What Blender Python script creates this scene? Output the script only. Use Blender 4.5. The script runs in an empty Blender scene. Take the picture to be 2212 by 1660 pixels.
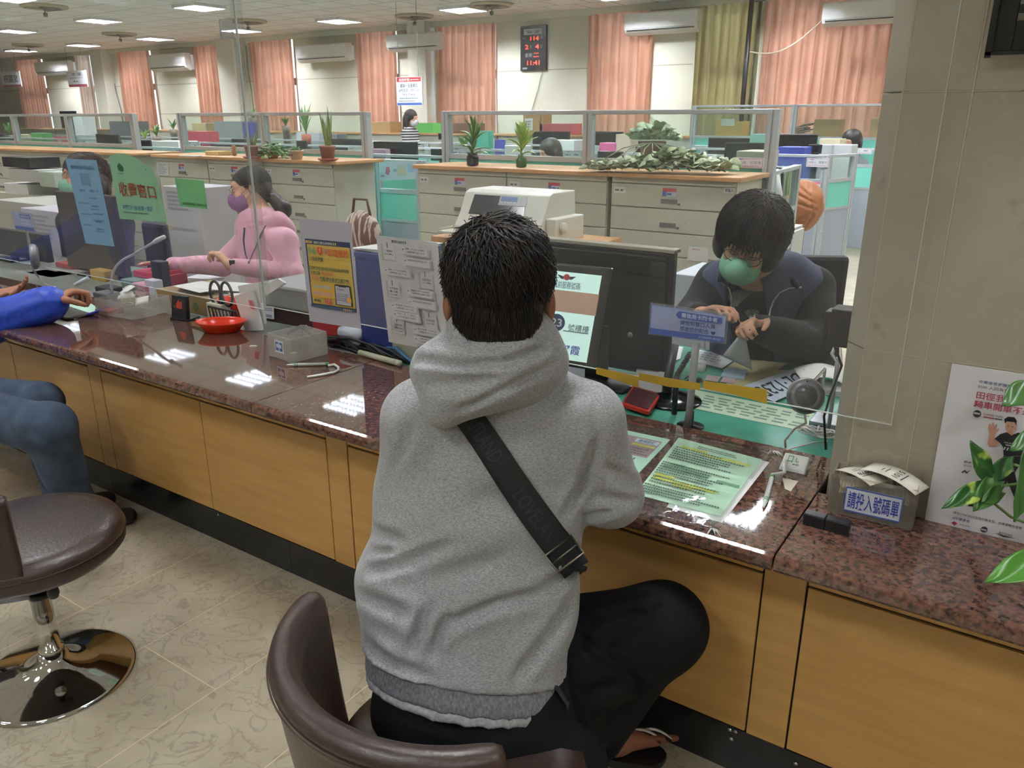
import bpy, math, random
import numpy as np
from mathutils import Vector, Matrix, Euler
random.seed(7); rng = np.random.default_rng(7)
SC = bpy.context.scene; COL = SC.collection
PI = math.pi
# ---------------------------------------------------------------- camera, world, sun, exposure
EYE = np.array([0.0, 0.0, 1.6]); FPX = 1700.0
YAW, PIT = math.radians(34.0), math.radians(18.6)
cam_d = bpy.data.cameras.new('camera'); cam = bpy.data.objects.new('camera', cam_d); COL.objects.link(cam)
cam_d.sensor_fit = 'HORIZONTAL'; cam_d.sensor_width = 36.0; cam_d.lens = 36.0 * FPX / 2212.0
cam_d.clip_start = 0.02; cam_d.clip_end = 200
cam.location = EYE; cam.rotation_euler = (math.radians(90) - PIT, 0, YAW)
SC.camera = cam
SC.view_settings.view_transform = 'Standard'; SC.view_settings.look = 'None'
SC.view_settings.gamma = 1.0; SC.view_settings.use_curve_mapping = False
SC.view_settings.exposure = 0.85
LIGHT_W = 285.0; HALL_W = 96.0      # troffer emission, office and counter hall
world = bpy.data.worlds.new('world'); SC.world = world; world.use_nodes = True
bg = world.node_tree.nodes['Background']; bg.inputs[0].default_value = (0.86, 0.93, 1.0, 1); bg.inputs[1].default_value = 1.3
sun_d = bpy.data.lights.new('sun', 'SUN'); sun_d.energy = 1.1; sun_d.angle = math.radians(0.9); sun_d.color = (1, .93, .84)
sun = bpy.data.objects.new('sun', sun_d); COL.objects.link(sun)
sun.rotation_euler = Vector((0.62, -0.70, -0.42)).to_track_quat('-Z', 'Y').to_euler()
SC.cycles.max_bounces = 10; SC.cycles.transparent_max_bounces = 24; SC.cycles.diffuse_bounces = 5
SC.cycles.glossy_bounces = 4; SC.cycles.sample_clamp_indirect = 6.0; SC.cycles.caustics_reflective = False; SC.cycles.caustics_refractive = False
SC.cycles.use_denoising = True

# ---------------------------------------------------------------- measuring helpers (camera constants above)
_cy, _sy, _cp, _sp = math.cos(YAW), math.sin(YAW), math.cos(PIT), math.sin(PIT)
CF = np.array([-_sy*_cp, _cy*_cp, -_sp]); CR = np.array([_cy, _sy, 0.0]); CU = np.cross(CR, CF)
def ray(x, y): return CF + CR*(x-1106)/FPX - CU*(y-830)/FPX
def at(x, y, d): return EYE + ray(x, y)*d                 # point seen at a pixel, at a depth in metres
def onZ(x, y, z): r = ray(x, y); return EYE + r*((z-EYE[2])/r[2])
def onY(x, y, v): r = ray(x, y); return EYE + r*(v/r[1])
def onX(x, y, v): r = ray(x, y); return EYE + r*(v/r[0])

# ---------------------------------------------------------------- materials
def lin(c):
    if isinstance(c, str): c = tuple(int(c[i:i+2], 16) for i in (0, 2, 4))
    return tuple((v/255/12.92 if v/255 <= .04045 else ((v/255+.055)/1.055)**2.4) for v in c) + (1,)
MATS = {}
def mat(name, col, rough=.5, metal=0, col2=None, nscale=8, ndetail=3, ramp=(.35, .65), stretch=(1, 1, 1), bump=0, bscale=60,
        spec=.5, emit=0, coat=0, sheen=0, trans=0, bstretch=(1, 1, 1)):
    if name in MATS: return MATS[name]
    m = bpy.data.materials.new(name); m.use_nodes = True; nt = m.node_tree; N, L = nt.nodes, nt.links
    b = N['Principled BSDF']; b.inputs['Base Color'].default_value = lin(col)
    b.inputs['Roughness'].default_value = rough; b.inputs['Metallic'].default_value = metal
    b.inputs['Specular IOR Level'].default_value = spec; b.inputs['Coat Weight'].default_value = coat
    b.inputs['Sheen Weight'].default_value = sheen
    if emit: b.inputs['Emission Color'].default_value = lin(col); b.inputs['Emission Strength'].default_value = emit
    tc = None
    if col2 is not None or bump:
        tc = N.new('ShaderNodeTexCoord')
    if col2 is not None:
        mp = N.new('ShaderNodeMapping'); mp.inputs['Scale'].default_value = stretch; L.new(tc.outputs['Object'], mp.inputs[0])
        n = N.new('ShaderNodeTexNoise'); n.inputs['Scale'].default_value = nscale; n.inputs['Detail'].default_value = ndetail
        L.new(mp.outputs[0], n.inputs[0])
        r = N.new('ShaderNodeValToRGB'); r.color_ramp.elements[0].position = ramp[0]; r.color_ramp.elements[1].position = ramp[1]
        r.color_ramp.elements[0].color = lin(col); r.color_ramp.elements[1].color = lin(col2)
        L.new(n.outputs[0], r.inputs[0]); L.new(r.outputs[0], b.inputs['Base Color'])
        if emit: L.new(r.outputs[0], b.inputs['Emission Color'])
    if bump:
        mp = N.new('ShaderNodeMapping'); mp.inputs['Scale'].default_value = bstretch; L.new(tc.outputs['Object'], mp.inputs[0])
        n = N.new('ShaderNodeTexNoise'); n.inputs['Scale'].default_value = bscale; n.inputs['Detail'].default_value = 4
        L.new(mp.outputs[0], n.inputs[0])
        bp = N.new('ShaderNodeBump'); bp.inputs['Strength'].default_value = bump; bp.inputs['Distance'].default_value = .01
        L.new(n.outputs[0], bp.inputs['Height']); L.new(bp.outputs[0], b.inputs['Normal'])
    if trans:
        out = N['Material Output']; t = N.new('ShaderNodeBsdfTranslucent'); mx = N.new('ShaderNodeMixShader')
        mx.inputs[0].default_value = trans
        if col2 is not None: L.new(r.outputs[0], t.inputs[0])
        else: t.inputs[0].default_value = lin(col)
        L.new(b.outputs[0], mx.inputs[1]); L.new(t.outputs[0], mx.inputs[2]); L.new(mx.outputs[0], out.inputs[0])
    MATS[name] = m; return m
def clear_mat(name, tint, haze=.03, rough=.02, ior=1.45, dust=0, gloss=1.0):
    """thin clear sheet: transparent, a fresnel gloss and a little milky haze"""
    if name in MATS: return MATS[name]
    m = bpy.data.materials.new(name); m.use_nodes = True; nt = m.node_tree; N, L = nt.nodes, nt.links
    N.remove(N['Principled BSDF']); out = N['Material Output']
    t = N.new('ShaderNodeBsdfTransparent'); t.inputs[0].default_value = lin(tint)
    d = N.new('ShaderNodeBsdfDiffuse'); d.inputs[0].default_value = (.8, .8, .8, 1)
    g = N.new('ShaderNodeBsdfGlossy'); g.inputs['Roughness'].default_value = rough
    fr = N.new('ShaderNodeFresnel'); fr.inputs[0].default_value = ior
    a = N.new('ShaderNodeMixShader'); a.inputs[0].default_value = haze
    L.new(t.outputs[0], a.inputs[1]); L.new(d.outputs[0], a.inputs[2])
    if dust:
        tc = N.new('ShaderNodeTexCoord'); n = N.new('ShaderNodeTexNoise'); n.inputs['Scale'].default_value = 220; n.inputs['Detail'].default_value = 1
        L.new(tc.outputs['Object'], n.inputs[0])
        mr = N.new('ShaderNodeMapRange'); mr.inputs[1].default_value = .74; mr.inputs[2].default_value = .8
        mr.inputs[3].default_value = haze; mr.inputs[4].default_value = dust
        L.new(n.outputs[0], mr.inputs[0]); L.new(mr.outputs[0], a.inputs[0])
    b = N.new('ShaderNodeMixShader'); ml = N.new('ShaderNodeMath'); ml.operation = 'MULTIPLY'; ml.inputs[1].default_value = gloss
    ge = N.new('ShaderNodeNewGeometry'); iv = N.new('ShaderNodeMath'); iv.operation = 'SUBTRACT'; iv.inputs[0].default_value = 1; L.new(ge.outputs['Backfacing'], iv.inputs[1]); mk = N.new('ShaderNodeMath'); mk.operation = 'MULTIPLY'; L.new(fr.outputs[0], mk.inputs[0]); L.new(iv.outputs[0], mk.inputs[1]); L.new(mk.outputs[0], ml.inputs[0]); L.new(ml.outputs[0], b.inputs[0]); L.new(a.outputs[0], b.inputs[1]); L.new(g.outputs[0], b.inputs[2])
    L.new(b.outputs[0], out.inputs[0]); MATS[name] = m; return m

# ---------------------------------------------------------------- things, tags, copies
def tag(o, label=None, cat=None, group=None, kind=None):
    if label: o['label'] = label
    if cat: o['category'] = cat
    if group: o['group'] = group
    if kind: o['kind'] = kind
    return o
def thing(name, label, cat, loc=(0, 0, 0), rz=0, group=None):
    o = bpy.data.objects.new(name, None); o.empty_display_size = .05; COL.objects.link(o)
    o.location = loc; o.rotation_euler = (0, 0, rz); return tag(o, label, cat, group)
def copy_tree(o, parent=None):
    c = o.copy(); COL.objects.link(c); c.parent = parent
    for ch in list(o.children): copy_tree(ch, c)
    return c
def dup(o, loc, rz=None, label=None, group=None, scale=None):
    c = copy_tree(o); c.location = loc
    if rz is not None: c.rotation_euler = (0, 0, rz)
    if scale: c.scale = (scale,)*3
    return tag(c, label, None, group)

class MB:
    def __init__(s): s.v = []; s.f = []; s.m = []; s.s = []; s.M = None
    def add(s, vs, fs, mi=0, smooth=False):
        n = len(s.v)
        if s.M is not None: vs = [tuple(s.M @ Vector(v)) for v in vs]
        s.v += [tuple(map(float, v)) for v in vs]
        for f in fs: s.f.append([n+i for i in f]); s.m.append(mi); s.s.append(smooth)
        return s
    def bx(s, x0, y0, z0, x1, y1, z1, mi=0):
        return s.add([(x0,y0,z0),(x1,y0,z0),(x1,y1,z0),(x0,y1,z0),(x0,y0,z1),(x1,y0,z1),(x1,y1,z1),(x0,y1,z1)],
                     [(0,3,2,1),(4,5,6,7),(0,1,5,4),(1,2,6,5),(2,3,7,6),(3,0,4,7)], mi)
    def box(s, c, d, rz=0, rx=0, ry=0, mi=0):
        R = Euler((rx, ry, rz)).to_matrix(); c = Vector(c)
        pts = [c + R @ Vector((sx*d[0]/2, sy*d[1]/2, sz*d[2]/2)) for sx, sy, sz in
               ((-1,-1,-1),(1,-1,-1),(1,1,-1),(-1,1,-1),(-1,-1,1),(1,-1,1),(1,1,1),(-1,1,1))]
        return s.add(pts, [(0,3,2,1),(4,5,6,7),(0,1,5,4),(1,2,6,5),(2,3,7,6),(3,0,4,7)], mi)
    def slab(s, q, t, mi=0):
        """quad q (4 points, counter-clockwise seen from the front) with thickness t behind it"""
        q = [Vector(p) for p in q]; n = (q[1]-q[0]).cross(q[2]-q[0]).normalized()
        b = [p - n*t for p in q]
        return s.add([*q, *b], [(0,1,2,3),(7,6,5,4),(1,0,4,5),(2,1,5,6),(3,2,6,7),(0,3,7,4)], mi)
    def tube(s, pts, r, n=8, mi=0, flat=1.0, cap=True):
        pts = [Vector(p) for p in pts]; m = len(pts)
        rs = [r]*m if not hasattr(r, '__len__') else list(r)
        vs = []; up = None
        for i, p in enumerate(pts):
            d = (pts[min(i+1, m-1)] - pts[max(i-1, 0)]).normalized()
            if up is None: up = Vector((0, 0, 1)) if abs(d.z) < .9 else Vector((1, 0, 0))
            a = d.cross(up).normalized(); up = a.cross(d).normalized()
            for k in range(n):
                t = 2*PI*k/n; vs.append(p + a*math.cos(t)*rs[i] + up*math.sin(t)*rs[i]*flat)
        fs = [(i*n+k, i*n+(k+1) % n, (i+1)*n+(k+1) % n, (i+1)*n+k) for i in range(m-1) for k in range(n)]
        if cap: fs += [tuple(range(n-1, -1, -1)), tuple(range((m-1)*n, m*n))]
        return s.add(vs, fs, mi, True)
    def lathe(s, c, prof, n=28, mi=0, R=None, smooth=True):
        c = Vector(c); vs = []
        for r, z in prof:
            for k in range(n):
                p = Vector((r*math.cos(2*PI*k/n), r*math.sin(2*PI*k/n), z)); vs.append(c + (R @ p if R else p))
        m = len(prof); fs = [(i*n+k, i*n+(k+1) % n, (i+1)*n+(k+1) % n, (i+1)*n+k) for i in range(m-1) for k in range(n)]
        if prof[0][0] > 1e-4: fs.append(tuple(range(n-1, -1, -1)))
        if prof[-1][0] > 1e-4: fs.append(tuple(range((m-1)*n, m*n)))
        return s.add(vs, fs, mi, smooth)
    def prism(s, poly, o, ux, uy, h, mi=0):
        o, ux, uy = Vector(o), Vector(ux).normalized(), Vector(uy).normalized(); nn = ux.cross(uy)
        a = [o + ux*p[0] + uy*p[1] for p in poly]; b = [p - nn*h for p in a]; n = len(poly)
        return s.add(a+b, [tuple(range(n)), tuple(range(2*n-1, n-1, -1))] + [(i, i+n, (i+1) % n+n, (i+1) % n) for i in range(n)], mi)
    def sheet(s, fn, nu, nv, mi=0, smooth=True, close=False):
        vs = [fn(i/(nu-1 if not close else nu), j/(nv-1)) for j in range(nv) for i in range(nu)]
        w = nu if close else nu-1
        return s.add(vs, [(j*nu+i, j*nu+(i+1) % nu, (j+1)*nu+(i+1) % nu, (j+1)*nu+i) for j in range(nv-1) for i in range(w)], mi, smooth)
    def build(s, name, mats, parent=None, world=False, bevel=0, solid=0, smooth=None, sub=0):
        me = bpy.data.meshes.new(name); vs = s.v
        if world and parent is not None:
            inv = parent.matrix_basis.inverted(); vs = [tuple(inv @ Vector(v)) for v in vs]
        me.from_pydata(vs, [], s.f)
        for m in (mats if isinstance(mats, (list, tuple)) else [mats]): me.materials.append(m)
        me.polygons.foreach_set('material_index', s.m)
        me.polygons.foreach_set('use_smooth', [bool(x) if smooth is None else smooth for x in s.s]); me.update()
        o = bpy.data.objects.new(name, me); COL.objects.link(o)
        if parent is not None: o.parent = parent
        if solid: d = o.modifiers.new('solid', 'SOLIDIFY'); d.thickness = solid; d.offset = 0
        if sub: d = o.modifiers.new('sub', 'SUBSURF'); d.levels = d.render_levels = sub
        if bevel: d = o.modifiers.new('bevel', 'BEVEL'); d.width = bevel; d.segments = 2; d.limit_method = 'ANGLE'; d.angle_limit = .6
        return o
def recenter(o):
    """move a top-level mesh's origin to the centre of its base"""
    me = o.data; co = np.empty(len(me.vertices)*3); me.vertices.foreach_get('co', co); co = co.reshape(-1, 3)
    c = (co.max(0)+co.min(0))/2; c[2] = co[:, 2].min(); co -= c; me.vertices.foreach_set('co', co.ravel()); me.update()
    o.location = Vector(c) + o.location; return o
def struct(name, mb, m, bevel=0):
    o = mb.build(name, m, bevel=bevel); o['kind'] = 'structure'; return o
def solo(name, mb, m, label, cat, group=None, **k):
    o = mb.build(name, m, **k); tag(o, label, cat, group); return recenter(o)

# ---------------------------------------------------------------- lettering
def glyphs(txt, bold=0.0):
    cu = bpy.data.curves.new('t', 'FONT'); cu.body = txt; cu.size = 1; cu.resolution_u = 2; cu.offset = min(bold, .014)
    o = bpy.data.objects.new('t', cu); COL.objects.link(o)
    me = bpy.data.meshes.new_from_object(o.evaluated_get(bpy.context.evaluated_depsgraph_get()))
    vs = np.array([v.co[:] for v in me.vertices]) if len(me.vertices) else np.zeros((0, 3)); fs = [tuple(p.vertices) for p in me.polygons]
    bpy.data.objects.remove(o); bpy.data.curves.remove(cu); bpy.data.meshes.remove(me)
    return vs, fs
def face_map(q, off=.0008):
    """bilinear map (u right, v DOWN, 0..1) over the quad TL, TR, BR, BL, lifted off its front"""
    q = [np.array(p, float) for p in q]; n = np.cross(q[3]-q[0], q[1]-q[0]); n /= np.linalg.norm(n)
    return lambda u, v, k=0: (q[0]*(1-u)+q[1]*u)*(1-v) + (q[3]*(1-u)+q[2]*u)*v + n*(off*(1+k))
def print_on(parent, fm, items, name='lettering', world=True):
    """items: ('t', text, u0, v0, u1, v1, colour[, bold]), ('r', u0, v0, u1, v1, colour), ('l', u0, v0, u1, v1, rows, colour, seed), ('p', [(u,v)..], colour)"""
    mb = MB(); cols = []
    def ci(c):
        if c not in cols: cols.append(c)
        return cols.index(c)
    for k, it in enumerate(items):
        z = .25*k + .0
        if it[0] == 't':
            _, txt, u0, v0, u1, v1, c = it[:7]
            vs, fs = glyphs(txt, it[7] if len(it) > 7 else 0)
            if not len(vs): continue
            lo, hi = vs.min(0), vs.max(0); w = np.maximum(hi-lo, 1e-6)
            pts = [fm(u0+(v[0]-lo[0])/w[0]*(u1-u0), v1-(v[1]-lo[1])/w[1]*(v1-v0), z) for v in vs]
            mb.add(pts, fs, ci(c))
        elif it[0] == 'r':
            _, u0, v0, u1, v1, c = it; mb.add([fm(u0, v1, z), fm(u1, v1, z), fm(u1, v0, z), fm(u0, v0, z)], [(0, 1, 2, 3)], ci(c))
        elif it[0] == 'p':
            mb.add([fm(u, v, z) for u, v in it[1]], [tuple(range(len(it[1])-1, -1, -1))], ci(it[2]))
        elif it[0] == 'l':
            _, u0, v0, u1, v1, rows, c, sd = it; r = random.Random(sd); h = (v1-v0)/rows
            for j in range(rows):
                u = u0; va = v0+h*j+h*.22; vb = v0+h*j+h*.74; e = u1 - (u1-u0)*r.random()*.35
                st = h*.75
                while u < e:
                    w = st*r.uniform(.5, 1.0); mb.add([fm(u, vb, z), fm(min(u+w, e), vb, z), fm(min(u+w, e), va, z), fm(u, va, z)], [(0, 1, 2, 3)], ci(c)); u += w+st*.3
    ms = [mat('ink_'+(c if isinstance(c, str) else '%02x%02x%02x' % c), c, .6) for c in cols]
    return mb.build(name, ms, parent, world=world)
def sheet_sign(name, label, cat, q, t, col, items, rough=.5, group=None, partname='sheet', off=.0008, m=None, letters='lettering'):
    """flat printed sheet: q = TL, TR, BR, BL in world space"""
    c = sum((Vector(p) for p in q), Vector())/4
    r = thing(name, label, cat, tuple(c), 0, group)
    mb = MB(); mb.slab([q[3], q[2], q[1], q[0]], t); mb.build(partname, m or mat('paper_'+str(col), col, rough), r, world=True)
    if items: print_on(r, face_map(q, off), items, letters)
    return r

# ---------------------------------------------------------------- organic surfaces (signed distance + surface nets)
def unit(v): v = np.array(v, float); return v/(np.linalg.norm(v)+1e-12)
def cap(a, b, ra, rb=None, k=.02, op='+'): return ('c', np.array(a, float), np.array(b, float), ra, ra if rb is None else rb, k, op)
def ell(c, rad, ax=None, k=.02, op='+'):
    A = np.eye(3) if ax is None else np.array([unit(a) for a in ax]); return ('o', np.array(c, float), np.array(rad, float), A, k, op)
def ecap(a, b, wa, wb, side, k=.03, op='+'): return ('w', np.array(a, float), np.array(b, float), wa, wb, unit(side), k, op)
def crease(a, b, w, dep): return ('f', np.array(a, float), np.array(b, float), w, dep)
def _prim(p, X, Y, Z):
    if p[0] == 'c' or p[0] == 'f' or p[0] == 'w':
        a, b = p[1], p[2]; ab = b-a; L2 = float(ab@ab)+1e-12
        px, py, pz = X-a[0], Y-a[1], Z-a[2]; t = np.clip((px*ab[0]+py*ab[1]+pz*ab[2])/L2, 0, 1)
        qx, qy, qz = px-t*ab[0], py-t*ab[1], pz-t*ab[2]
        if p[0] == 'w':
            ax = ab/math.sqrt(L2); s = p[5]-ax*(p[5]@ax); s = unit(s); n = np.cross(ax, s)
            w = p[3][0]*(1-t)+p[4][0]*t; d = p[3][1]*(1-t)+p[4][1]*t; m = np.minimum(w, d)
            x = qx*s[0]+qy*s[1]+qz*s[2]; y = qx*n[0]+qy*n[1]+qz*n[2]; z = qx*ax[0]+qy*ax[1]+qz*ax[2]
            return (np.sqrt((x/w)**2+(y/d)**2+(z/m)**2)-1)*m
        r = np.sqrt(qx*qx+qy*qy+qz*qz)
        return r if p[0] == 'f' else r-(p[3]*(1-t)+p[4]*t)
    c, rad, A = p[1], p[2], p[3]; px, py, pz = X-c[0], Y-c[1], Z-c[2]
    x = (px*A[0,0]+py*A[0,1]+pz*A[0,2])/rad[0]; y = (px*A[1,0]+py*A[1,1]+pz*A[1,2])/rad[1]; z = (px*A[2,0]+py*A[2,1]+pz*A[2,2])/rad[2]
    k0 = np.sqrt(x*x+y*y+z*z)+1e-9; k1 = np.sqrt((x/rad[0])**2+(y/rad[1])**2+(z/rad[2])**2)+1e-9
    return k0*(k0-1)/k1
def _bounds(p):
    if p[0] == 'o': r = max(p[2]); return p[1]-r, p[1]+r
    r = max(p[3], p[4]) if p[0] == 'c' else (p[3]*2.5 if p[0] == 'f' else max(*p[3], *p[4]))
    return np.minimum(p[1], p[2])-r, np.maximum(p[1], p[2])+r
def nets(prims, h, cut=None, wob=None):
    """smooth union of primitives -> vertices, quads. cut: list of (point, normal) half spaces removed on the normal side"""
    add = [p for p in prims if p[0] != 'f' and p[-1] == '+']
    lo = np.min([_bounds(p)[0] for p in add], 0)-3*h; hi = np.max([_bounds(p)[1] for p in add], 0)+3*h
    n = np.ceil((hi-lo)/h).astype(int)+1; ax = [lo[i]+h*np.arange(n[i]) for i in range(3)]
    F = np.full(n, 1.0, np.float32)
    for p in prims:
        a, b = _bounds(p); k = p[-2] if p[0] != 'f' else 0; mg = 2*k+4*h
        i0 = [max(0, int((a[i]-mg-lo[i])/h)) for i in range(3)]; i1 = [min(n[i], int((b[i]+mg-lo[i])/h)+2) for i in range(3)]
        if any(i1[i] <= i0[i] for i in range(3)): continue
        sl = tuple(slice(i0[i], i1[i]) for i in range(3))
        X, Y, Z = np.meshgrid(*[ax[i][sl[i]] for i in range(3)], indexing='ij', sparse=True)
        d = _prim(p, X, Y, Z); f = F[sl]
        if p[0] == 'f': F[sl] = f + p[4]*np.exp(-(d/p[3])**2)
        elif p[-1] == '+':
            hh = np.clip(.5+.5*(f-d)/k, 0, 1); F[sl] = f*(1-hh)+d*hh-k*hh*(1-hh)
        else:
            hh = np.clip(.5-.5*(f+d)/k, 0, 1); F[sl] = f*(1-hh)-d*hh+k*hh*(1-hh)
    if wob is not None:
        X, Y, Z = np.meshgrid(*ax, indexing='ij', sparse=True); F = F + wob(X, Y, Z)
    if cut:
        X, Y, Z = np.meshgrid(*ax, indexing='ij', sparse=True)
        for o, nn in cut: nn = unit(nn); F = np.maximum(F, (X-o[0])*nn[0]+(Y-o[1])*nn[1]+(Z-o[2])*nn[2])
    F[0] = F[-1] = 1; F[:, 0] = F[:, -1] = 1; F[:, :, 0] = F[:, :, -1] = 1
    S = F < 0; cn = [(i, j, k) for i in (0, 1) for j in (0, 1) for k in (0, 1)]; c = n-1
    cs = lambda A, o: A[o[0]:o[0]+c[0], o[1]:o[1]+c[1], o[2]:o[2]+c[2]]
    cnt = sum(cs(S, o).astype(np.int8) for o in cn); act = (cnt > 0) & (cnt < 8); idx = np.argwhere(act)
    ids = np.full(c, -1, np.int64); ids[act] = np.arange(len(idx))
    P = np.zeros((len(idx), 3)); K = np.zeros(len(idx)); I = idx.T
    for a in cn:
        for e in range(3):
            if a[e]: continue
            b = list(a); b[e] = 1
            fa = F[I[0]+a[0], I[1]+a[1], I[2]+a[2]].astype(float); fb = F[I[0]+b[0], I[1]+b[1], I[2]+b[2]].astype(float)
            m = (fa < 0) != (fb < 0); t = np.where(m, fa/np.where(m, fa-fb, 1), 0)
            for q in range(3): P[:, q] += np.where(m, a[q]+(t if q == e else 0), 0)
            K += m
    V = lo + (idx + P/K[:, None])*h
    Q = []
    for e in range(3):
        u, v = (e+1) % 3, (e+2) % 3; d = [0, 0, 0]; d[e] = 1
        A = S[:n[0]-d[0], :n[1]-d[1], :n[2]-d[2]]; B = S[d[0]:, d[1]:, d[2]:]
        for flip, M_ in ((0, A & ~B), (1, ~A & B)):
            E = np.argwhere(M_)
            if not len(E): continue
            def g(du, dv):
                G = E.copy(); G[:, u] -= du; G[:, v] -= dv; return ids[G[:, 0], G[:, 1], G[:, 2]]
            q = np.stack([g(1, 1), g(0, 1), g(0, 0), g(1, 0)], 1); Q.append(q[:, ::-1] if flip else q)
    return V, np.concatenate(Q)
def flesh(name, prims, h, m, parent, cut=None, wob=None, relax=2, post=None):
    V, Q = nets(prims, h, cut, wob)
    for _ in range(relax):
        A = np.zeros_like(V); C = np.zeros(len(V))
        for i in range(4):
            a, b = Q[:, i], Q[:, (i+1) % 4]; np.add.at(A, a, V[b]); np.add.at(C, a, 1)
        V = V*.5 + A/np.maximum(C, 1)[:, None]*.5
    if post is not None: V = post(V)
    off = np.array(parent.location) if parent is not None else 0
    me = bpy.data.meshes.new(name); me.from_pydata((V-off).tolist(), [], Q.tolist())
    me.materials.append(m); me.polygons.foreach_set('use_smooth', [True]*len(Q)); me.update()
    o = bpy.data.objects.new(name, me); COL.objects.link(o); o.parent = parent; return o
def waves(amp, sc, seed):
    r = np.random.default_rng(seed); D = [(unit(r.normal(size=3))*sc*r.uniform(.6, 1.8), r.uniform(0, 6.28)) for _ in range(7)]
    def f(X, Y, Z):
        s = 0
        for d, ph in D: s = s + np.sin(X*d[0]+Y*d[1]+Z*d[2]+ph)
        return amp*s/3
    return f

from mathutils.bvhtree import BVHTree
def creased(prims, lines, h, ridge=.45):
    """fold lines given in the photo, dropped onto the surface the primitives make: (x0, y0, x1, y1, width, depth)"""
    V, Q = nets(prims, h*1.6); tr = BVHTree.FromPolygons([Vector(v) for v in V], [list(map(int, q)) for q in Q]); out = []
    def ht(x, y):
        d = Vector(ray(x, y)); r = tr.ray_cast(Vector(EYE), d.normalized()); return np.array(r[0]) if r[0] else None
    for x0, y0, x1, y1, w, dep in lines:
        n = max(2, int(math.hypot(x1-x0, y1-y0)/35)+1); L_ = math.hypot(x1-x0, y1-y0); nx, ny = -(y1-y0)/L_, (x1-x0)/L_; pts = []
        for k in range(n+1): t = k/n; pts.append((x0+(x1-x0)*t, y0+(y1-y0)*t))
        for (a, b_) in zip(pts[:-1], pts[1:]):
            A, B = ht(*a), ht(*b_)
            if A is None or B is None or np.linalg.norm(A-B) > .25: continue
            dd = np.linalg.norm(A-EYE); off = w*1.7/dd*FPX; out.append(crease(A, B, w, dep))
            for sg in (1, -1):
                C_, D_ = ht(a[0]+nx*off*sg, a[1]+ny*off*sg), ht(b_[0]+nx*off*sg, b_[1]+ny*off*sg)
                if C_ is not None and D_ is not None and np.linalg.norm(C_-D_) < .25: out.append(crease(C_, D_, w*1.1, -dep*ridge))
    return out
# ================================================================ THE ROOM
ZC = 3.34; YW = 12.7; XL, XR, YB = -34.0, 4.0, -7.0
def px_wall(x, y): return onY(x, y, YW)
cream = mat('wall_cream', 'dddac8', .7, col2='d6d2bf', nscale=1.5)
m_ceil = bpy.data.materials.new('ceiling_tiles'); m_ceil.use_nodes = True
def _ceil():
    nt = m_ceil.node_tree; N, L = nt.nodes, nt.links; b = N['Principled BSDF']; b.inputs['Roughness'].default_value = .9
    tc = N.new('ShaderNodeTexCoord'); br = N.new('ShaderNodeTexBrick'); br.offset = .5
    br.inputs['Scale'].default_value = 1.0; br.inputs['Brick Width'].default_value = .6; br.inputs['Row Height'].default_value = .6
    br.inputs['Mortar Size'].default_value = .012; br.inputs['Mortar Smooth'].default_value = .6
    br.inputs['Color1'].default_value = lin('f7f6f2'); br.inputs['Color2'].default_value = lin('f0eee9'); br.inputs['Mortar'].default_value = lin('8f897c')
    L.new(tc.outputs['Object'], br.inputs[0])
    w = N.new('ShaderNodeTexNoise'); w.inputs['Scale'].default_value = 3.3; w.inputs['Detail'].default_value = 2; L.new(tc.outputs['Object'], w.inputs[0])
    L.new(br.outputs[0], b.inputs['Base Color'])
    bp = N.new('ShaderNodeBump'); bp.inputs['Strength'].default_value = .5; bp.inputs['Distance'].default_value = .05
    L.new(br.outputs['Fac'], bp.inputs['Height']); bp.invert = True; L.new(bp.outputs[0], b.inputs['Normal'])
_ceil()
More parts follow.
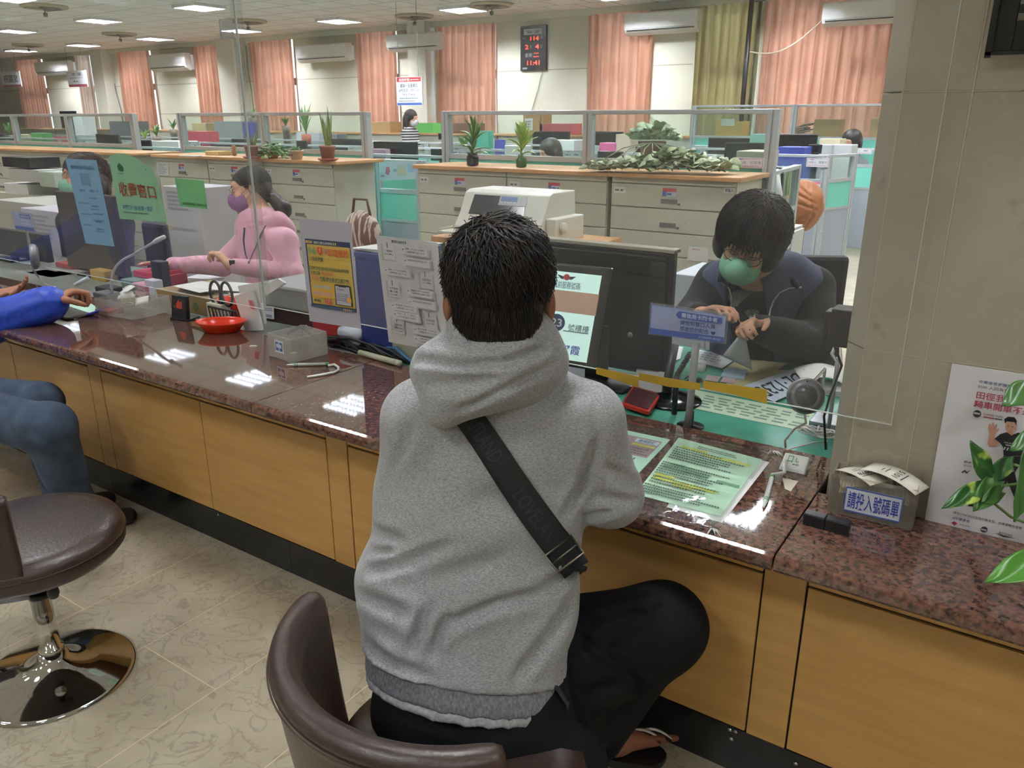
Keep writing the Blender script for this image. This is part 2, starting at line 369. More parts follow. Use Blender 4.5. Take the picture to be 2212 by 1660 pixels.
def marble(name, c1, c2, vein, scale, tile=None, rough=.25, vdark=None, grout='d8c9a4', rotz=0):
    m = bpy.data.materials.new(name); m.use_nodes = True; nt = m.node_tree; N, L = nt.nodes, nt.links; b = N['Principled BSDF']
    b.inputs['Roughness'].default_value = rough
    tc = N.new('ShaderNodeTexCoord'); n1 = N.new('ShaderNodeTexNoise'); n1.inputs['Scale'].default_value = scale; n1.inputs['Detail'].default_value = 6
    n1.inputs['Distortion'].default_value = .6; L.new(tc.outputs['Object'], n1.inputs[0])
    r1 = N.new('ShaderNodeValToRGB'); r1.color_ramp.elements[0].position = .35; r1.color_ramp.elements[1].position = .66
    r1.color_ramp.elements[0].color = lin(c1); r1.color_ramp.elements[1].color = lin(c2); L.new(n1.outputs[0], r1.inputs[0])
    n2 = N.new('ShaderNodeTexNoise'); n2.inputs['Scale'].default_value = scale*2.2; n2.inputs['Detail'].default_value = 5; n2.inputs['Distortion'].default_value = 1.6
    L.new(tc.outputs['Object'], n2.inputs[0])
    r2 = N.new('ShaderNodeValToRGB'); e = r2.color_ramp.elements; e[0].position = .47; e[1].position = .5; e[0].color = (0, 0, 0, 1); e[1].color = (1, 1, 1, 1)
    x = r2.color_ramp.elements.new(.53); x.color = (0, 0, 0, 1); L.new(n2.outputs[0], r2.inputs[0])
    mx = N.new('ShaderNodeMixRGB'); L.new(r1.outputs[0], mx.inputs[1]); mx.inputs[2].default_value = lin(vein)
    mm = N.new('ShaderNodeMath'); mm.operation = 'MULTIPLY'; mm.inputs[1].default_value = (.4 if tile else .18); L.new(r2.outputs[0], mm.inputs[0]); L.new(mm.outputs[0], mx.inputs[0])
    last = mx
    if tile:
        mp = N.new('ShaderNodeMapping'); mp.inputs['Rotation'].default_value = (0, 0, rotz); L.new(tc.outputs['Object'], mp.inputs[0])
        br = N.new('ShaderNodeTexBrick'); br.offset = .5; br.inputs['Scale'].default_value = 1; br.inputs['Brick Width'].default_value = tile[0]; br.inputs['Row Height'].default_value = tile[1]
        br.inputs['Mortar Size'].default_value = .0016; L.new(mp.outputs[0], br.inputs[0])
        br.inputs['Color1'].default_value = (1, 1, 1, 1); br.inputs['Color2'].default_value = (.9, .9, .88, 1)
        m2 = N.new('ShaderNodeMixRGB'); m2.blend_type = 'MULTIPLY'; m2.inputs[0].default_value = 1; L.new(mx.outputs[0], m2.inputs[1]); L.new(br.outputs[0], m2.inputs[2])
        br.inputs['Mortar'].default_value = (1, 1, 1, 1)
        m3 = N.new('ShaderNodeMixRGB'); L.new(br.outputs['Fac'], m3.inputs[0]); L.new(m2.outputs[0], m3.inputs[1]); m3.inputs[2].default_value = lin(grout); last = m3
    if vdark:
        n3 = N.new('ShaderNodeTexNoise'); n3.inputs['Scale'].default_value = vdark[0]; n3.inputs['Detail'].default_value = 3; L.new(tc.outputs['Object'], n3.inputs[0])
        r3 = N.new('ShaderNodeValToRGB'); r3.color_ramp.elements[0].position = vdark[1]; r3.color_ramp.elements[1].position = vdark[1]+.05
        r3.color_ramp.elements[0].color = (0, 0, 0, 1); r3.color_ramp.elements[1].color = (1, 1, 1, 1); L.new(n3.outputs[0], r3.inputs[0])
        m4 = N.new('ShaderNodeMixRGB'); mq = N.new('ShaderNodeMath'); mq.operation = 'MULTIPLY'; mq.inputs[1].default_value = .55
        L.new(r3.outputs[0], mq.inputs[0]); L.new(mq.outputs[0], m4.inputs[0]); L.new(last.outputs[0], m4.inputs[1]); m4.inputs[2].default_value = lin(vdark[2]); last = m4
    L.new(last.outputs[0], b.inputs['Base Color']); MATS[name] = m; return m
floor_m = marble('floor_marble', 'a79d89', 'bfb6a2', '6a5c48', 3.8, (2.2, .36), .28, (14, .70, '6d675a'), rotz=math.radians(90))
b = MB(); b.bx(XL, YB, -.1, XR, YW+.3, 0); struct('floor', b, floor_m)
b = MB(); b.bx(XL, YB, ZC, XR, YW+.3, ZC+.12); struct('ceiling', b, m_ceil)
b = MB(); b.bx(XL-.2, YB, 0, XL, YW+.3, ZC); struct('wall_left', b, cream)
b = MB(); b.bx(XR, YB, 0, XR+.2, YW+.3, ZC); struct('wall_right', b, cream)
b = MB(); b.bx(XL, YB-.2, 0, XR, YB, ZC); struct('wall_front', b, cream)
# far wall with window openings, measured from the photo: left px, right px, kind
salmon = mat('salmon_curtain', 'c8957c', .8, col2='bd8a72', nscale=3, trans=.5)
mustard = mat('mustard_curtain', 'a8986a', .8, col2='9c8e60', nscale=3, trans=.5)
pale = mat('pale_curtain', 'd5bfae', .8, trans=.5)
WIN = [(30, 79, 's'), (163, 187, 'p'), (254, 318, 's'), (422, 466, 's'), (545, 630, 's'), (773, 856, 's'), (946, 1071, 's'), (1276, 1410, 's'), (1506, 1626, 'm'), (1650, 1930, 's')]
SPAN = []
for a, c, k in WIN:
    SPAN.append((px_wall(a, 100)[0], px_wall(c, 60)[0], k))
ztop = 3.29; zsill = .95
b = MB(); xs = XL
for x0, x1, k in SPAN + [(1.4, 3.0, 's')]:
    b.bx(xs, YW, 0, x0, YW+.22, ZC); b.bx(x0, YW, 0, x1, YW+.22, zsill); b.bx(x0, YW, ztop, x1, YW+.22, ZC); xs = x1
b.bx(xs, YW, 0, XR, YW+.22, ZC); struct('wall_back', b, cream)
# horizontal panel seams on the wall and the projecting columns
b = MB()
for xa, xb in zip([XL]+[s[1] for s in SPAN], [s[0] for s in SPAN]+[XR]):
    if xb-xa > .5:
        for z in (1.72, 2.42): b.bx(xa+.05, YW-.006, z, xb-.05, YW+.01, z+.014)
struct('trim_seam', b, mat('seam', 'a39d88', .7))
for i, (a, c) in enumerate([(190, 214), (465, 502), (880, 918)]):
    b = MB(); x0, x1 = onY(a, 100, YW-.3)[0], onY(c, 100, YW-.3)[0]; b.bx(x0, YW-.3, 0, x1, YW, ZC); struct('trim_%d' % (i+1), b, mat('column_cream', 'e0dccd', .7))
b = MB(); b.bx(XL, YW-.12, ZC-.1, XR, YW, ZC)   # ceiling edge moulding
struct('trim_ceiling', b, cream)
alu = mat('window_alu', '8d8a84', .5, .3); pane_m = clear_mat('window_glass', 'f4faff', .0, .02)
for i, (x0, x1, k) in enumerate(SPAN):
    w = MB(); t = .05
    yy = YW+.1
    for xa, xb, za, zb in ((x0, x0+t, zsill, ztop), (x1-t, x1, zsill, ztop), (x0, x1, zsill, zsill+t), (x0, x1, ztop-.03, ztop), (x0, x1, 2.32, 2.47)):
        w.bx(xa, yy, za, xb, yy+.06, zb)
    n = max(1, round((x1-x0)/1.0))
    for j in range(1, n): xm = x0+(x1-x0)*j/n; w.bx(xm-.03, yy, zsill, xm+.03, yy+.06, ztop)
    fr = struct('window_%d' % (i+1), w, alu)
    g = MB(); g.bx(x0+t, yy+.025, zsill+t, x1-t, yy+.031, ztop-.03); o = g.build('pane', pane_m, fr)
names = {'s': 'salmon pink', 'm': 'mustard yellow', 'p': 'pale peach'}
where = ['pleated curtain at the far left end of the back wall', 'curtain beside the hanging white sign at far left', 'curtain directly left of the small far air conditioner', 'narrow curtain between the left column and the far air conditioner',
         'curtain left of the round-cornered air conditioner', 'curtain left of the red and white opening hours sign', 'curtain left of the digital wall clock', 'curtain right of the digital wall clock', 'curtain hanging left of the black pipe', 'wide curtain beside the marble pillar']
def curtain(x0, x1, z0, z1, y, m, label, seed, amp=.065):
    r = random.Random(seed); nf = max(3, round((x1-x0)/.16)); ph = [r.uniform(-.4, .4) for _ in range(nf+2)]
    def fn(u, v):
        q = u*nf; i = int(q); p = 2*PI*q + (ph[i]*(1-q+i)+ph[i+1]*(q-i))
        a = amp*(.55+.45*v)
        return (x0+(x1-x0)*u + .012*math.sin(p*.5+v*3), y + a*math.sin(p) + .3*a*math.sin(2*p+1+v*2), z1+(z0-z1)*v)
    b = MB(); b.sheet(fn, nf*10+1, 9); t = thing('curtain', label, 'curtain', ((x0+x1)/2, y, z0))
    o = b.build('fabric', m, t, world=True)
    r_ = MB(); r_.bx(x0-.05, y-.012, z1, x1+.05, y+.012, z1+.02); r_.build('curtain_rail', alu, t, world=True)
for i, (x0, x1, k) in enumerate(SPAN):
    curtain(x0-.0, x1+.05, .8, 3.245, YW-.09, {'s': salmon, 'm': mustard, 'p': pale}[k], names[k]+' '+where[i], i)
curtain(SPAN[8][1]+.09, SPAN[9][0]-.04, .8, 3.235, YW-.12, mat('olive_curtain', '8d8c68', .8, trans=.4), 'olive green edge curtain just right of the black pipe', 33)
# ---- ceiling lights: recessed louvre troffers
emit_m = mat('tube_light', 'eef6ff', .5, emit=LIGHT_W); emit_h = mat('tube_light_hall', 'f4f6f8', .5, emit=HALL_W); white_m = mat('white_enamel', 'e8e8e4', .35); lv_m = mat('louvre', '9a9c9e', .6)
def troffer(em):
    t = thing('ceiling_light', '', 'ceiling light', (0, 0, 0)); W = .3
    f = MB()
    for x0, y0, x1, y1 in ((-W, -W, W, -W+.02), (-W, W-.02, W, W), (-W, -W, -W+.02, W), (W-.02, -W, W, W)): f.bx(x0, y0, -.045, x1, y1, .002)
    f.build('frame', white_m, t)
    d = MB(); d.bx(-W+.02, -W+.02, -.006, W-.02, W-.02, -.002); d.build('reflector', white_m, t)
    for k in range(4): y = -.21+.14*k; d = MB(); d.bx(-W+.03, y-.02, -.016, W-.03, y+.02, -.008); d.build('tube', em, t)
    l = MB()
    for k in range(1, 9): l.bx(-W+.02+k*.0622-.008, -W+.02, -.04, -W+.02+k*.0622+.008, W-.02, -.014)
    for k in range(1, 4): l.bx(-W+.02, -W+.02+k*.14-.012, -.04, W-.02, -W+.02+k*.14+.012, -.014)
    l.build('louvre', lv_m, t)
    return t
LP = []
for x, y in ((430, 12), (212, 41), (33, 64), (732, 42), (520, 63), (334, 81), (180, 95), (45, 107), (1000, 17)): p = onZ(x, y, ZC); LP.append((p[0], p[1]))
for x in (-1.95, -4.4, -6.8, -8.7, -10.6, -13.5, -17): LP.append((x, 6.55))
for y in (4.0, 1.5, -1.2, -4.0):
    for x in (1.6, -1.2, -4.0, -6.8, -9.6, -12.4, -16): LP.append((x, y))
LP += [(-5.2, 9.0), (-2.0, 9.1), (-8.6, 8.9), (.8, 9.0), (-3.4, 11.4), (-5.9, 11.4), (-.8, 11.4), (.9, 6.55)]
t0 = troffer(emit_m); th0 = troffer(emit_h); th0_used = False
RW = ['in the office ceiling, %s', 'over the middle desks, %s', 'over the counter hall, %s']
for i, (x, y) in enumerate(LP):
    hall = y < 5
    o = t0 if i == 0 else (th0 if hall and not th0_used else copy_tree(th0 if hall else t0)); th0_used = th0_used or hall; o.location = (x, y, ZC)
    if i < 9: o['label'] = ['square louvred light near the top edge, right of the far ceiling fans', 'square louvred light above the left curtains, second of the near ceiling row', 'square louvred light at the far left of the near ceiling row', 'square louvred light above the wall air conditioner in the middle', 'square louvred light just right of the glued screen bracket', 'square louvred light above the small far air conditioner',
                         'square louvred light over the hanging signs', 'square louvred light at the far left end of the ceiling', 'square louvred light above the opening hours sign, beside a ceiling fan'][i]
    else: o['label'] = 'square recessed louvred ceiling light outside the view'; o['group'] = 'ceiling lights outside the view'
    if i < 9: o['group'] = 'lights in the office ceiling'
# ---- recessed ceiling fans
def ceil_fan():
    t = thing('ceiling_fan', '', 'ceiling fan'); b = MB()
    b.lathe((0, 0, 0), [(.30, 0), (.30, -.03), (.26, -.04), (.25, 0)], 28); b.build('rim', mat('fan_beige', 'b9ad92', .6), t)
    for k in range(3):
        a = k*2*PI/3; q = MB(); q.M = Matrix.Rotation(a, 4, 'Z')
        q.sheet(lambda u, v: (.05+u*.19, (-.06-.05*u)+v*(.12+.1*u)*1.0, -.03-.02*v), 6, 4); q.build('blade', mat('fan_dark', '4c463c', .5), t, solid=.004)
    b = MB(); b.lathe((0, 0, 0), [(.0, -.15), (.025, -.14), (.03, -.1), (.008, -.09), (.008, -.05), (.06, -.045), (.06, 0)], 16); b.build('hub', mat('fan_hub', '6b6355', .5), t); return t
f0 = ceil_fan()
FL = ['at the top left corner', 'over the left curtains', 'just left of the screen seam', 'near the top edge above the hours sign', 'at the far left end', 'with a bare rim above the middle air conditioner']
for i, (x, y) in enumerate(((95, 12), (258, 72), (535, 44), (1062, 8), (60, 96), (895, 33))):
    p = onZ(x, y, ZC); o = f0 if i == 0 else copy_tree(f0); o.location = (p[0], p[1], ZC); o['label'] = 'brown three-blade recessed ceiling fan '+FL[i]; o['group'] = 'recessed ceiling fans'; o.scale = (1.15,)*3
# ---- wall air conditioners
def aircon(x0, y0, x1, y1, label, seed=0):
    a = onY(x0, y0, YW-.36); c = onY(x1, y1, YW-.36); w = c[0]-a[0]; z1 = a[2]; z0 = c[2]; h = z1-z0
    t = thing('air_conditioner', label, 'air conditioner', ((a[0]+c[0])/2, YW-.11, z0), 0, 'wall mounted air conditioners'); b = MB(); X0, X1 = a[0], c[0]
    prof = [(-.18, 0), (-.24, 0), (-.31, h*.12), (-.35, h*.3), (-.36, h*.92), (-.33, h), (-.18, h)]
    n = len(prof); b.add([(X0, YW+y, z0+z) for y, z in prof]+[(X1, YW+y, z0+z) for y, z in prof], [(i, (i+1) % n, (i+1) % n+n, i+n) for i in range(n)]+[tuple(range(n-1, -1, -1)), tuple(range(n, 2*n))])
    b.build('casing', mat('aircon_white', 'ecece8', .35), t, world=True, bevel=.01)
    b = MB(); b.box(((X0+X1)/2, YW-.34, z0+h*.2), (w*.92, .012, h*.03), rx=.6); b.build('air_slot', mat('dark_slot', '22221f', .6), t, world=True)
    b = MB(); b.bx(X0+.1, YW-.18, z0+.03, X1-.1, YW-.002, z1-.03); b.build('mounting_plate', mat('aircon_white', 'ecece8', .35), t, world=True)
aircon(72, 135, 147, 160, 'small white air conditioner at the far left end of the wall')
aircon(317, 119, 401, 151, 'white air conditioner between the two far left salmon curtains')
aircon(636, 99, 748, 130, 'white air conditioner reflecting a light strip, on the wall in the middle')
aircon(832, 76, 946, 106, 'white air conditioner hanging over the red and white hours sign')
aircon(1348, 29, 1504, 67, 'white air conditioner right of the wall clock')
aircon(1778, 5, 1990, 44, 'largest white air conditioner, cut by the marble pillar')
# ---- black pipe, cable, clock, hours sign, hanging signs
b = MB(); P = [onY(1624, 0, YW-.25), onY(1618, 100, YW-.25), onY(1606, 285, YW-.25)]
zz = P[0][0]; b.tube([(zz, YW-.25, ZC), (zz, YW-.25, 1.0)], .035, 10); solo('drain_pipe', b, mat('black_plastic', '1d1d1f', .4), 'black vertical pipe between the mustard and salmon curtains', 'pipe')
b = MB(); A, B = onY(1778, 42, YW-.24), onY(1618, 112, YW-.24); b.tube([tuple(A+(B-A)*t+np.array([0, 0, -.18*math.sin(PI*t)])) for t in np.linspace(0, 1, 14)], .012, 6)
solo('air_conditioner_hose', b, mat('beige_hose', 'b8a890', .6), 'beige sagging hose from the largest air conditioner to the black pipe', 'hose')
a = onY(1124, 57, YW-.05); c = onY(1179, 151, YW-.05)
q = [a, (c[0], a[1], a[2]), c, (a[0], a[1], c[2])]; t = thing('digital_clock', 'black digital wall clock with red LED numbers', 'clock', tuple(q[3]))
b = MB(); b.bx(a[0], YW-.05, c[2], c[0], YW, a[2]); b.build('case', mat('clock_black', '26262a', .3), t, world=True, bevel=.008)
fm = face_map([np.array(p) for p in q], .002)
print_on(t, fm, [('r', .14, .07, .84, .2, 'b9bec6'), ('p', [(.2, .1), (.45, .12), (.45, .17), (.3, .17)], '8a8a92'), ('p', [(.8, .1), (.55, .12), (.55, .17), (.7, .17)], '8a8a92'), ('t', '年', .78, .25, .88, .31, 'a8a8a8'), ('t', '月', .36, .44, .44, .5, 'a8a8a8'), ('t', '日', .78, .44, .86, .5, 'a8a8a8'), ('t', '星期', .2, .61, .46, .7, 'a8a8a8'), ('l', .1, .25, .25, .3, 1, '8c8c8c', 2), ('r', .1, .93, .28, .97, 'a8a8a8')])
led = MB(); 
def ledtxt(s, u0, v0, u1, v1):
    vs, fs = glyphs(s, .01); lo, hi = vs.min(0), vs.max(0); w = hi-lo; led.add([fm(u0+(v[0]-lo[0])/w[0]*(u1-u0), v1-(v[1]-lo[1])/w[1]*(v1-v0), 1) for v in vs], fs)
for s in (('114', .4, .24, .72, .33), ('2', .2, .42, .32, .52), ('4', .6, .42, .73, .52), ('二', .52, .61, .74, .7), ('11:41', .28, .78, .76, .88)): ledtxt(*s)
led.build('display', mat('led_red', 'ff3a28', .5, emit=2.2), t, world=True)
A, B = onY(1172, 150, YW-.02), onY(1148, 240, YW-.02); b = MB(); b.tube([A, (A+B)/2+np.array([.02, 0, 0]), B, (B[0], YW-.02, 1.3)], .006, 6); solo('clock_cable', b, mat('grey_cable', '77736a', .6), 'thin grey power cable running down the wall below the clock', 'cable')
def wsign(x0, y0, x1, y1, Y): a = onY(x0, y0, Y); c = onY(x1, y1, Y); return [np.array([a[0], Y, a[2]]), np.array([c[0], Y, a[2]]), np.array([c[0], Y, c[2]]), np.array([a[0], Y, c[2]])]
q = wsign(855, 167, 913, 228, 10.2)
hs = sheet_sign('hanging_sign', 'white hanging sign with red top band and blue bottom band', 'sign', q, .015, 'e2e4e6', [('r', .03, .02, .97, .17, 'b23a3c'), ('r', .02, .9, .98, .98, '3f5fa8'), ('t', '服務時間', .12, .05, .52, .15, 'f0e8e8', .01), ('l', .55, .08, .9, .13, 1, 'f0e8e8', 1),
    ('t', '星期一至星期五', .16, .24, .84, .37, '4b4f56', .01), ('t', 'AM 8:00 - PM 5:00', .1, .41, .9, .52, '5b6068'), ('t', '中午不休息', .26, .57, .74, .67, '8a4a50'), ('l', .12, .71, .9, .78, 1, '6c7a76', 4), ('l', .08, .81, .94, .87, 1, '7c7f88', 5)])
b = MB(); 
for k in (0, 1): p = q[k]*1.0; p = p + (q[1-k]-q[k])*.12; b.tube([tuple(p), (p[0], p[1], ZC)], .004, 5)
b.build('hanging_wire', alu, hs, world=True)
q = wsign(0, 156, 47, 187, 11.6); s1 = sheet_sign('hanging_sign', 'white hanging sign with black characters over the far left desks', 'sign', q, .02, 'dcdde0', [('r', .02, .86, .98, 1, 'a04a60'), ('t', '視聽室', .12, .2, .88, .72, '4a4a4c', .01)])
q2 = wsign(143, 154, 190, 187, 11.6); s2 = sheet_sign('hanging_sign', 'white hanging sign with red bottom band beside the pale curtain', 'sign', q2, .02, 'e6e4e4', [('r', .02, .84, .98, 1, 'b24a60'), ('t', '會 議', .25, .12, .75, .32, '6a6a6c'), ('l', .12, .4, .88, .5, 1, '8c8c90', 3), ('l', .3, .58, .7, .74, 1, '7c7c80', 6)])
for s_, q_ in ((s1, q), (s2, q2)):
    b = MB()
    for k in (0, 1): p = q_[k]*1.0; p = p + (q_[1-k]-q_[k])*.12; b.tube([tuple(p), (p[0], p[1], ZC)], .005, 5)
    b.build('hanging_wire', alu, s_, world=True)
# wall cables left
for i, (x0, y0, x1, y1) in enumerate(((237, 118, 262, 240), (531, 98, 548, 240))):
    A, B = onY(x0, y0, YW-.03), onY(x1, y1, YW-.03); b = MB(); b.tube([(A[0], YW-.03, A[2]), (A[0]-.02, YW-.03, (A[2]*2+B[2])/3), (A[0]+.04, YW-.03, (A[2]+B[2]*2)/3), (B[0], YW-.03, B[2]), (B[0], YW-.03, 1.3)], .014, 6)
    solo('wall_cable', b, mat('grey_cable', '77736a', .6), ['dark cable running down the wall beside the left column', 'dark cable running down the wall beside the middle column'][i], 'cable')
# ================================================================ THE COUNTER
CT = .76; YP = 1.655; YS = 1.778     # counter top, wood panel plane, screen plane
def pr(p):
    d = np.array(p, float)-EYE; k = d@CF; return 1106+FPX*(d@CR)/k, 830-FPX*(d@CU)/k
def hz(P, py, lo=0, hi=1.5):
    for _ in range(40):
        m = (lo+hi)/2
        if pr((P[0], P[1], P[2]+m))[1] > py: lo = m
        else: hi = m
    return (lo+hi)/2
def footprint(L, Nn, R, topy, z=CT):
    L, Nn, R = onZ(*L, z), onZ(*Nn, z), onZ(*R, z); a = R-Nn; w = np.linalg.norm(a); a = a/w
    p = np.array([-a[1], a[0], 0]); d = (L-Nn)@p
    if d < 0: p = -p; d = -d
    return Nn, a, p, w, d, hz(Nn, topy)          # origin, right, back, width, depth, height
def frame_M(o, ux, uy): ux = Vector(ux); uy = Vector(uy); uz = ux.cross(uy); return Matrix((( *[ux.x, uy.x, uz.x], o[0]), (ux.y, uy.y, uz.y, o[1]), (ux.z, uy.z, uz.z, o[2]), (0, 0, 0, 1)))
def uvpx(q):
    """pixel -> (u, v) on the parallelogram TL, TR, BR, BL"""
    q = [np.array(p, float) for p in q]; e1, e2 = q[1]-q[0], q[3]-q[0]; n = np.cross(e1, e2)
    A = np.array([[e1@e1, e1@e2], [e1@e2, e2@e2]])
    def f(x, y):
        r = ray(x, y); t = ((q[0]-EYE)@n)/(r@n); d = EYE+r*t-q[0]; s = np.linalg.solve(A, [d@e1, d@e2]); return float(s[0]), float(s[1])
    return f
granite = bpy.data.materials.new('granite')
def _gran():
    granite.use_nodes = True; nt = granite.node_tree; N, L = nt.nodes, nt.links; b = N['Principled BSDF']
    b.inputs['Roughness'].default_value = .035; b.inputs['Specular IOR Level'].default_value = .75; b.inputs['Coat Weight'].default_value = .3; b.inputs['Coat Roughness'].default_value = .03
    tc = N.new('ShaderNodeTexCoord')
    n1 = N.new('ShaderNodeTexNoise'); n1.inputs['Scale'].default_value = 75; n1.inputs['Detail'].default_value = 3; n1.inputs['Roughness'].default_value = .7; L.new(tc.outputs['Object'], n1.inputs[0])
    r = N.new('ShaderNodeValToRGB'); r.color_ramp.elements[0].position = .36; r.color_ramp.elements[0].color = lin('33211d'); r.color_ramp.elements[1].position = .66; r.color_ramp.elements[1].color = lin('76503f')
    e = r.color_ramp.elements.new(.47); e.color = lin('5c3c31'); L.new(n1.outputs[0], r.inputs[0])
    v = N.new('ShaderNodeTexVoronoi'); v.inputs['Scale'].default_value = 130; L.new(tc.outputs['Object'], v.inputs[0])
    mx = N.new('ShaderNodeMixRGB'); mx.blend_type = 'OVERLAY'; mx.inputs[0].default_value = .16; L.new(r.outputs[0], mx.inputs[1]); L.new(v.outputs['Color'], mx.inputs[2])
    hs = N.new('ShaderNodeHueSaturation'); hs.inputs['Saturation'].default_value = .9; L.new(mx.outputs[0], hs.inputs['Color']); L.new(hs.outputs[0], b.inputs['Base Color'])
_gran()
wood = mat('maple_veneer', 'b98d4f', .38, col2='c79c5c', nscale=3.2, ndetail=6, stretch=(1, 1, 9), ramp=(.3, .7), bump=.03, bscale=40, bstretch=(1, 1, 12))
dark = mat('dark_recess', '15120f', .7); blackst = mat('black_skirting', '17181a', .22, col2='262829', nscale=4, ramp=(.45, .7))
def slab_top(x0, x1, y1, label):
    b = MB(); n = 6; prof = [(1.475, .72)] + [(1.455+.02*(1-math.cos(a)), .74-.02*math.cos(math.pi-a)*0) for a in ()]
    prof = [(1.478, .722), (1.460, .724), (1.455, .732), (1.455, .746), (1.459, .755), (1.468, .76), (y1, .76), (y1, .722)]
    m = len(prof); b.add([(x0, y, z) for y, z in prof]+[(x1, y, z) for y, z in prof], [(i, (i+1) % m, (i+1) % m+m, i+m) for i in range(m)]+[tuple(range(m-1, -1, -1)), tuple(range(m, 2*m))])
    solo('granite_countertop', b, granite, label, 'countertop', bevel=.002)
slab_top(-1.9635, -.345, 2.03, 'polished red granite slab where the man in grey sits, between two seams')
slab_top(-8, -1.967, 2.03, 'polished red granite counter slab carrying the red bowl and clear plastic boxes')
slab_top(-.342, 2.6, 1.808, 'polished red granite counter slab in front of the marble pillar')
cb = thing('service_counter', 'maple panelled service counter base with black skirting under the granite', 'counter', (0, YP+.2, 0))
b = MB(); b.bx(-8, YP+.008, .02, 2.6, 1.80, .72); b.bx(-8, 1.80, .02, -.36, 2.02, .72); b.build('carcass', dark, cb, world=True)
for k in range(-4, 3): b = MB(); xs_ = -.358+1.4545*k; b.bx(xs_-.047, YP, .135, xs_+.047, YP+.02, .72); b.build('stile', wood, cb, world=True)
for k in range(-5, 2):
    x0 = -.358+1.4545*k+.052; x1 = x0+1.4545-.104; xm = (x0+x1)/2
    for a, c in ((x0, xm-.002), (xm+.002, x1)): b = MB(); b.bx(a, YP, .137, c, YP+.02, .592); b.build('door_panel', wood, cb, world=True, bevel=.0015)
    b = MB(); b.bx(x0, YP-.001, .600, x1, YP+.02, .72); b.build('apron', wood, cb, world=True)
sk = MB(); x = -8
while x < 2.6: sk.bx(x, YP, 0, min(x+1.18, 2.6)-.002, YP+.02, .134); x += 1.18
sk.build('skirting', blackst, cb, world=True)
b = MB()
for x, y in ((168, 795), (203, 802), (418, 872), (530, 902), (612, 918), (683, 946), (733, 952), (1559, 1205), (1640, 1236), (1736, 1272)):
    p = onY(x, y, YP-.012); b.prism([(-.02, 0)]+[(-.02+.04*k/6, -.045*math.sin(PI*(.15+.7*k/6))) for k in range(7)]+[(.02, 0)], (p[0], YP-.004, .722), (1, 0, 0), (0, 0, 1), .004)
b.build('bracket', mat('grey_bracket', '8e8a82', .5), cb, world=True)
b = MB()
for x, y in ((1577, 1577), (1589, 1581), (1580, 1597), (1719, 1650), (472, 1112)): p = onY(x, y, YP); b.lathe(tuple(p), [(.006, 0), (.005, .003), (0, .004)], 10, R=Matrix.Rotation(PI/2, 3, 'X'))
b.build('screw', mat('chrome', 'd8d8d8', .12, 1), cb, world=True)
# ---- acrylic screen: two panels
acr = clear_mat('acrylic', 'ffffff', .03, .015, dust=.3); edge_m = mat('acrylic_edge', 'c6cfcb', .2)
def screen(x0, x1, label, z0):
    t = thing('acrylic_screen', label, 'screen', ((x0+x1)/2, YS, z0)); b = MB(); c = .02
    b.bx(x0, YS, z0+.002, x1, YS+.004, 2.9); b.build('sheet', acr, t, world=True)
    e = MB(); e.bx(x0, YS, z0, x1, YS+.004, z0+.002); e.bx(x1-.002, YS, z0, x1, YS+.004, 2.9); e.bx(x0, YS, z0, x0+.002, YS+.004, 2.9)
    e.build('edge', edge_m, t, world=True)
    w = MB(); 
    for x in (x0+.25, x1-.25): w.tube([(x, YS+.002, 2.88), (x, YS+.002, ZC)], .003, 6)
    w.build('hanging_wire', alu, t, world=True)
screen(-7.6, -2.262, 'clear acrylic screen hanging above the left half of the counter', .957)
screen(-2.258, -.206, 'clear acrylic screen hanging above the right half of the counter, ending over the pillar', .970)
b = MB(); b.bx(-2.285, YS+.0045, .98, -2.235, YS+.011, 2.9); solo('joint_strip', b, clear_mat('acrylic_strip', 'f4f6f5', .07, .05), 'clear joining strip where the two acrylic screens meet, with glue marks', 'strip')
p = onY(487, 62, YS-.01); b = MB(); b.bx(p[0]-.03, YS-.012, p[2]-.03, p[0]+.03, YS-.001, p[2]+.03); solo('corner_clip', b, clear_mat('clip_clear', 'e0e4e6', .25, .1), 'small clear clip on the screen joint near the top edge', 'clip', bevel=.004)
# ---- marble pillar
pil = marble('pillar_marble', 'a29b8a', 'b4ae9e', 'c2bdac', 2.1, None, .3, (7, .66, '6c6858'))
b = MB(); x0, y0 = -.333, 1.812
b.prism([(-.318, 1.86), (1.7, 1.86), (1.7, 3.0), (-.318, 3.0)], (0, 0, ZC), (1, 0, 0), (0, 1, 0), ZC)
struct('pillar_core', b, dark)
b = MB(); zs = [0, .585, 1.121, 1.651, 2.2, 2.75, ZC]; xs2 = [-.288, -.166, .45, 1.05, 1.7]
for za, zb in zip(zs[:-1], zs[1:]):
    for xa, xb in zip(xs2[:-1], xs2[1:]): b.bx(xa+.001, y0, za+.001, xb-.001, y0+.04, zb-.001)
    b.prism([(-.333, 1.857), (-.289, 1.812), (-.289, 1.85), (-.32, 1.87)], (0, 0, zb-.001), (1, 0, 0), (0, 1, 0), zb-za-.002)
    b.bx(-.333, 1.859, za+.001, -.318, 3.0, zb-.001)
struct('wall_pillar', b, pil, bevel=.0015)
b = MB(); 
for x in (-.288, -.166): b.bx(x-.0016, y0-.0006, 0, x+.0016, y0+.01, ZC)
b.bx(-.288, y0-.0005, 1.650, 1.7, y0+.01, 1.652); b.bx(-.288, y0-.0005, 1.120, 1.7, y0+.01, 1.1225)
struct('trim_joint', b, mat('grout', 'bdb59c', .7))
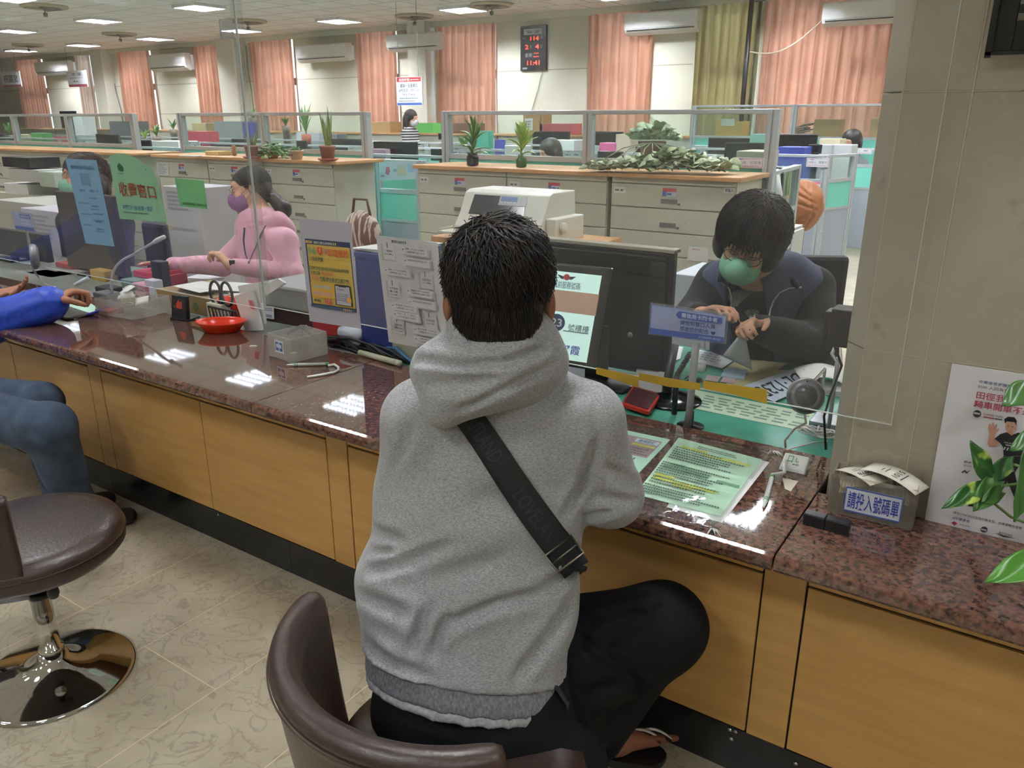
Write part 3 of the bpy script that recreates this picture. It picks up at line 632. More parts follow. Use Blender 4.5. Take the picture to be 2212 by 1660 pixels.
# ---- black slotted bracket on the pillar
t = thing('wall_bracket', 'black slotted metal bracket fixed high on the marble pillar', 'bracket', (.05, y0-.02, 1.72))
a = onY(2145, 0, y0-.03); c = onY(2134, 113, y0-.03); xb = .2; zl = c[2]
b = MB(); s1 = onY(2197, 44, y0-.03); s2 = onY(2187, 29, y0-.03); s3 = onY(2198, 9, y0-.03); xs3 = s1[0]; Y0, Y1 = y0-.03, y0-.024
b.bx(c[0], Y0, zl, xs3, Y1, 2.12); b.bx(xs3, Y0, zl, xb, Y1, s1[2]); b.bx(xs3, Y0, s2[2], xb, Y1, s3[2]); b.bx(xs3, Y0, s3[2]+.02, xb, Y1, s3[2]+.06); b.bx(xs3, Y0, s3[2]+.09, xb, Y1, 2.12)
b.build('plate', mat('black_metal', '0c0c0d', .35), t, world=True, bevel=.002)
b = MB(); b.bx(c[0]-.003, Y0-.012, zl-.006, xb, Y0, zl); b.bx(c[0]-.004, Y0-.012, zl-.01, c[0]+.006, Y0-.001, 2.12); b.bx(.1, Y1, 1.8, .16, y0, 2.05)
b.build('flange', mat('black_metal', '0c0c0d', .35), t, world=True)

# ================================================================ THINGS ON THE CUSTOMER SIDE OF THE COUNTER
def on_plane(q, lst):
    """convert items whose rectangles are given in photo pixels to u, v"""
    f = uvpx(q); out = []
    for it in lst:
        if it[0] == 't': u0, v0 = f(it[2], it[3]); u1, v1 = f(it[4], it[5]); out.append(('t', it[1], u0, v0, u1, v1, *it[6:]))
        elif it[0] == 'r': u0, v0 = f(it[1], it[2]); u1, v1 = f(it[3], it[4]); out.append(('r', u0, v0, u1, v1, it[5]))
        elif it[0] == 'l': u0, v0 = f(it[1], it[2]); u1, v1 = f(it[3], it[4]); out.append(('l', u0, v0, u1, v1, it[5], it[6], it[7]))
        elif it[0] == 'p': out.append(('p', [f(*p) for p in it[1]], it[2]))
    return out
# poster on the pillar
pz0, pz1 = .7605, 1.119; q = [np.array(v) for v in ((-.116, y0-.008, pz1), (.17, y0-.008, pz1), (.17, y0-.014, pz0), (-.112, y0-.014, pz0))]
navy, red_ = '5a5a86', 'b0405a'
po = sheet_sign('safety_poster', 'white poster of a running man in black leaning on the marble pillar', 'poster', q, .004, 'dfe0e6', None, .35)
W = .0075
uv_ = uvpx(q); SLP = .17
def pu(x, y): return uv_(x, y)
def T_(txt, x, y, w_, h_, c, *bd): u0, v0 = uv_(x, y); _, v1 = uv_(x, y+h_); u1, _ = uv_(x+w_, y+w_*SLP); return ('t', txt, u0, v0, u1, v1, c, *bd)
def R_(x, y, w_, h_, c): u0, v0 = uv_(x, y); _, v1 = uv_(x, y+h_); u1, _ = uv_(x+w_, y+w_*SLP); return ('r', u0, v0, u1, v1, c)
def P_(pts, c): return ('p', [uv_(x, y) for x, y in pts], c)
def O_(x, y, rx, ry, c): return P_([(x+rx*math.cos(a), y+ry*math.sin(a)) for a in np.linspace(0, 6.0, 18)], c)
items = [T_('中華車會提醒您：全台每年', 2116, 821, 125, 7, navy, .01), T_('3500 人因為交通意外死亡', 2113, 831, 122, 7, '6a6a78', .01), T_('田徑我最行', 2111, 845, 108, 16, red_, .02), T_('騎車開車不逞強', 2106, 864, 148, 16, red_, .02),
 O_(2111, 894, 9, 8, '38383c'), R_(2104, 890, 14, 4, 'c8c8cc'), T_('CHINESE TAIPEI', 2125, 892, 42, 5, '8a5a60', .02), R_(2125, 899, 24, 2.5, 'a04048'), R_(2150, 903, 16, 2.5, '50505a'),
 O_(2184, 921, 12, 17, 'c49a82'), P_([(2171, 915), (2170, 905), (2178, 900), (2192, 901), (2197, 908), (2196, 920), (2193, 912), (2176, 910)], '18181a'), P_([(2178, 934), (2191, 935), (2194, 946), (2175, 944)], 'b88a72'),
 R_(2177, 919, 4, 1.5, '3a2a24'), R_(2186, 920.5, 4, 1.5, '3a2a24'), R_(2180, 931, 7, 1.2, '9a5a50'),
 P_([(2137, 916), (2140, 914), (2143, 920), (2144, 912), (2147, 912), (2149, 921), (2153, 915), (2155, 918), (2152, 927), (2160, 925), (2158, 929), (2151, 935), (2148, 947), (2150, 953), (2158, 950), (2163, 956), (2150, 965), (2137, 964), (2134, 958), (2138, 935), (2135, 925)], 'bd8f7a'),
 P_([(2149, 947), (2162, 937), (2176, 933), (2186, 940), (2200, 934), (2216, 938), (2216, 960), (2207, 985), (2169, 983), (2168, 965), (2161, 956)], '232327'), T_('SAFE MOTO', 2170, 953, 26, 3, 'a8a8aa', .02), R_(2174, 959, 18, 2.5, 'a8a8aa')]
items += [P_([(2171+7*k, 965+k), (2174+7*k, 965+k), (2171+7*k, 971+k), (2168+7*k, 971+k)], 'd8d8da') for k in range(4)]
items += [P_([(2169, 983), (2207, 985), (2204, 1004), (2194, 1020), (2203, 1060), (2210, 1092), (2200, 1088), (2178, 1040), (2168, 1028), (2165, 1010)], '1c1c20'), P_([(2170, 1018), (2190, 1010), (2192, 1012), (2172, 1021)], 'c8c8ca'), P_([(2172, 1022), (2192, 1014), (2193, 1016), (2174, 1025)], 'c8c8ca'), P_([(2168, 1020), (2178, 1040), (2150, 1085), (2128, 1096), (2092, 1092), (2094, 1087), (2116, 1088), (2140, 1070)], '232327'),
 T_('楊俊', 2084, 993, 17, 6, '3a3a3e', .02), T_('徑好手', 2083, 1001, 18, 4.5, '6a6a6e'), P_([(2078, 1018), (2086, 1013), (2090, 1018), (2098, 1013), (2090, 1022), (2084, 1018), (2080, 1021)], '50505a'),
 T_('請至CTAF.ASIA支持中華車會，台灣運動在這裡', 2061, 1102, 152, 6, '4a4a56', .01), T_('#中華車會', 2060, 1113, 38, 6.5, navy, .02), P_([(2056, 1127), (2063, 1124), (2070, 1129), (2063, 1134)], 'b0405a'), T_('中華車會', 2074, 1129, 24, 3.5, '7a7a80', .01), O_(2128, 1142, 8, 6.5, '38383c'), R_(2122, 1139.5, 12, 3, 'c8c8cc'), T_('ACTION', 2160, 1146, 30, 5, '3a3a3e', .02), P_([(2152, 1149), (2170, 1158), (2198, 1161), (2170, 1154)], '38383c')]
print_on(po, face_map(q, .0008), items)
# ribbed ticket box on the right
clear_grey = clear_mat('smoked_plastic', 'ebe7dd', .13, .12); clear_lt = clear_mat('cloudy_plastic', 'f5f3ee', .27, .2)
def open_box(name, label, o, a, p, w, d, h, m, rib=True, ribn=26, group=None, th=.003, flare=0.0):
    t = thing(name, label, 'box', tuple(o+(a*w+p*d)/2), math.atan2(a[1], a[0]), group); b = MB(); X, Y = w/2, d/2
    b.bx(-X, -Y, .0005, X, Y, th)
    for s in (-1, 1):
        b.bx(-X, s*Y-(th if s > 0 else 0), 0.001, X, s*Y+(th if s < 0 else 0), h); b.bx(s*X-(th if s > 0 else 0), -Y+th, 0.001, s*X+(th if s < 0 else 0), Y-th, h)
    b.build('shell', m, t, bevel=.001)
    if rib:
        r = MB(); st = w/ribn
        for i in range(ribn): x = -X+st*(i+.5); r.bx(x-st*.22, -Y-.0015, .004, x+st*.22, -Y, h-.006); r.bx(x-st*.22, Y, .004, x+st*.22, Y+.0015, h-.006)
        k = int(d/st)
        for i in range(k): y = -Y+st*(i+.5); r.bx(X, y-st*.22, .004, X+.0015, y+st*.22, h-.006); r.bx(-X-.0015, y-st*.22, .004, -X, y+st*.22, h-.006)
        r.build('ribbing', m, t)
    return t
o, a, p, w, d, h = footprint((1820, 1035), (1786, 1106), (1968, 1149), 1026)
p = np.array([-a[1], a[0], 0]); d = .078
tb = open_box('ticket_box', 'smoked ribbed plastic box full of queue slips with a blue lettered label', o, a, p, w, d, h+.005, clear_grey)
hw, hh = w/2, h
fq = [np.array(v) for v in ((-hw*.62, -d/2-.003, hh*.8), (hw*.72, -d/2-.003, hh*.8), (hw*.72, -d/2-.003, hh*.16), (-hw*.62, -d/2-.003, hh*.16))]
b = MB(); b.slab([fq[3], fq[2], fq[1], fq[0]], .0006); lb = b.build('label_card', mat('label_white', 'dfe2ea', .5), tb)
fm2 = face_map(fq, .0005); print_on(tb, fm2, [('r', 0, 0, 1, .06, '4a62b4'), ('r', 0, .94, 1, 1, '4a62b4'), ('r', 0, 0, .02, 1, '4a62b4'), ('r', .98, 0, 1, 1, '4a62b4'), ('t', '請投入號碼單', .06, .15, .95, .85, '2f46a8', .035)], world=False)
def slip(cx, cy, cz, w_, l_, rz, tilt, curl, label, txt, k):
    t = thing('queue_slip', label, 'paper slip', (cx, cy, cz), rz, 'queue slips in the ticket box'); b = MB()
    def fn(u, v): x = (u-.5)*l_; return (x*math.cos(tilt), (v-.5)*w_, x*math.sin(tilt)+curl*(1-(2*u-1)**2))
    b.sheet(fn, 12, 3); b.build('paper', mat('slip_paper', 'd8d4c6', .7), t, solid=.0003)
    if txt:
        g, f = glyphs(txt, .02); lo, hi = g.min(0), g.max(0); ww = hi-lo; pts = []
        for v_ in g:
            v = .85-(v_[0]-lo[0])/ww[0]*.65; u = .50+(v_[1]-lo[1])/ww[1]*.11; q_ = fn(u, v); pts.append((q_[0], q_[1], q_[2]+.0006))
        m_ = MB(); m_.add(pts, f); m_.add([(*fn(u, v)[:2], fn(u, v)[2]+.0005) for u, v in ((.36, .3), (.38, .3), (.38, .7), (.36, .7), (.28, .35), (.3, .35), (.3, .6), (.28, .6), (.66, .2), (.68, .2), (.68, .8), (.66, .8))], [(0, 1, 2, 3), (4, 5, 6, 7), (8, 9, 10, 11)])
        m_.build('lettering', mat('ink_dark', '2a2a2e', .6), t)
    return t
cc = o+(a*w+p*d)/2; rz0 = math.atan2(a[1], a[0])
slip(cc[0]+.035, cc[1]-.0, cc[2]+.098, .062, .125, rz0-.35, -.12, .012, 'white queue slip printed 5101, topmost and curling over the box rim', '5101', 0)
slip(cc[0]-.03, cc[1]+.0, cc[2]+.088, .06, .1, rz0-.6, .05, .008, 'white queue slip printed 5078 beneath the 5101 slip', '5078', 1)
slip(cc[0]-.02, cc[1]+.008, cc[2]+.07, .06, .11, rz0+.25, .12, .004, 'blank white queue slip lowest and leftmost in the ticket box', '', 2)
slip(cc[0]+.0, cc[1]+.002, cc[2]+.05, .06, .14, rz0+.05, 0, .006, 'crumpled queue slip showing faintly through the box front', '', 3)
# two black blocks
b0 = footprint((1730, 1128), (1780, 1150), (1834, 1160), 1125)
A, B, C_ = onZ(1732, 1133, CT), onZ(1779, 1146, CT), onZ(1832, 1160, CT)
for k, (P, Q, lab) in enumerate(((A, B, 'small black rubber block on the granite, left one of the pair'), (B, C_, 'small black rubber block on the granite, right one beside the ticket box'))):
    u = unit(Q-P); L_ = np.linalg.norm(Q-P)-.0015; t = thing('rubber_block', lab, 'block', tuple((P+Q)/2+np.array([-u[1], u[0], 0])*.012), math.atan2(u[1], u[0]), 'black blocks by the ticket box')
    b = MB(); b.bx(-L_/2, -.013, 0, L_/2, .013, .027); b.build('body', mat('black_rubber', '101113', .5), t, bevel=.002)
    b = MB(); b.bx(-L_/2+.002, -.011, .027, L_/2-.002, .011, .028); b.build('lid', mat('black_rubber2', '1d1e21', .45), t)
# desk pens on curly cords
white_pl = mat('white_plastic', 'd6d8d4', .3); green_pl = mat('green_plastic', '2f8a4c', .35)
def pen(A, B, label, r=.0058):
    A, B = np.array(A), np.array(B); u = unit(B-A); t = thing('ballpoint_pen', label, 'pen', tuple((A+B)/2))
    b = MB(); L_ = np.linalg.norm(B-A); P = lambda s: tuple(A+u*L_*s+np.array([0, 0, r]))
    b.tube([P(0), P(.06), P(.2), P(.93)], [.001, .003, r, r], 12); b.build('barrel', white_pl, t, world=True)
    b = MB()
    for s in (.19, .225, .26): b.tube([P(s), P(s+.015)], r*1.06, 12)
    b.tube([P(.93), P(1.0)], [r*1.05, r*1.05], 12); b.build('green_band', green_pl, t, world=True)
    return t
z = CT
tip, end = onZ(1649, 1102, z), onZ(1668, 1034, z)
pn = pen(tip, end, 'white pen with green bands standing by the white holder near the pillar')
b = MB(); P = [end+[0, 0, .006], onZ(1668, 1026, z+.008), onZ(1682, 1024, z+.02), onZ(1695, 1020, z+.04), onZ(1693, 1003, z+.045), onZ(1697, 996, z+.02)]; b.tube(P, .0045, 8); b.build('cord', white_pl, pn, world=True)
o, a, p, w, d, h = footprint((1693, 1002), (1690, 1018), (1735, 1030), 1000)
t = thing('pen_holder', 'white plastic pen holder with green print taped to the granite', 'pen holder', tuple(onZ(1715, 1015, z)), math.atan2(a[1], a[0])+.1)
b = MB(); b.add([(-.033, -.022, 0), (.033, -.022, 0), (.033, .022, 0), (-.033, .022, 0), (-.03, -.018, .012), (.03, -.018, .012), (.03, .02, .034), (-.03, .02, .034)], [(0,3,2,1),(4,5,6,7),(0,1,5,4),(1,2,6,5),(2,3,7,6),(3,0,4,7)]); b.build('base', white_pl, t, bevel=.003)
fq = [(-.02, .016, .032), (.022, .016, .032), (.022, -.014, .0145), (-.02, -.014, .0145)]; print_on(t, face_map(fq, .0006), [('t', '口', .05, .1, .35, .7, '2f8a4c', .03), ('t', 'し', .5, .2, .7, .6, '2f8a4c', .02), ('l', .4, .75, .95, .95, 1, '2f8a4c', 2)], world=False)
tape_m = clear_mat('sticky_tape', 'f0eee6', .12, .2)
b = MB(); q = [onZ(*s, z+.0008) for s in ((1680, 1010), (1742, 1030), (1730, 1058), (1700, 1050))]; b.slab(q[::-1], .0004); b.build('tape', tape_m, t, world=False) if False else None
tip, end = onZ(618, 792, z), onZ(711, 790, z)
pn = pen(tip, end, 'white pen with green bands lying before the grey plastic box')
b = MB(); P = [onZ(*s, z+.005) for s in ((709, 790), (722, 788), (731, 794), (731, 800), (722, 805), (690, 811), (664, 815))]; b.tube(P, .0046, 8); b.build('cord', white_pl, pn, world=True)
# grey plastic box, bowl, slips box, card stand, eraser
o, a, p, w, d, h = footprint((574, 771), (631, 786), (709, 766), 734)
gb = open_box('plastic_box', 'empty grey ribbed plastic box with small blue and white label', o, a, p, w, d, h, clear_lt, ribn=24)
X, Y = w/2, d/2
fq = [np.array(v) for v in ((-X-.002, -Y+.10*1, h*.82), (-X-.002, -Y+.045, h*.82), (-X-.002, -Y+.045, h*.3), (-X-.002, -Y+.10, h*.3))]
b = MB(); b.slab([fq[3], fq[2], fq[1], fq[0]], .0004); b.build('label_card', mat('label_white', 'dfe2ea', .5), gb)
print_on(gb, face_map(fq, .0006), [('r', .1, .15, .45, .85, '4a6a9c'), ('r', .55, .15, .9, .85, '4a6a9c'), ('r', .2, .3, .8, .6, 'd8dce6')], world=False)
b = MB(); b.bx(-.03, -.005, .0035, .0, .02, .012); b.build('paper_scrap', mat('slip_paper', 'd8d4c6', .7), gb)
red_pl = mat('red_plastic', 'e23a1c', .22, spec=.6)
bc = onZ(480, 716, z); t = thing('coin_bowl', 'shiny red oval plastic bowl on the granite', 'bowl', tuple(bc), .55)
prof = [(.0, .003), (.055, .003), (.062, .006), (.085, .032), (.094, .0455), (.099, .046), (.099, .043), (.09, .034), (.068, .004), (.06, 0), (0, 0)]
b = MB(); b.lathe((0, 0, 0), prof, 40); o_ = b.build('bowl', red_pl, t); o_.scale = (1.06, .74, 1)
b = MB(); b.tube([(.0, -.058, .022), (.02, -.0575, .024)], .0014, 6); b.build('maker_mark', mat('grey_mark', '8a8a8a', .4), t)
b = MB(); e = onZ(547, 750, z); b.box((e[0], e[1], z+.003), (.028, .014, .006), .5); solo('eraser', b, white_pl, 'small white eraser chip on the granite beside the grey box', 'eraser', bevel=.001)
o, a, p, w, d, h = footprint((245, 671), (291, 693), (371, 673), 657)
sb = open_box('slip_box', 'clear ribbed plastic box heaped with white paper slips beside the gooseneck microphone', o, a, p, w, max(d, .12), h, clear_mat('clear_plastic', 'faf9f6', .2, .1), ribn=22)
cc = o+(a*w+p*max(d, .12))/2; r = random.Random(4)
for k in range(9):
    t = thing('paper_slip', ['crumpled white slip on the left of the heap', 'rolled white slip standing up at the back of the heap', 'white slip bulging at the front of the heap', 'white slip on the right of the heap', 'cream slip curling on top of the heap', 'folded slip pressed against the box front', 'loose slip deep in the clear box', 'slip lying flat at the bottom of the clear box', 'bent slip in the right rear corner of the clear box'][k], 'paper slip', (cc[0]+r.uniform(-.06, .06), cc[1]+r.uniform(-.03, .03), cc[2]+.02+.011*k*.9), r.uniform(0, 3), 'slips in the clear box')
    cu = r.uniform(.01, .028); tw = r.uniform(-.3, .3); b = MB()
    b.sheet(lambda u, v: ((u-.5)*.075, (v-.5)*.055, cu*(1-(2*u-1)**2)+tw*(v-.5)*.05+.003*math.sin(9*u+k)), 10, 5); b.build('paper', mat('slip_white' if k != 4 else 'slip_cream', 'e2e2dd' if k != 4 else 'd9d2b8', .7), t, solid=.0003)
# card reader stand with display
o, a, p, w, d, h = footprint((361, 690), (381, 699), (440, 690), 640)
c0 = onZ(381, 699, z); t = thing('counter_display', 'small black slanted display stand with red figure on its screen', 'display', tuple(onZ(398, 690, z)), math.atan2(a[1], a[0])-.25)
b = MB(); b.bx(-.045, -.03, 0, .045, .05, .008); b.bx(-.05, -.034, 0, -.042, .055, .010); b.build('base', mat('black_plastic', '1d1d1f', .4), t, bevel=.002)
b = MB(); b.add([(-.045, -.03, .006), (.045, -.03, .006), (.045, -.005, .006), (-.045, -.005, .006), (-.045, -.012, .108), (.045, -.012, .108), (.045, .004, .108), (-.045, .004, .108)], [(0,3,2,1),(4,5,6,7),(0,1,5,4),(1,2,6,5),(2,3,7,6),(3,0,4,7)]); b.build('housing', mat('black_plastic', '1d1d1f', .4), t, bevel=.003); t.rotation_euler.z -= .9
fq = [np.array(v) for v in ((-.038, -.0145, .1), (.038, -.0145, .1), (.038, -.0235, .045), (-.038, -.0235, .045))]
print_on(t, face_map(fq, .0008), [('r', 0, 0, 1, 1, '2c2a2c'), ('p', [(.35, .85), (.3, .5), (.5, .15), (.6, .35), (.75, .25), (.8, .85)], 'b8402c'), ('p', [(.15, .8), (.2, .6), (.28, .8)], 'b8402c')], 'screen', world=False)
# document sleeve with sheets
zq = CT+.0012
def flat(name, label, cat, px, m, t_=.0006, zz=zq, items=None, group=None, lift=0):
    q = [onZ(x, y, zz+t_) for x, y in px]; c = sum(q)/4; r_ = thing(name, label, cat, (c[0], c[1], zz), 0, group); b = MB(); b.slab([q[3], q[2], q[1], q[0]], t_); b.build('sheet', m, r_, world=True)
    if items: print_on(r_, face_map(q, .0006), items)
    return r_
mint = mat('mint_paper', 'c0e4ca', .6); mint2 = mat('mint_paper2', 'b8e0cb', .6)
flat('document', 'mint green sheet with pink table and yellow line, under the clear sleeve by his elbow', 'document', ((1330, 925), (1448, 950), (1380, 1022), (1250, 992)), mint2, items=[('r', .3, .12, .92, .62, 'a58a90'), ('r', .5, .16, .9, .26, 'cfd8e8'), ('t', '違規罰鍰', .55, .17, .85, .25, '3c4a70', .02), ('r', .5, .3, .9, .36, 'c8c44a'), ('l', .35, .4, .9, .6, 3, '6c5a60', 3), ('l', .3, .66, .9, .95, 3, '50606a', 5)])
g = [('l', .28, .05, .75, .11, 2, '2f4a42', 1), ('r', .1, .12, .42, .155, 'c9cf4a'), ('r', .38, .17, .62, .205, 'c9cf4a'), ('r', .6, .15, .93, .185, 'c9cf4a'), ('l', .05, .15, .9, .38, 6, '3c5a50', 2), ('r', .14, .44, .30, .475, '6fa27a'), ('r', .08, .51, .62, .545, '6fa27a'), ('r', .72, .52, .98, .555, '6fa27a'), ('l', .03, .44, .9, .66, 6, '3c5a50', 3),
     ('r', .06, .645, .28, .68, 'c9cf4a'), ('r', .06, .69, .8, .73, 'c9cf4a'), ('r', .3, .735, .55, .765, 'c9cf4a'), ('l', .04, .68, .9, .80, 3, '5a6a3a', 4), ('l', .02, .82, .98, .96, 4, '3c5a50', 6)]
flat('document', 'mint green closely printed sheet with yellow highlighting under the clear sleeve', 'document', ((1466, 946), (1646, 993), (1556, 1116), (1372, 1068)), mint, items=g, zz=zq+.0008)
flat('document', 'white sheet edge sticking out beneath the highlighted mint sheet', 'document', ((1520, 965), (1662, 999), (1560, 1130), (1440, 1096)), mat('white_paper', 'd9dad8', .6), .0004, zz=zq-.0006)
slv = clear_mat('sleeve_film', 'fafcfb', .02, .03, gloss=.8)
b = MB(); q = [onZ(x, y, CT+.0045) for x, y in ((1330, 905), (1672, 975), (1540, 1146), (1210, 1085))]
def fs(u, v):
    p_ = (q[0]*(1-u)+q[1]*u)*(1-v)+(q[3]*(1-u)+q[2]*u)*v; e = max(0, v-.86)/.14; return (p_[0], p_[1], p_[2]+.0025*math.sin(6*u+2*v)*math.sin(5*v)+.0012+.004*e*math.sin(PI*u)+.0012*math.sin(23*u)*e)
b.sheet(fs, 40, 30); solo('document_sleeve', b, slv, 'large clear plastic sleeve over the mint sheets, taped to the granite', 'plastic sleeve', solid=.0006)
def wrinkle_tape(px, label, seed):
    r = random.Random(seed); c = onZ(*px, CT+.004); b = MB()
    for k in range(7):
        a_ = r.uniform(-.9, .9)-.9; L_ = r.uniform(.012, .04); u = np.array([math.cos(a_), math.sin(a_), 0]); b.tube([c, c+u*L_*.5+[0, 0, .002], c+u*L_+[0, 0, -.003]], [.0009, .0014, .0004], 5)
    solo('tape_wrinkle', b, mat('shiny_film', 'd8dcd8', .15), label, 'tape')
wrinkle_tape((1538, 1142), 'puckered clear tape at the near corner of the sleeve', 1); wrinkle_tape((1668, 974), 'puckered clear tape at the far right corner of the sleeve', 5)
flat('tape_strip', 'strip of clear tape beside the white pen holder', 'tape', ((1690, 1032), (1724, 1040), (1708, 1062), (1695, 1056)), mat('masking', 'cfc8b4', .6), .0004)
# ================================================================ THE OFFICE BEHIND THE SCREEN
steel = mat('cabinet_grey', 'c4c4b4', .5, col2='bebdad', nscale=2); steel_d = mat('handle_grey', '6f6f68', .5)
ply = mat('light_wood_top', 'c79a6a', .45, col2='bb8d5d', nscale=5, stretch=(1, 8, 1)); frame_m = mat('partition_alu', 'b4b9bc', .4, .35); teal = mat('teal_fabric', '70c4b4', .85); greyp = mat('grey_fabric', '949ca6', .85)
glass_m = clear_mat('partition_glass', 'eef5f2', .03, .02); YC = 4.43; ZT = 1.27
def cx(px): return onY(px, 385, YC)[0]
zl = [1.27, 1.205, 1.045, .885, .72, .55, .38, .2, .03]
zl = [ZT] + [float(onY(1400, y, YC)[2]) for y in (399, 450, 501)]
st = zl[2]-zl[3]; zl += [zl[3]-st*k for k in (1, 2, 3, 4, 5) if zl[3]-st*k > .12]
def cabinet(x0, x1, label, tags=True, seed=0, depth=.46):
    t = thing('filing_cabinet', label, 'cabinet', ((x0+x1)/2, YC+depth/2, 0), 0, 'grey lateral filing cabinets'); b = MB(); b.bx(x0, YC+.012, 0.0, x1, YC+depth, ZT-.001); b.build('body', steel, t, world=True)
    for i in range(1, len(zl)):
        za = zl[i]; zb = zl[i+1]+.006 if i+1 < len(zl) else .06
        b = MB(); b.bx(x0+.004, YC, zb, x1-.004, YC+.012, za); d = b.build('drawer', steel, t, world=True, bevel=.002)
        xm = (x0+x1)/2; b = MB(); zc = za-.09; b.bx(xm-.055, YC-.008, zc-.012, xm+.045, YC, zc+.012); b.bx(xm+.05, YC-.006, zc-.02, xm+.065, YC, zc-.008); h_ = b.build('handle', steel_d, t, world=True); h_.parent = d; 
    b = MB(); b.bx(x0+.004, YC, zl[1]+.006, x1-.004, YC+.012, ZT-.001); b.build('top_rail', steel, t, world=True, bevel=.002)
    if tags:
        q = [np.array(v) for v in (((x0+x1)/2-.05, YC, zl[1]-.015), ((x0+x1)/2+.035, YC, zl[1]-.015), ((x0+x1)/2+.035, YC, zl[1]-.062), ((x0+x1)/2-.05, YC, zl[1]-.062))]
        print_on(t, face_map(q, .0015), [('r', 0, 0, 1, 1, 'cfd4e0'), ('r', 0, 0, 1, .42, 'c0505a'), ('r', 0, .42, .3, 1, '4a68ac'), ('l', .35, .5, .95, .95, 1, '5a70a8', seed)], 'drawer_label')
        q = [np.array(v) for v in ((x0+.02, YC, zl[1]-.02), (x0+.10, YC, zl[1]-.02), (x0+.10, YC, zl[1]-.058), (x0+.02, YC, zl[1]-.058))]
        print_on(t, face_map(q, .0015), [('r', 0, 0, 1, 1, 'd8d9d6'), ('l', .1, .25, .9, .8, 1, '6a6c70', seed+9)], 'drawer_label')
    return t
for i, (a, c) in enumerate(((903, 1095), (1095, 1314), (1321, 1594))): cabinet(cx(a), cx(c)-.004, ['grey filing cabinet left of the white printer, under the dark-potted plant', 'grey filing cabinet behind the white printer, under the green-bottle plant', 'grey filing cabinet under the trailing plant, with crumpled note taped on'][i], seed=i)
for i, (a, c) in enumerate(((345, 452), (452, 572), (572, 720))): cabinet(cx(a), cx(c)-.004, ['grey filing cabinet behind the green code sheet', 'grey filing cabinet right behind the woman in pink', 'grey filing cabinet under the terracotta snake plant, right end of its row'][i], seed=i+4)
for i, (a, c) in enumerate(((-60, 70), (70, 180), (180, 292))): cabinet(cx(a), cx(c)-.004, ['grey filing cabinet at the far left edge behind the paper trays', 'grey filing cabinet behind the left clerk, second of its row', 'grey filing cabinet behind the green fee-window sign'][i], seed=i+8)
def top(x0, x1, label): b = MB(); b.bx(x0, YC-.03, ZT, x1, YC+.5, ZT+.025); solo('cabinet_top', b, ply, label, 'worktop', bevel=.004)
top(cx(897), cx(1317)-.002, 'light wood worktop over the two cabinets behind the white printer'); top(cx(1317), cx(1604), 'light wood worktop under the trailing plant'); top(cx(338), cx(735), 'light wood worktop behind the woman in pink'); top(cx(-80), cx(296), 'light wood worktop behind the clerk with curly hair')
ZW = ZT+.0252
q = [onY(x, y, YC-.004) for x, y in ((1488, 533), (1530, 536), (1529, 567), (1484, 562))]; sheet_sign('taped_note', 'crumpled white note taped to the right filing cabinet', 'note', q, .002, 'd8d6d2', [('l', .2, .1, .8, .25, 1, 'c08a8a', 2)])
for k, (px, lab, tx) in enumerate((((1564, 405, 1587, 418), 'white name label at the top right of the right cabinet', '劉昱人'), ((1560, 460, 1583, 471), 'white name label on the second drawer of the right cabinet', '朱昱'))):
    x0, y0, x1, y1 = px; a, c = onY(x0, y0, YC-.0032), onY(x1, y1, YC-.0032); q = [a, np.array([c[0], a[1], a[2]]), c, np.array([a[0], a[1], c[2]])]; sheet_sign('name_label', lab, 'label', q, .0008, 'd6d6d2', [('t', tx, .12, .2, .88, .85, '3a3a3c', .01)])
q = [onY(x, y, YC-.004) for x, y in ((338, 351), (363, 352), (365, 380), (341, 379))]; sheet_sign('taped_note', 'white printed page taped to the cabinet left of the woman in pink', 'note', q, .001, 'cfd0d2', [('l', .1, .1, .9, .9, 7, '8a8c90', 3)])
def partition(p0, p1, z1, posts, label, name='office_partition', glass=None, teal_z=None, z0=0.0, th=.05, group=None, poster=None):
    """from p0 to p1 (xy); posts as fractions; glass = bottom of glass; teal_z = bottom of teal band"""
    p0, p1 = np.array(p0, float), np.array(p1, float); L_ = np.linalg.norm(p1-p0); a = math.atan2(*(p1-p0)[::-1])
    t = thing(name, label, 'partition', (p0[0], p0[1], 0), a, group); g = glass if glass is not None else z1-.03
    for s in posts:
        b = MB(); x = s*L_; b.bx(x-.035, -th/2-.004, z0, x-.004, th/2+.004, z1); b.bx(x+.004, -th/2-.004, z0, x+.035, th/2+.004, z1); b.bx(x-.004, -th/2+.003, z0, x+.004, th/2-.003, z1-.003); b.build('post', frame_m, t, bevel=.003)
    b = MB(); b.bx(0, -th/2, z1-.028, L_, th/2, z1); b.build('top_rail', frame_m, t, bevel=.004)
    if glass is not None:
        b = MB(); b.bx(0, -.003, g+.02, L_, .003, z1-.028); b.build('glass', glass_m, t)
        b = MB(); b.bx(0, -th/2, g-.015, L_, th/2, g+.02); b.build('middle_rail', frame_m, t)
    if teal_z is not None:
        b = MB(); b.bx(0, -th/2+.006, teal_z+.012, L_, th/2-.006, g-.015); b.build('teal_panel', teal, t); b = MB(); b.bx(0, -th/2, teal_z-.012, L_, th/2, teal_z+.012); b.build('lower_rail', frame_m, t)
        b = MB(); b.bx(0, -th/2+.006, .04, L_, th/2-.006, teal_z-.012); b.build('grey_panel', greyp, t)
    else: b = MB(); b.bx(0, -th/2+.006, .04, L_, th/2-.006, g-.015); b.build('panel', teal, t)
    return t
YG = 4.97; zg = float(onY(1300, 238, YG)[2])
X = lambda px, Y=YG, y=300: float(onY(px, y, Y)[0])
def fr(px, a, b_): return (X(px)-X(a))/(X(b_)-X(a))
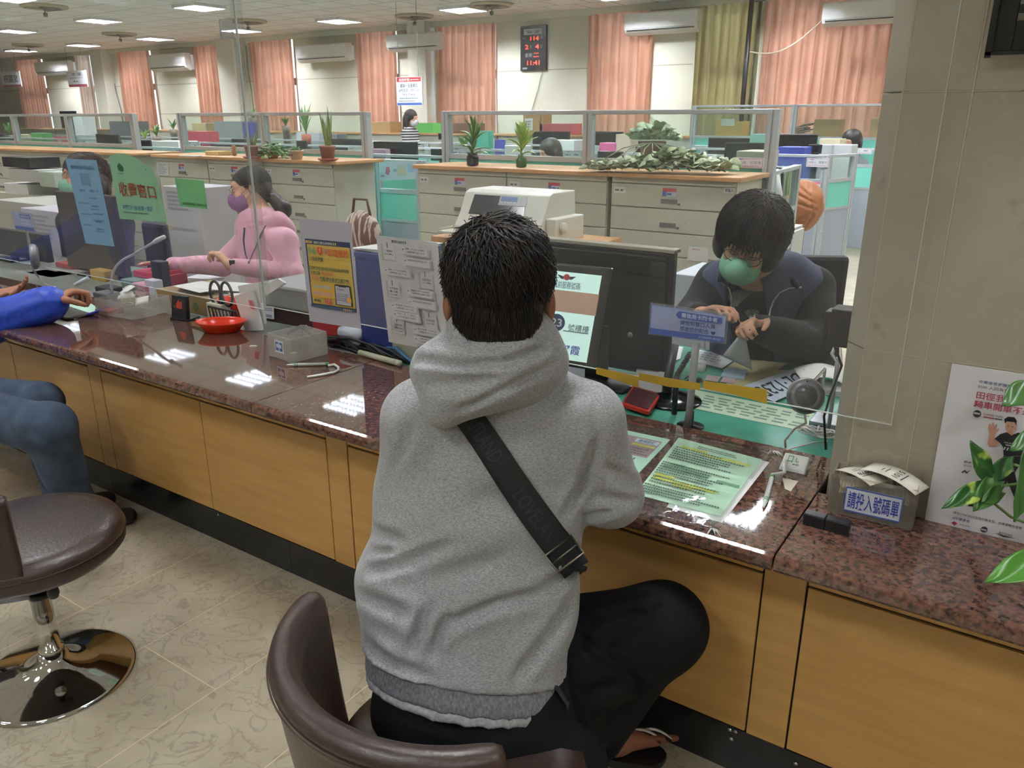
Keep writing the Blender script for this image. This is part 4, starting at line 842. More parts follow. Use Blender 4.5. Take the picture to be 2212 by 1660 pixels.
partition((X(966), YG), (X(1668), YG), zg, [0, fr(1272, 966, 1668), 1], 'tall glass-topped partition behind the cabinets with the trailing plant', 'glass_partition', ZT+.06, None)
partition((X(397), YG), (X(792), YG), zg, [0, fr(574, 397, 792), 1], 'tall glass-topped partition behind the terracotta potted plants', 'glass_partition', ZT+.06)
partition((X(-60), YG), (X(294), YG), zg, [0, fr(38, -60, 294), fr(154, -60, 294), 1], 'tall glass-topped partition at left behind the curly haired clerk', 'glass_partition', ZT+.06)
YL = 5.3; a = onY(814, 343, YL); c = onY(902, 340, YL); zt = float(a[2]); tp = partition((a[0], YL), (c[0]+.03, YL), zt, [0, 1], 'low teal and grey partition with picture panel between the two cabinet rows', glass=zt-.27, teal_z=zt-.52)
q = [onY(x, y, YL-.03) for x, y in ((818, 350), (898, 348), (898, 387), (819, 391))]
sheet_sign('picture_panel', 'pale blue printed picture panel fixed in the low partition frame', 'panel', q, .004, 'b6cbd6', [('p', [(.2, .3), (.28, .25), (.32, .5), (.26, .75), (.18, .6)], 'b86a80'), ('r', .4, .4, .5, .55, '7a9aac'), ('r', .5, .2, .75, .8, 'a8bcae'), ('r', .78, .15, .97, .6, '8fb8d4'), ('p', [(.52, .6), (.6, .4), (.72, .65)], 'c9bf96'), ('r', .05, .7, .16, .8, '8890b0')])
ZP = 1.26
lowp = 'low teal and grey office partitions'
partition((X(1676, 8.6), 8.6), (X(1790, 8.6), 8.6), ZP, [0, 1], 'low partition with name plate and calendar, facing the counter at right', glass=1.0, teal_z=.72, group=lowp)
A, B = onZ(1800, 337, ZP), onZ(1846, 332, ZP); partition((X(1790, 8.6)+.0, 8.64), (B[0], B[1]), ZP, [0, 1], 'low partition running back from the corner post at the aisle', glass=1.0, teal_z=.72, group=lowp)
partition((X(1705, 5.4)-.1, 5.25), (float(onY(1722, 356, 6.4)[0]), 6.4), float(onY(1722, 356, 6.4)[2]), [1], 'low partition end with green towels hanging over it', glass=.95, teal_z=.66, group=lowp)
partition((X(1500, 10.85), 10.85), (X(2000, 10.85), 10.85), ZP, [0, .5, 1], 'farthest low partition across the aisle near the pillar', glass=1.05, teal_z=.78, group=lowp)
partition((X(1497, 11.45), 11.45), (X(1990, 11.45), 11.45), float(onY(1700, 226, 11.45)[2]), [0, .47, 1], 'tall clear partition below the mustard curtain', 'glass_partition', 1.36)
rows = [(6.3, -14.0, -1.75), (8.1, -19.0, -2.6), (10.0, -25, -2.3)]
rn = ['nearest', 'middle', 'farthest']
desk_m = mat('desk_grey', 'b9bab4', .5)
for i, (y, x0, x1) in enumerate(rows):
    n = int((x1-x0)/1.5); partition((x0, y), (x1, y), ZP, [k/n for k in range(n+1)], 'long low partition, %s of the three rows of desks' % rn[i], glass=1.06, teal_z=.8, group='long low partitions between desk rows')
    b = MB(); b.bx(x0, y+.03, .72, x1, y+.75, .745); t = thing('long_desk', 'grey work desk behind the %s long partition' % rn[i], 'desk', ((x0+x1)/2, y+.4, 0)); b.build('desktop', desk_m, t, world=True)
    for k in range(n+1):
        b = MB(); xx = x0+(x1-x0)*k/n; b.bx(xx-.02, y+.05, 0, xx+.02, y+.73, .72); b.build('leg', desk_m, t, world=True)
t = thing('long_desk', 'grey corner desk behind the name plate partition at right', 'desk', (-2.9, 9.3, 0)); b = MB(); b.bx(-3.6, 8.9, .72, -2.15, 9.95, .745); b.build('desktop', desk_m, t, world=True); b = MB(); b.bx(-3.5, 9.0, 0, -3.46, 9.9, .72); b.build('leg', desk_m, t, world=True); b = MB(); b.bx(-2.3, 9.0, 0, -2.26, 9.9, .72); b.build('leg', desk_m, t, world=True)
# low cabinets along the window wall
ZK = 1.36
for k in range(12):
    x0 = -25+k*2.1; b = MB(); t = thing('wall_cabinet', 'low grey cabinet under the windows, place %s along the wall' % ('at the far left end', 'second from the left end', 'third from the left end', 'fourth from the left end', 'left of the middle', 'below the middle air conditioner', 'below the hours sign', 'below the clock-side curtain', 'below the clock', 'below the right salmon curtain', 'below the mustard curtain', 'below the wide curtain')[k], 'cabinet', (x0+1.05, 11.95, 0), 0, 'low cabinets along the window wall')
    b.bx(x0, 11.72, 0, x0+2.08, 12.25, ZK-.03); b.build('body', steel, t, world=True); b = MB(); b.bx(x0-.01, 11.68, ZK-.03, x0+2.09, 12.26, ZK); b.build('worktop', ply, t, world=True)
    for j in range(2): b = MB(); b.bx(x0+.02+j*1.04, 11.705, .05, x0+1.03+j*1.04, 11.72, ZK-.06); b.build('door', steel, t, world=True)
# ---- office items placed by their outline at a distance
def rect(x0, y0, x1, y1, Y): a, c = onY(x0, (y0+y1)/2, Y), onY(x1, (y0+y1)/2, Y); xm = (x0+x1)/2; return a[0], c[0], float(onY(xm, y1, Y)[2]), float(onY(xm, y0, Y)[2])
blk = mat('black_plastic', '1d1d1f', .4); lcd = mat('lcd_black', '0f1012', .25)
def monitor(x0, y0, x1, y1, Y, label, zd=.745, back=True, m=None, group='computer monitors on the office desks'):
    a, c, z0, z1 = rect(x0, y0, x1, y1, Y); t = thing('computer_monitor', label, 'monitor', ((a+c)/2, Y+.06, zd), 0, group); w = c-a; zz0 = min(z0, z1-w*.55); zz0 = max(zz0, zd+.06)
    b = MB(); b.bx(a, Y, zz0, c, Y+.025, z1); b.box(((a+c)/2, Y+.035, (zz0+z1)/2), (w*.6, .03, (z1-zz0)*.5)); b.build('screen_housing', m or blk, t, world=True, bevel=.006)
    b = MB(); b.bx(a+.015, Y-.002, zz0+.02, c-.015, Y, z1-.015); b.build('screen', lcd, t, world=True)
    b = MB(); b.bx((a+c)/2-.03, Y+.045, zd, (a+c)/2+.03, Y+.07, zz0+.1); b.build('stand', blk, t, world=True); b = MB(); b.lathe(((a+c)/2, Y+.06, zd), [(.12, 0), (.12, .008), (.03, .014), (0, .014)], 20); b.build('base', blk, t, world=True)
    return t
def carton(name, x0, y0, x1, y1, Y, dep, m, label, cat, group=None, z0=None, lid=None, items=None):
    a, c, zb, zt_ = rect(x0, y0, x1, y1, Y)
    if z0 is not None: zb = z0
    t = thing(name, label, cat, ((a+c)/2, Y+dep/2, zb), 0, group); b = MB(); b.bx(a, Y, zb, c, Y+dep, zt_); b.build('body', m, t, world=True, bevel=.004)
    if lid: b = MB(); b.bx(a-.004, Y-.004, zt_-lid[0], c+.004, Y+dep+.004, zt_+.004); b.build('lid', lid[1], t, world=True)
    if items: q = [np.array(v) for v in ((a, Y, zt_), (c, Y, zt_), (c, Y, zb), (a, Y, zb))]; print_on(t, face_map(q, .003), items)
    return t
C = lambda n, c, **k: mat(n, c, .6, **k)
kraft, whitep, bluep, redp, grn, pinkp, yel = C('kraft', 'a5875c'), C('white_paper', 'd9dad8'), C('blue_plastic', '2f3f96'), C('red_box', 'a8505a'), C('green_box', '58b05a'), C('pink_item', 'd05a90'), C('yellow_box', 'cdb478')
tealb, lgrey, beige = C('teal_binder', '3f9c86'), C('light_grey', 'bcbec2'), C('beige_box', 'c3b79a')
wk = 11.78
carton('cardboard_box', 801, 263, 843, 283, wk, .3, kraft, 'brown cardboard box on the wall cabinet left of the standing woman', 'box', z0=ZK)
carton('green_crate', 898, 266, 935, 281, wk, .3, grn, 'bright green crate in front of the standing woman', 'crate', z0=ZK)
carton('cardboard_box', 1130, 247, 1172, 279, wk, .3, kraft, 'cardboard box with white label under the clock', 'box', z0=ZK, items=[('r', .1, .2, .5, .8, 'd4d4d4'), ('l', .15, .3, .45, .7, 3, '8a8a8c', 1)])
carton('book_stack', 1165, 267, 1238, 279, wk, .3, redp, 'long dark red stack of ledgers on the wall cabinet', 'books', z0=ZK)
carton('book_stack', 978, 266, 1030, 277, wk, .25, C('brown_books', '6a4a3c'), 'brown stack of ledgers behind the dark-potted snake plant', 'books', z0=ZK)
carton('yellow_tray', 1546, 262, 1604, 283, wk, .3, C('tray_yellow', 'c09a4a'), 'yellow tray with white papers under the mustard curtain', 'tray', z0=ZK, items=[('r', .2, -.15, .7, .3, 'd9dad8')])
carton('cardboard_box', 1758, 258, 1814, 283, wk, .3, C('kraft2', '8d7448'), 'open brown box right of the stacked branches', 'box', z0=ZK)
carton('cardboard_box', 1880, 254, 1905, 286, wk, .3, kraft, 'cardboard box cut off by the pillar edge', 'box', z0=ZK)
a, c, z0, z1 = rect(1695, 253, 1775, 280, wk-.02); b = MB(); r = random.Random(3)
for k in range(9): s = r.uniform(0, .2); zz = ZK+.02+k*.016; b.tube([(a+s, wk+.02+r.uniform(0, .2), zz-.004*k), ((a+c)/2, wk+.1, zz+.01*k*.3), (c-r.uniform(0, .25), wk+r.uniform(0, .25), zz+.012*k*.5)], .011, 5)
solo('branch_bundle', b, C('dry_branch', '5a4c3c'), 'bundle of dry branches lying on the wall cabinet', 'branches')
# stapler-like black item, desk things between
for i, m_ in enumerate([(316-10, 0, 0, 0)]): pass
mons = [(1056, 338, 1175, 352, 6.5, 'monitor behind the green-bottle plant'), (1290, 327, 1345, 352, 6.5, 'monitor left of the trailing plant pot'), (1565, 308, 1652, 330, 6.88, 'monitor just left of the wide partition post'), (1676, 290, 1765, 318, 10.2, 'monitor in front of the seated woman by the pillar'),
 (1745, 312, 1775, 332, 9.3, 'monitor behind the blue bin'), (1372, 318, 1470, 330, 8.3, 'monitor behind the trailing plant leaves'), (1530, 298, 1625, 308, 10.2, 'far monitor below the yellow tray'), (1150, 284, 1230, 303, 10.2, 'far monitor below the red ledgers'), (946, 288, 962, 302, 10.2, 'far monitor left of the glass post'),
 (1285, 284, 1345, 306, 10.2, 'far monitor left of the pink cloth'), (806, 306, 900, 318, 6.5, 'wide black monitor in front of the standing woman'), (715, 300, 782, 316, 8.3, 'monitor behind the terracotta snake plant'), (640, 304, 662, 330, 6.5, 'monitor behind the small cream pot'), (455, 312, 500, 332, 6.5, 'monitor behind the yellow tray on the worktop'),
 (208, 290, 258, 320, 6.5, 'dark grey desktop monitor left of the screen post'), (108, 309, 170, 318, 6.5, 'low black monitor at left'), (265, 302, 325, 322, 6.5, 'monitor behind the left partition end post'), (130, 240, 165, 268, 10.2, 'far monitor below the white hanging sign'), (500, 300, 545, 318, 8.3, 'monitor behind the glued screen seam'), (930, 322, 965, 345, 6.5, 'monitor left of the dark-potted snake plant')]
for x0, y0, x1, y1, Y, lab in mons: monitor(x0, y0, x1, y1, Y, 'black '+lab)
its = [('blue_bin', 1676, 318, 1736, 366, 9.0, .35, bluep, 'dark blue bin on the desk behind the towel partition', 'bin'), ('printer', 1590, 327, 1650, 352, 6.42, .4, C('printer_beige', 'b6aa96'), 'beige printer under the monitor left of the post', 'printer'), ('teal_binder', 1028, 283, 1056, 312, 8.35, .1, tealb, 'teal binder standing beside the dark-potted snake plant', 'binder'),
 ('pink_cloth', 1295, 309, 1332, 322, 8.35, .2, pinkp, 'bright pink folded cloth on a desk left of the trailing plant', 'cloth'), ('white_tray', 1185, 303, 1240, 318, 8.35, .3, whitep, 'white paper tray above the masked woman behind glass', 'tray'), ('document_box', 1090, 315, 1130, 345, 6.85, .15, whitep, 'white document box right of the green-bottle plant', 'box'), ('blue_folder', 1068, 302, 1082, 313, 8.35, .1, bluep, 'small blue folder behind the green-bottle plant', 'folder'),
 ('tissue_box', 805, 322, 832, 333, 6.38, .08, C('lilac', 'b49aa8'), 'lilac tissue box on the low partition desk at left of the papers', 'box'), ('printer', 463, 262, 524, 297, 10.1, .5, C('printer_grey', '8c8f92'), 'grey multifunction printer near the screen seam', 'printer'), ('water_bottle', 525, 264, 540, 288, 10.1, .12, bluep, 'blue bottle beside the grey printer', 'bottle'),
 ('red_folder', 405, 284, 450, 296, 8.4, .2, C('red_folder', 'c04a5a'), 'red folder stack behind the left glass partition', 'folder'), ('cardboard_box', 415, 266, 445, 284, 10.1, .3, C('sand_box', 'b8a47a'), 'sand coloured box behind the red folder stack', 'box'), ('copier', 236, 262, 275, 278, 10.1, .5, C('copier', '5c6062'), 'dark copier below the white hanging sign', 'printer'),
 ('green_folder', 68, 288, 92, 312, 8.4, .2, C('green_folder', '4e9a52'), 'green folder stack at far left', 'folder'), ('red_box', 118, 296, 132, 309, 8.4, .2, C('red_small', 'b84450'), 'small red box at far left behind glass', 'box'), ('white_box', 158, 252, 178, 273, 10.1, .3, whitep, 'white box on the far desk left of the first curtain', 'box'), ('book_stack', 35, 291, 62, 312, 8.4, .2, beige, 'beige ledger stack at far left', 'books'),
 ('paper_tray', 328, 305, 385, 320, 6.45, .3, whitep, 'white paper tray left of the yellow worktop tray', 'tray'), ('green_bag', 700, 290, 728, 304, 8.4, .2, C('grey_bag', '6c7078'), 'grey bag on the desk behind the snake plants', 'bag'), ('document_box', 640, 286, 690, 300, 10.1, .2, lgrey, 'light grey document box below the middle air conditioner', 'box'), ('white_tray', 1330, 290, 1362, 312, 8.35, .2, C('cream_cloth', 'cdb8a4'), 'cream cloth bundle hanging above the pink cloth', 'cloth'),
 ('carton', 1620, 290, 1665, 300, 10.1, .3, C('green_label', '7aa89a'), 'pale green box below the yellow tray', 'box'), ('beige_box', 1770, 300, 1815, 312, 10.1, .3, beige, 'beige box left of the woman by the pillar', 'box'), ('file_box', 1758, 313, 1796, 333, 9.5, .3, C('clear_file', 'b8bcbc'), 'pale translucent file box beside the corner post', 'box'), ('file_box', 1800, 313, 1840, 333, 9.62, .3, C('clear_file', 'b8bcbc'), 'pale translucent file box right of the corner post', 'box')]
for nm, x0, y0, x1, y1, Y, d, m_, lab, cat in its:
    z0 = .745 if Y > 6.35 else None; carton(nm, x0, y0, x1, y1, Y, d, m_, lab, cat, z0=z0)
# white name plates with pink frames hanging on partitions
def plate(x0, y0, x1, y1, Y, label, txt=''):
    a, c, z0, z1 = rect(x0, y0, x1, y1, Y); q = [np.array(v) for v in ((a, Y, z1), (c, Y, z1), (c, Y, z0), (a, Y, z0))]
    it = [('r', .03, .08, .97, .12, 'a888a0'), ('r', .03, .88, .97, .92, 'a888a0'), ('r', .03, .08, .05, .92, 'a888a0'), ('r', .95, .08, .97, .92, 'a888a0'), ('p', [(.1, .08), (.4, .08), (.25, .25)], 'b08aa8'), ('l', .08, .74, .92, .86, 1, 'c07a8a', 3)]
    it += [('t', txt[0], .1, .35, .44, .62, '6c7090'), ('t', txt[1], .56, .3, .92, .62, '6c7090')] if txt else [('l', .1, .35, .45, .62, 1, '7a7c94', 5), ('l', .56, .3, .92, .62, 1, '7a7c94', 6)]
    sheet_sign('name_plate', label, 'name plate', q, .006, 'd6d4d8', it, group='name plates on the partitions')
plate(1583, 341, 1650, 363, YG-.03, 'pink framed name plate on the glass partition, left of its right end post', ('技術員', '邱秀香')); plate(1742, 342, 1790, 361, 8.55, 'pink framed name plate on the low partition at right', ('技術士', '蔡美玲')); plate(1842, 320, 1884, 333, 10.79, 'pink framed name plate below the woman by the pillar')
plate(968, 318, 1040, 345, 6.24, 'pink framed name plate left behind the dark-potted snake plant'); plate(1218, 325, 1258, 345, 6.24, 'pink framed name plate right of the masked woman behind glass'); plate(752, 318, 785, 340, 6.24, 'pink framed name plate right of the terracotta snake plant'); plate(265, 303, 292, 322, 6.24, 'pink framed name plate left of the partition end post'); plate(404, 306, 432, 325, 6.24, 'pink framed name plate behind the yellow worktop tray')
q = [onY(x, y, 8.54) for x, y in ((1726, 392), (1773, 394), (1771, 433), (1724, 431))]; sheet_sign('wall_calendar', 'white desk calendar with pink bar pinned on the low partition', 'calendar', q, .006, 'cfd0d4', [('r', 0, 0, 1, .1, 'd05a80'), ('l', .1, .2, .5, .9, 5, '8a8c94', 3), ('r', .6, .35, .9, .8, 'd6c8b8')])
# towels, strap bag, brown jacket on chair beyond
def cloth(name, label, cat, pts, Y, m, thick=.01, wav=.01):
    b = MB(); q = [onY(x, y, Y) for x, y in pts]
    b.sheet(lambda u, v: (lambda p: (p[0], p[1]+wav*math.sin(u*14+v*3), p[2]))((q[0]*(1-u)+q[1]*u)*(1-v)+(q[3]*(1-u)+q[2]*u)*v), 14, 8); solo(name, b, m, label, cat, solid=thick)
cloth('hand_towel', 'pale green towel hanging over the low partition, right one of two', 'towel', [(1694, 362), (1708, 358), (1706, 421), (1692, 424)], 6.1, C('towel_green', 'b4c89c')); cloth('hand_towel', 'pale green towel hanging over the low partition, left one of two', 'towel', [(1679, 366), (1689, 362), (1687, 420), (1677, 430)], 5.85, C('towel_green2', 'a4b892'))
b = MB(); P = [onY(x, y, 5.75) for x, y in ((1674, 362), (1686, 364), (1691, 378), (1688, 425))]; b.tube(P, [.02, .024, .024, .02], 8, flat=.4); solo('black_strap', b, blk, 'thick black strap hooked over the towel partition', 'strap')
b = MB(); c = onY(1680, 470, 5.6); P = [onY(x, y, 5.62) for x, y in ((1674, 366), (1682, 420), (1676, 440), (1672, 480))]; b.tube(P, [.05, .06, .07, .03], 10, flat=.4); solo('tote_bag', b, C('bag_white', 'c9cbce'), 'white tote bag hanging left of the towels', 'bag')
b = MB(); P = [onY(x, y, 5.7) for x, y in ((1690, 425), (1686, 450), (1684, 480), (1688, 495))]; b.tube(P, [.005, .03, .055, .04], 8, flat=.3); solo('red_cloth', b, C('crimson', 'cf3a5c'), 'crimson cloth hanging under the green towels', 'cloth')
jt = thing('jacket', 'rust brown padded jacket draped over a chair behind the towel partition', 'jacket', tuple(onY(1735, 440, 7.4))); c = onY(1733, 446, 7.4)
jp = [ell(c, (.16, .12, .23), k=.05), ell(c+[.05, -.02, .02], (.13, .14, .19), k=.05), ell(c+[-.1, -.13, -.08], (.09, .1, .09), k=.02, op='-')]
flesh('shell', jp+creased(jp, [(1722, 400, 1750, 425, .012, .02), (1718, 418, 1760, 440, .012, .02), (1725, 440, 1765, 455, .012, .018), (1745, 395, 1755, 470, .012, .014), (1720, 480, 1750, 465, .012, .018), (1738, 490, 1760, 455, .012, .014)], .012), .011, C('rust', '8f5528'), jt, wob=waves(.006, 45, 3))
b = MB(); b.box(tuple(c+[-.04, .02, -.06]), (.1, .1, .14)); b.bx(c[0]-.03, c[1]+.02, 0, c[0]+.03, c[1]+.06, c[2]-.1); solo('office_chair', b, blk, 'dark chair back inside the rust brown jacket', 'chair')
# ---- plants
leaf_g = mat('leaf_green', '47703a', .45, col2='6f9a4a', nscale=9); leaf_l = mat('leaf_lime', '8fb04a', .45, col2='a9c568', nscale=8); leaf_s = mat('leaf_snake', '4c6e44', .45, col2='9aa85a', nscale=14, stretch=(3, 3, .3)); leaf_v = mat('leaf_grey_green', '8d9c78', .6, col2='aab492', nscale=10); terra = mat('terracotta', 'a35a45', .7); terra2 = mat('terracotta_pale', '9c6a58', .7); soil = mat('soil', '3a2c20', .9)
def blade(b, base, tip, w, bend, seg=7, fold=.25, mi=0, shape=0):
    base, tip = np.array(base, float), np.array(tip, float); d = tip-base; L_ = np.linalg.norm(d); s = unit(np.cross(d, [bend[1]+.01, -bend[0], .3])) if np.linalg.norm(bend) > 0 else unit(np.cross(d, [.3, 1, .1])); n = unit(np.cross(s, d)); vs = []
    for i in range(seg+1):
        t = i/seg; p = base+d*t+np.array([bend[0], bend[1], bend[2]])*math.sin(PI*t)*L_; ww = w*(math.sin(PI*min(1, .12+t*.88))**.7 if shape == 0 else (t**.35*(1-t)**.5*1.5+.02)); ww = ww*(1-t**6)
        vs += [p-s*ww/2+n*ww*fold, p, p+s*ww/2+n*ww*fold]
    b.add(vs, [(3*i+j, 3*i+j+1, 3*i+j+4, 3*i+j+3) for i in range(seg) for j in (0, 1)], mi, True)
def pot(t, P, r, h, m, saucer=None):
    b = MB(); b.lathe(P, [(r*.72, 0), (r*.95, h*.85), (r*1.02, h*.86), (r*1.04, h), (r*.93, h), (r*.9, h*.88), (0, h*.86)], 24); b.build('pot', m, t, world=True)
    b = MB(); b.lathe((P[0], P[1], P[2]+h*.865), [(r*.9, 0), (0, .004)], 16); b.build('soil', soil, t, world=True)
    if saucer: b = MB(); b.lathe((P[0], P[1], P[2]-.0), [(r*.9, -.0), (r*1.25, .012), (r*1.28, .02), (r*1.1, .014), (0, .012)], 24); b.build('saucer', saucer, t, world=True)
def snake(px, py, hpx, label, r, h, m, seed, n=9, spread=.12, wd=.035, lm=None, sauc=None, z=None, Y=None, name='snake_plant'):
    P = onZ(px, py, z if z is not None else ZW) if Y is None else onY(px, py, Y); t = thing(name, label, 'potted plant', tuple(P)); pot(t, tuple(P), r, h, m, sauc); b = MB(); rr = random.Random(seed); H = hz(P, hpx)-h
    for k in range(n):
        a = k*2.4; s = rr.uniform(.2, 1)*spread; hh = H*rr.uniform(.5, 1) if k else H; base = P+[.015*math.cos(a), .015*math.sin(a), h*.85]; tip = P+[s*math.cos(a), s*math.sin(a), h+hh]; blade(b, base, tip, wd*rr.uniform(.8, 1.1), (0, 0, 0))
    b.build('foliage', lm or leaf_s, t, world=True, solid=.0015); return t
snake(709, 348, 230, 'snake plant in a tall terracotta pot at the right end of the worktop', .062, .115, terra2, 1, 8, .1, .04, sauc=terra)
snake(545, 343, 285, 'snake plant in a brick red pot behind the screen seam', .058, .105, terra, 2, 8, .08, .035, sauc=terra)
def dracaena(px, py, hpx, label, potf, seed, n=26, L_=.16, wd=.022, lm=leaf_g, stem=.1):
    P = onZ(px, py, ZW); t = thing('potted_dracaena', label, 'potted plant', tuple(P)); potf(t, P); b = MB(); rr = random.Random(seed); H = hz(P, hpx)
    for k in range(n):
        a = k*2.4; f = k/n; base = P+[0, 0, stem+(H-stem)*.75*f]; el = rr.uniform(-.1, .6)+f*1.1; l = L_*(1-.3*f)*rr.uniform(.8, 1.1); tip = base+np.array([math.cos(a)*math.cos(el), math.sin(a)*math.cos(el), math.sin(el)])*l
        if tip[2] > P[2]+H: tip[2] = P[2]+H
        blade(b, base, tip, wd, (0, 0, .12*(1 if el < .8 else 0)), 6)
    b.build('foliage', lm, t, world=True, solid=.001); b = MB(); b.tube([tuple(P+[0, 0, stem*.5]), tuple(P+[0, 0, stem+(H-stem)*.75])], .006, 6); b.build('stem', leaf_g, t, world=True)
def jar(t, P): b = MB(); b.lathe(tuple(P), [(.035, 0), (.042, .01), (.042, .06), (.034, .075), (.036, .085), (.03, .08), (0, .06)], 14, smooth=False); b.build('pot', mat('navy_glass', '1c2230', .15), t, world=True)
def bottle(t, P): b = MB(); b.lathe(tuple(P), [(.03, 0), (.036, .01), (.036, .05), (.02, .07), (.018, .085), (.014, .085), (0, .05)], 16); b.build('bottle', mat('green_glass', '2c5a24', .15), t, world=True)
dracaena(1021, 359, 248, 'spiky green plant in a dark faceted jar on the worktop', jar, 3, 24, .15, .03, leaf_g, .07); dracaena(1126, 362, 262, 'lime green plant in a small green glass bottle', bottle, 4, 24, .15, .026, leaf_l, .08)
def bushy(px, py, label, R_, n, lm, seed, lw, sq=.6, lift=.05, name='potted_pothos'):
    P = onZ(px, py, ZW); t = thing(name, label, 'potted plant', tuple(P)); b = MB(); rr = random.Random(seed)
    for k in range(n):
        a = rr.uniform(0, 6.28); s = math.sqrt(rr.random()); c0 = P+[R_[0]*s*math.cos(a), R_[1]*s*math.sin(a), lift+R_[2]*(1-s*s)*rr.uniform(.3, 1)]; d = unit([math.cos(a)+rr.uniform(-.5, .5), math.sin(a)+rr.uniform(-.5, .5), rr.uniform(-.5, .5)]); blade(b, c0, c0+d*lw, lw*.8, (0, 0, .1), 5, .15, 0, 1)
    b.build('foliage', lm, t, world=True, solid=.001); return t, P
t, P = bushy(590, 342, 'dense bright green pothos between the two snake plants', (.135, .1, .12), 150, leaf_g, 5, .05, lift=.015); pot(t, tuple(P), .05, .06, terra)
t = thing('cream_planter', 'small cream planter with brown lettering and low green plant', 'potted plant', tuple(onZ(641, 345, ZW))); P = onZ(641, 345, ZW); pot(t, tuple(P), .058, .072, mat('cream_pot', 'c9b9a0', .6)); b = MB(); rr = random.Random(8)
for k in range(40): a = rr.uniform(0, 6.3); s = rr.uniform(0, .05); p_ = P+[s*math.cos(a), s*math.sin(a), .065]; blade(b, p_, p_+[rr.uniform(-.03, .03), rr.uniform(-.03, .03), rr.uniform(.01, .04)], .02, (0, 0, 0), 4, .1, 0, 1)
b.build('foliage', leaf_g, t, world=True, solid=.001)
q = [P+[-.035, -.0585, .055], P+[.035, -.0585, .055], P+[.03, -.052, .02], P+[-.03, -.052, .02]]; print_on(t, face_map(q, .004), [('l', .1, .2, .9, .8, 1, '5a4030', 3)])
carton('storage_tray', 443, 327, 472, 341, 4.55, .14, yel, 'pale yellow plastic tray on the worktop at left', 'tray', z0=ZW); p_ = onZ(412, 338, ZW); b = MB(); b.box((p_[0], p_[1], ZW+.004), (.16, .1, .008), .2); solo('paper_sheets', b, whitep, 'white sheets beside the yellow tray on the worktop', 'paper')
p_ = onZ(507, 337, ZW); t = thing('figurine', 'small brown and grey figurine next to the brick red pot', 'figurine', tuple(p_)); flesh('body', [cap(p_+[0, 0, .02], p_+[0, 0, .05], .022, .016), ell(p_+[0, 0, .075], (.018, .018, .02))], .005, mat('figurine_brown', '8a6248', .6), t)
# trailing plant
P = onZ(1392, 352, ZW); P = P+[0, .12, 0]; t = thing('trailing_plant', 'large grey-green trailing plant in a brick red pot over the right cabinet', 'potted plant', tuple(P)); pot(t, tuple(P), .10, .15, terra); b = MB(); rr = random.Random(12)
for k in range(110):
    a = rr.uniform(0, 6.28); s = math.sqrt(rr.random()); c0 = P+[.15*s*math.cos(a), .12*s*math.sin(a), .16+.13*(1-s)*rr.uniform(.2, 1)]; d = unit([math.cos(a), math.sin(a), rr.uniform(.0, .9)]); blade(b, c0, c0+d*.08, .085, (rr.uniform(-.25, .25), rr.uniform(-.25, .25), .1), 5, .12, 0, 1)
L0, L1 = onZ(1265, 372, ZW), onZ(1560, 380, ZW)
for k in range(360):
    f = rr.random(); base = L0*(1-f)+L1*f; hgt = .09*math.exp(-((f-.62)/.3)**2)*rr.random()+.015+.03*rr.random(); c0 = base+[0, rr.uniform(-.03, .2), hgt]; a = rr.uniform(0, 6.28); d = unit([math.cos(a), math.sin(a)-.3, rr.uniform(-.3, .5)]); blade(b, c0, c0+d*.058, .065, (rr.uniform(-.25, .25), rr.uniform(-.25, .25), .1), 5, .12, 0, 1)
b.build('foliage', leaf_v, t, world=True, solid=.001)
b = MB()
for k in range(9): f = k/8; e = L0*(1-f)+L1*f; b.tube([tuple(P+[0, 0, .15]), tuple((P+e)/2+[0, 0, .12]), tuple(e+[0, .05, .02])], .004, 5)
b.build('stem', mat('stem_brown', '6c6a48', .7), t, world=True)
p_ = onZ(1481, 356, ZW); b = MB(); b.lathe((p_[0], p_[1]+.1, ZW), [(.03, 0), (.042, .075), (.038, .075), (0, .01)], 20); solo('paper_cup', b, mat('cup_tan', 'b8a272', .6), 'tan cup half hidden in the trailing leaves', 'cup')
# far plants seen through the glass
for k, (px, py, hp, lab, Y) in enumerate(((650, 290, 222, 'small leafy plant in a brown pot right of the seam, on a far desk', 8.35), (990, 322, 285, 'reddish potted plant behind the dark jar', 6.5), (365, 280, 255, 'small green plant on a far desk at left', 10.2), (327, 295, 265, 'young snake plant on a far desk at left', 8.35), (303, 300, 275, 'light green plant left of the young snake plant', 8.35), (10, 292, 262, 'leafy plant at the far left edge', 8.35), (608, 272, 250, 'small plant under the middle air conditioner', 10.2), (537, 255, 232, 'spider plant arching behind the screen seam', 10.2))):
    a = onY(px, py, Y); zb = .745; P = np.array([a[0], Y+.1, zb]); t = thing('far_plant', lab, 'potted plant', tuple(P)); hpot = a[2]-zb; pot(t, tuple(P), .07, max(.12, hpot), terra if k < 2 else C('grey_pot', '6c6458')); b = MB(); rr = random.Random(k); H = onY(px, hp, Y)[2]-a[2]
    for j in range(16): an = j*2.4; base = P+[0, 0, hpot]; tip = base+[math.cos(an)*.13*rr.uniform(.3, 1), math.sin(an)*.1, H*rr.uniform(.4, 1)]; blade(b, base, tip, .035, (0, 0, .1), 5)
    b.build('foliage', leaf_g if k != 4 else leaf_l, t, world=True, solid=.002)
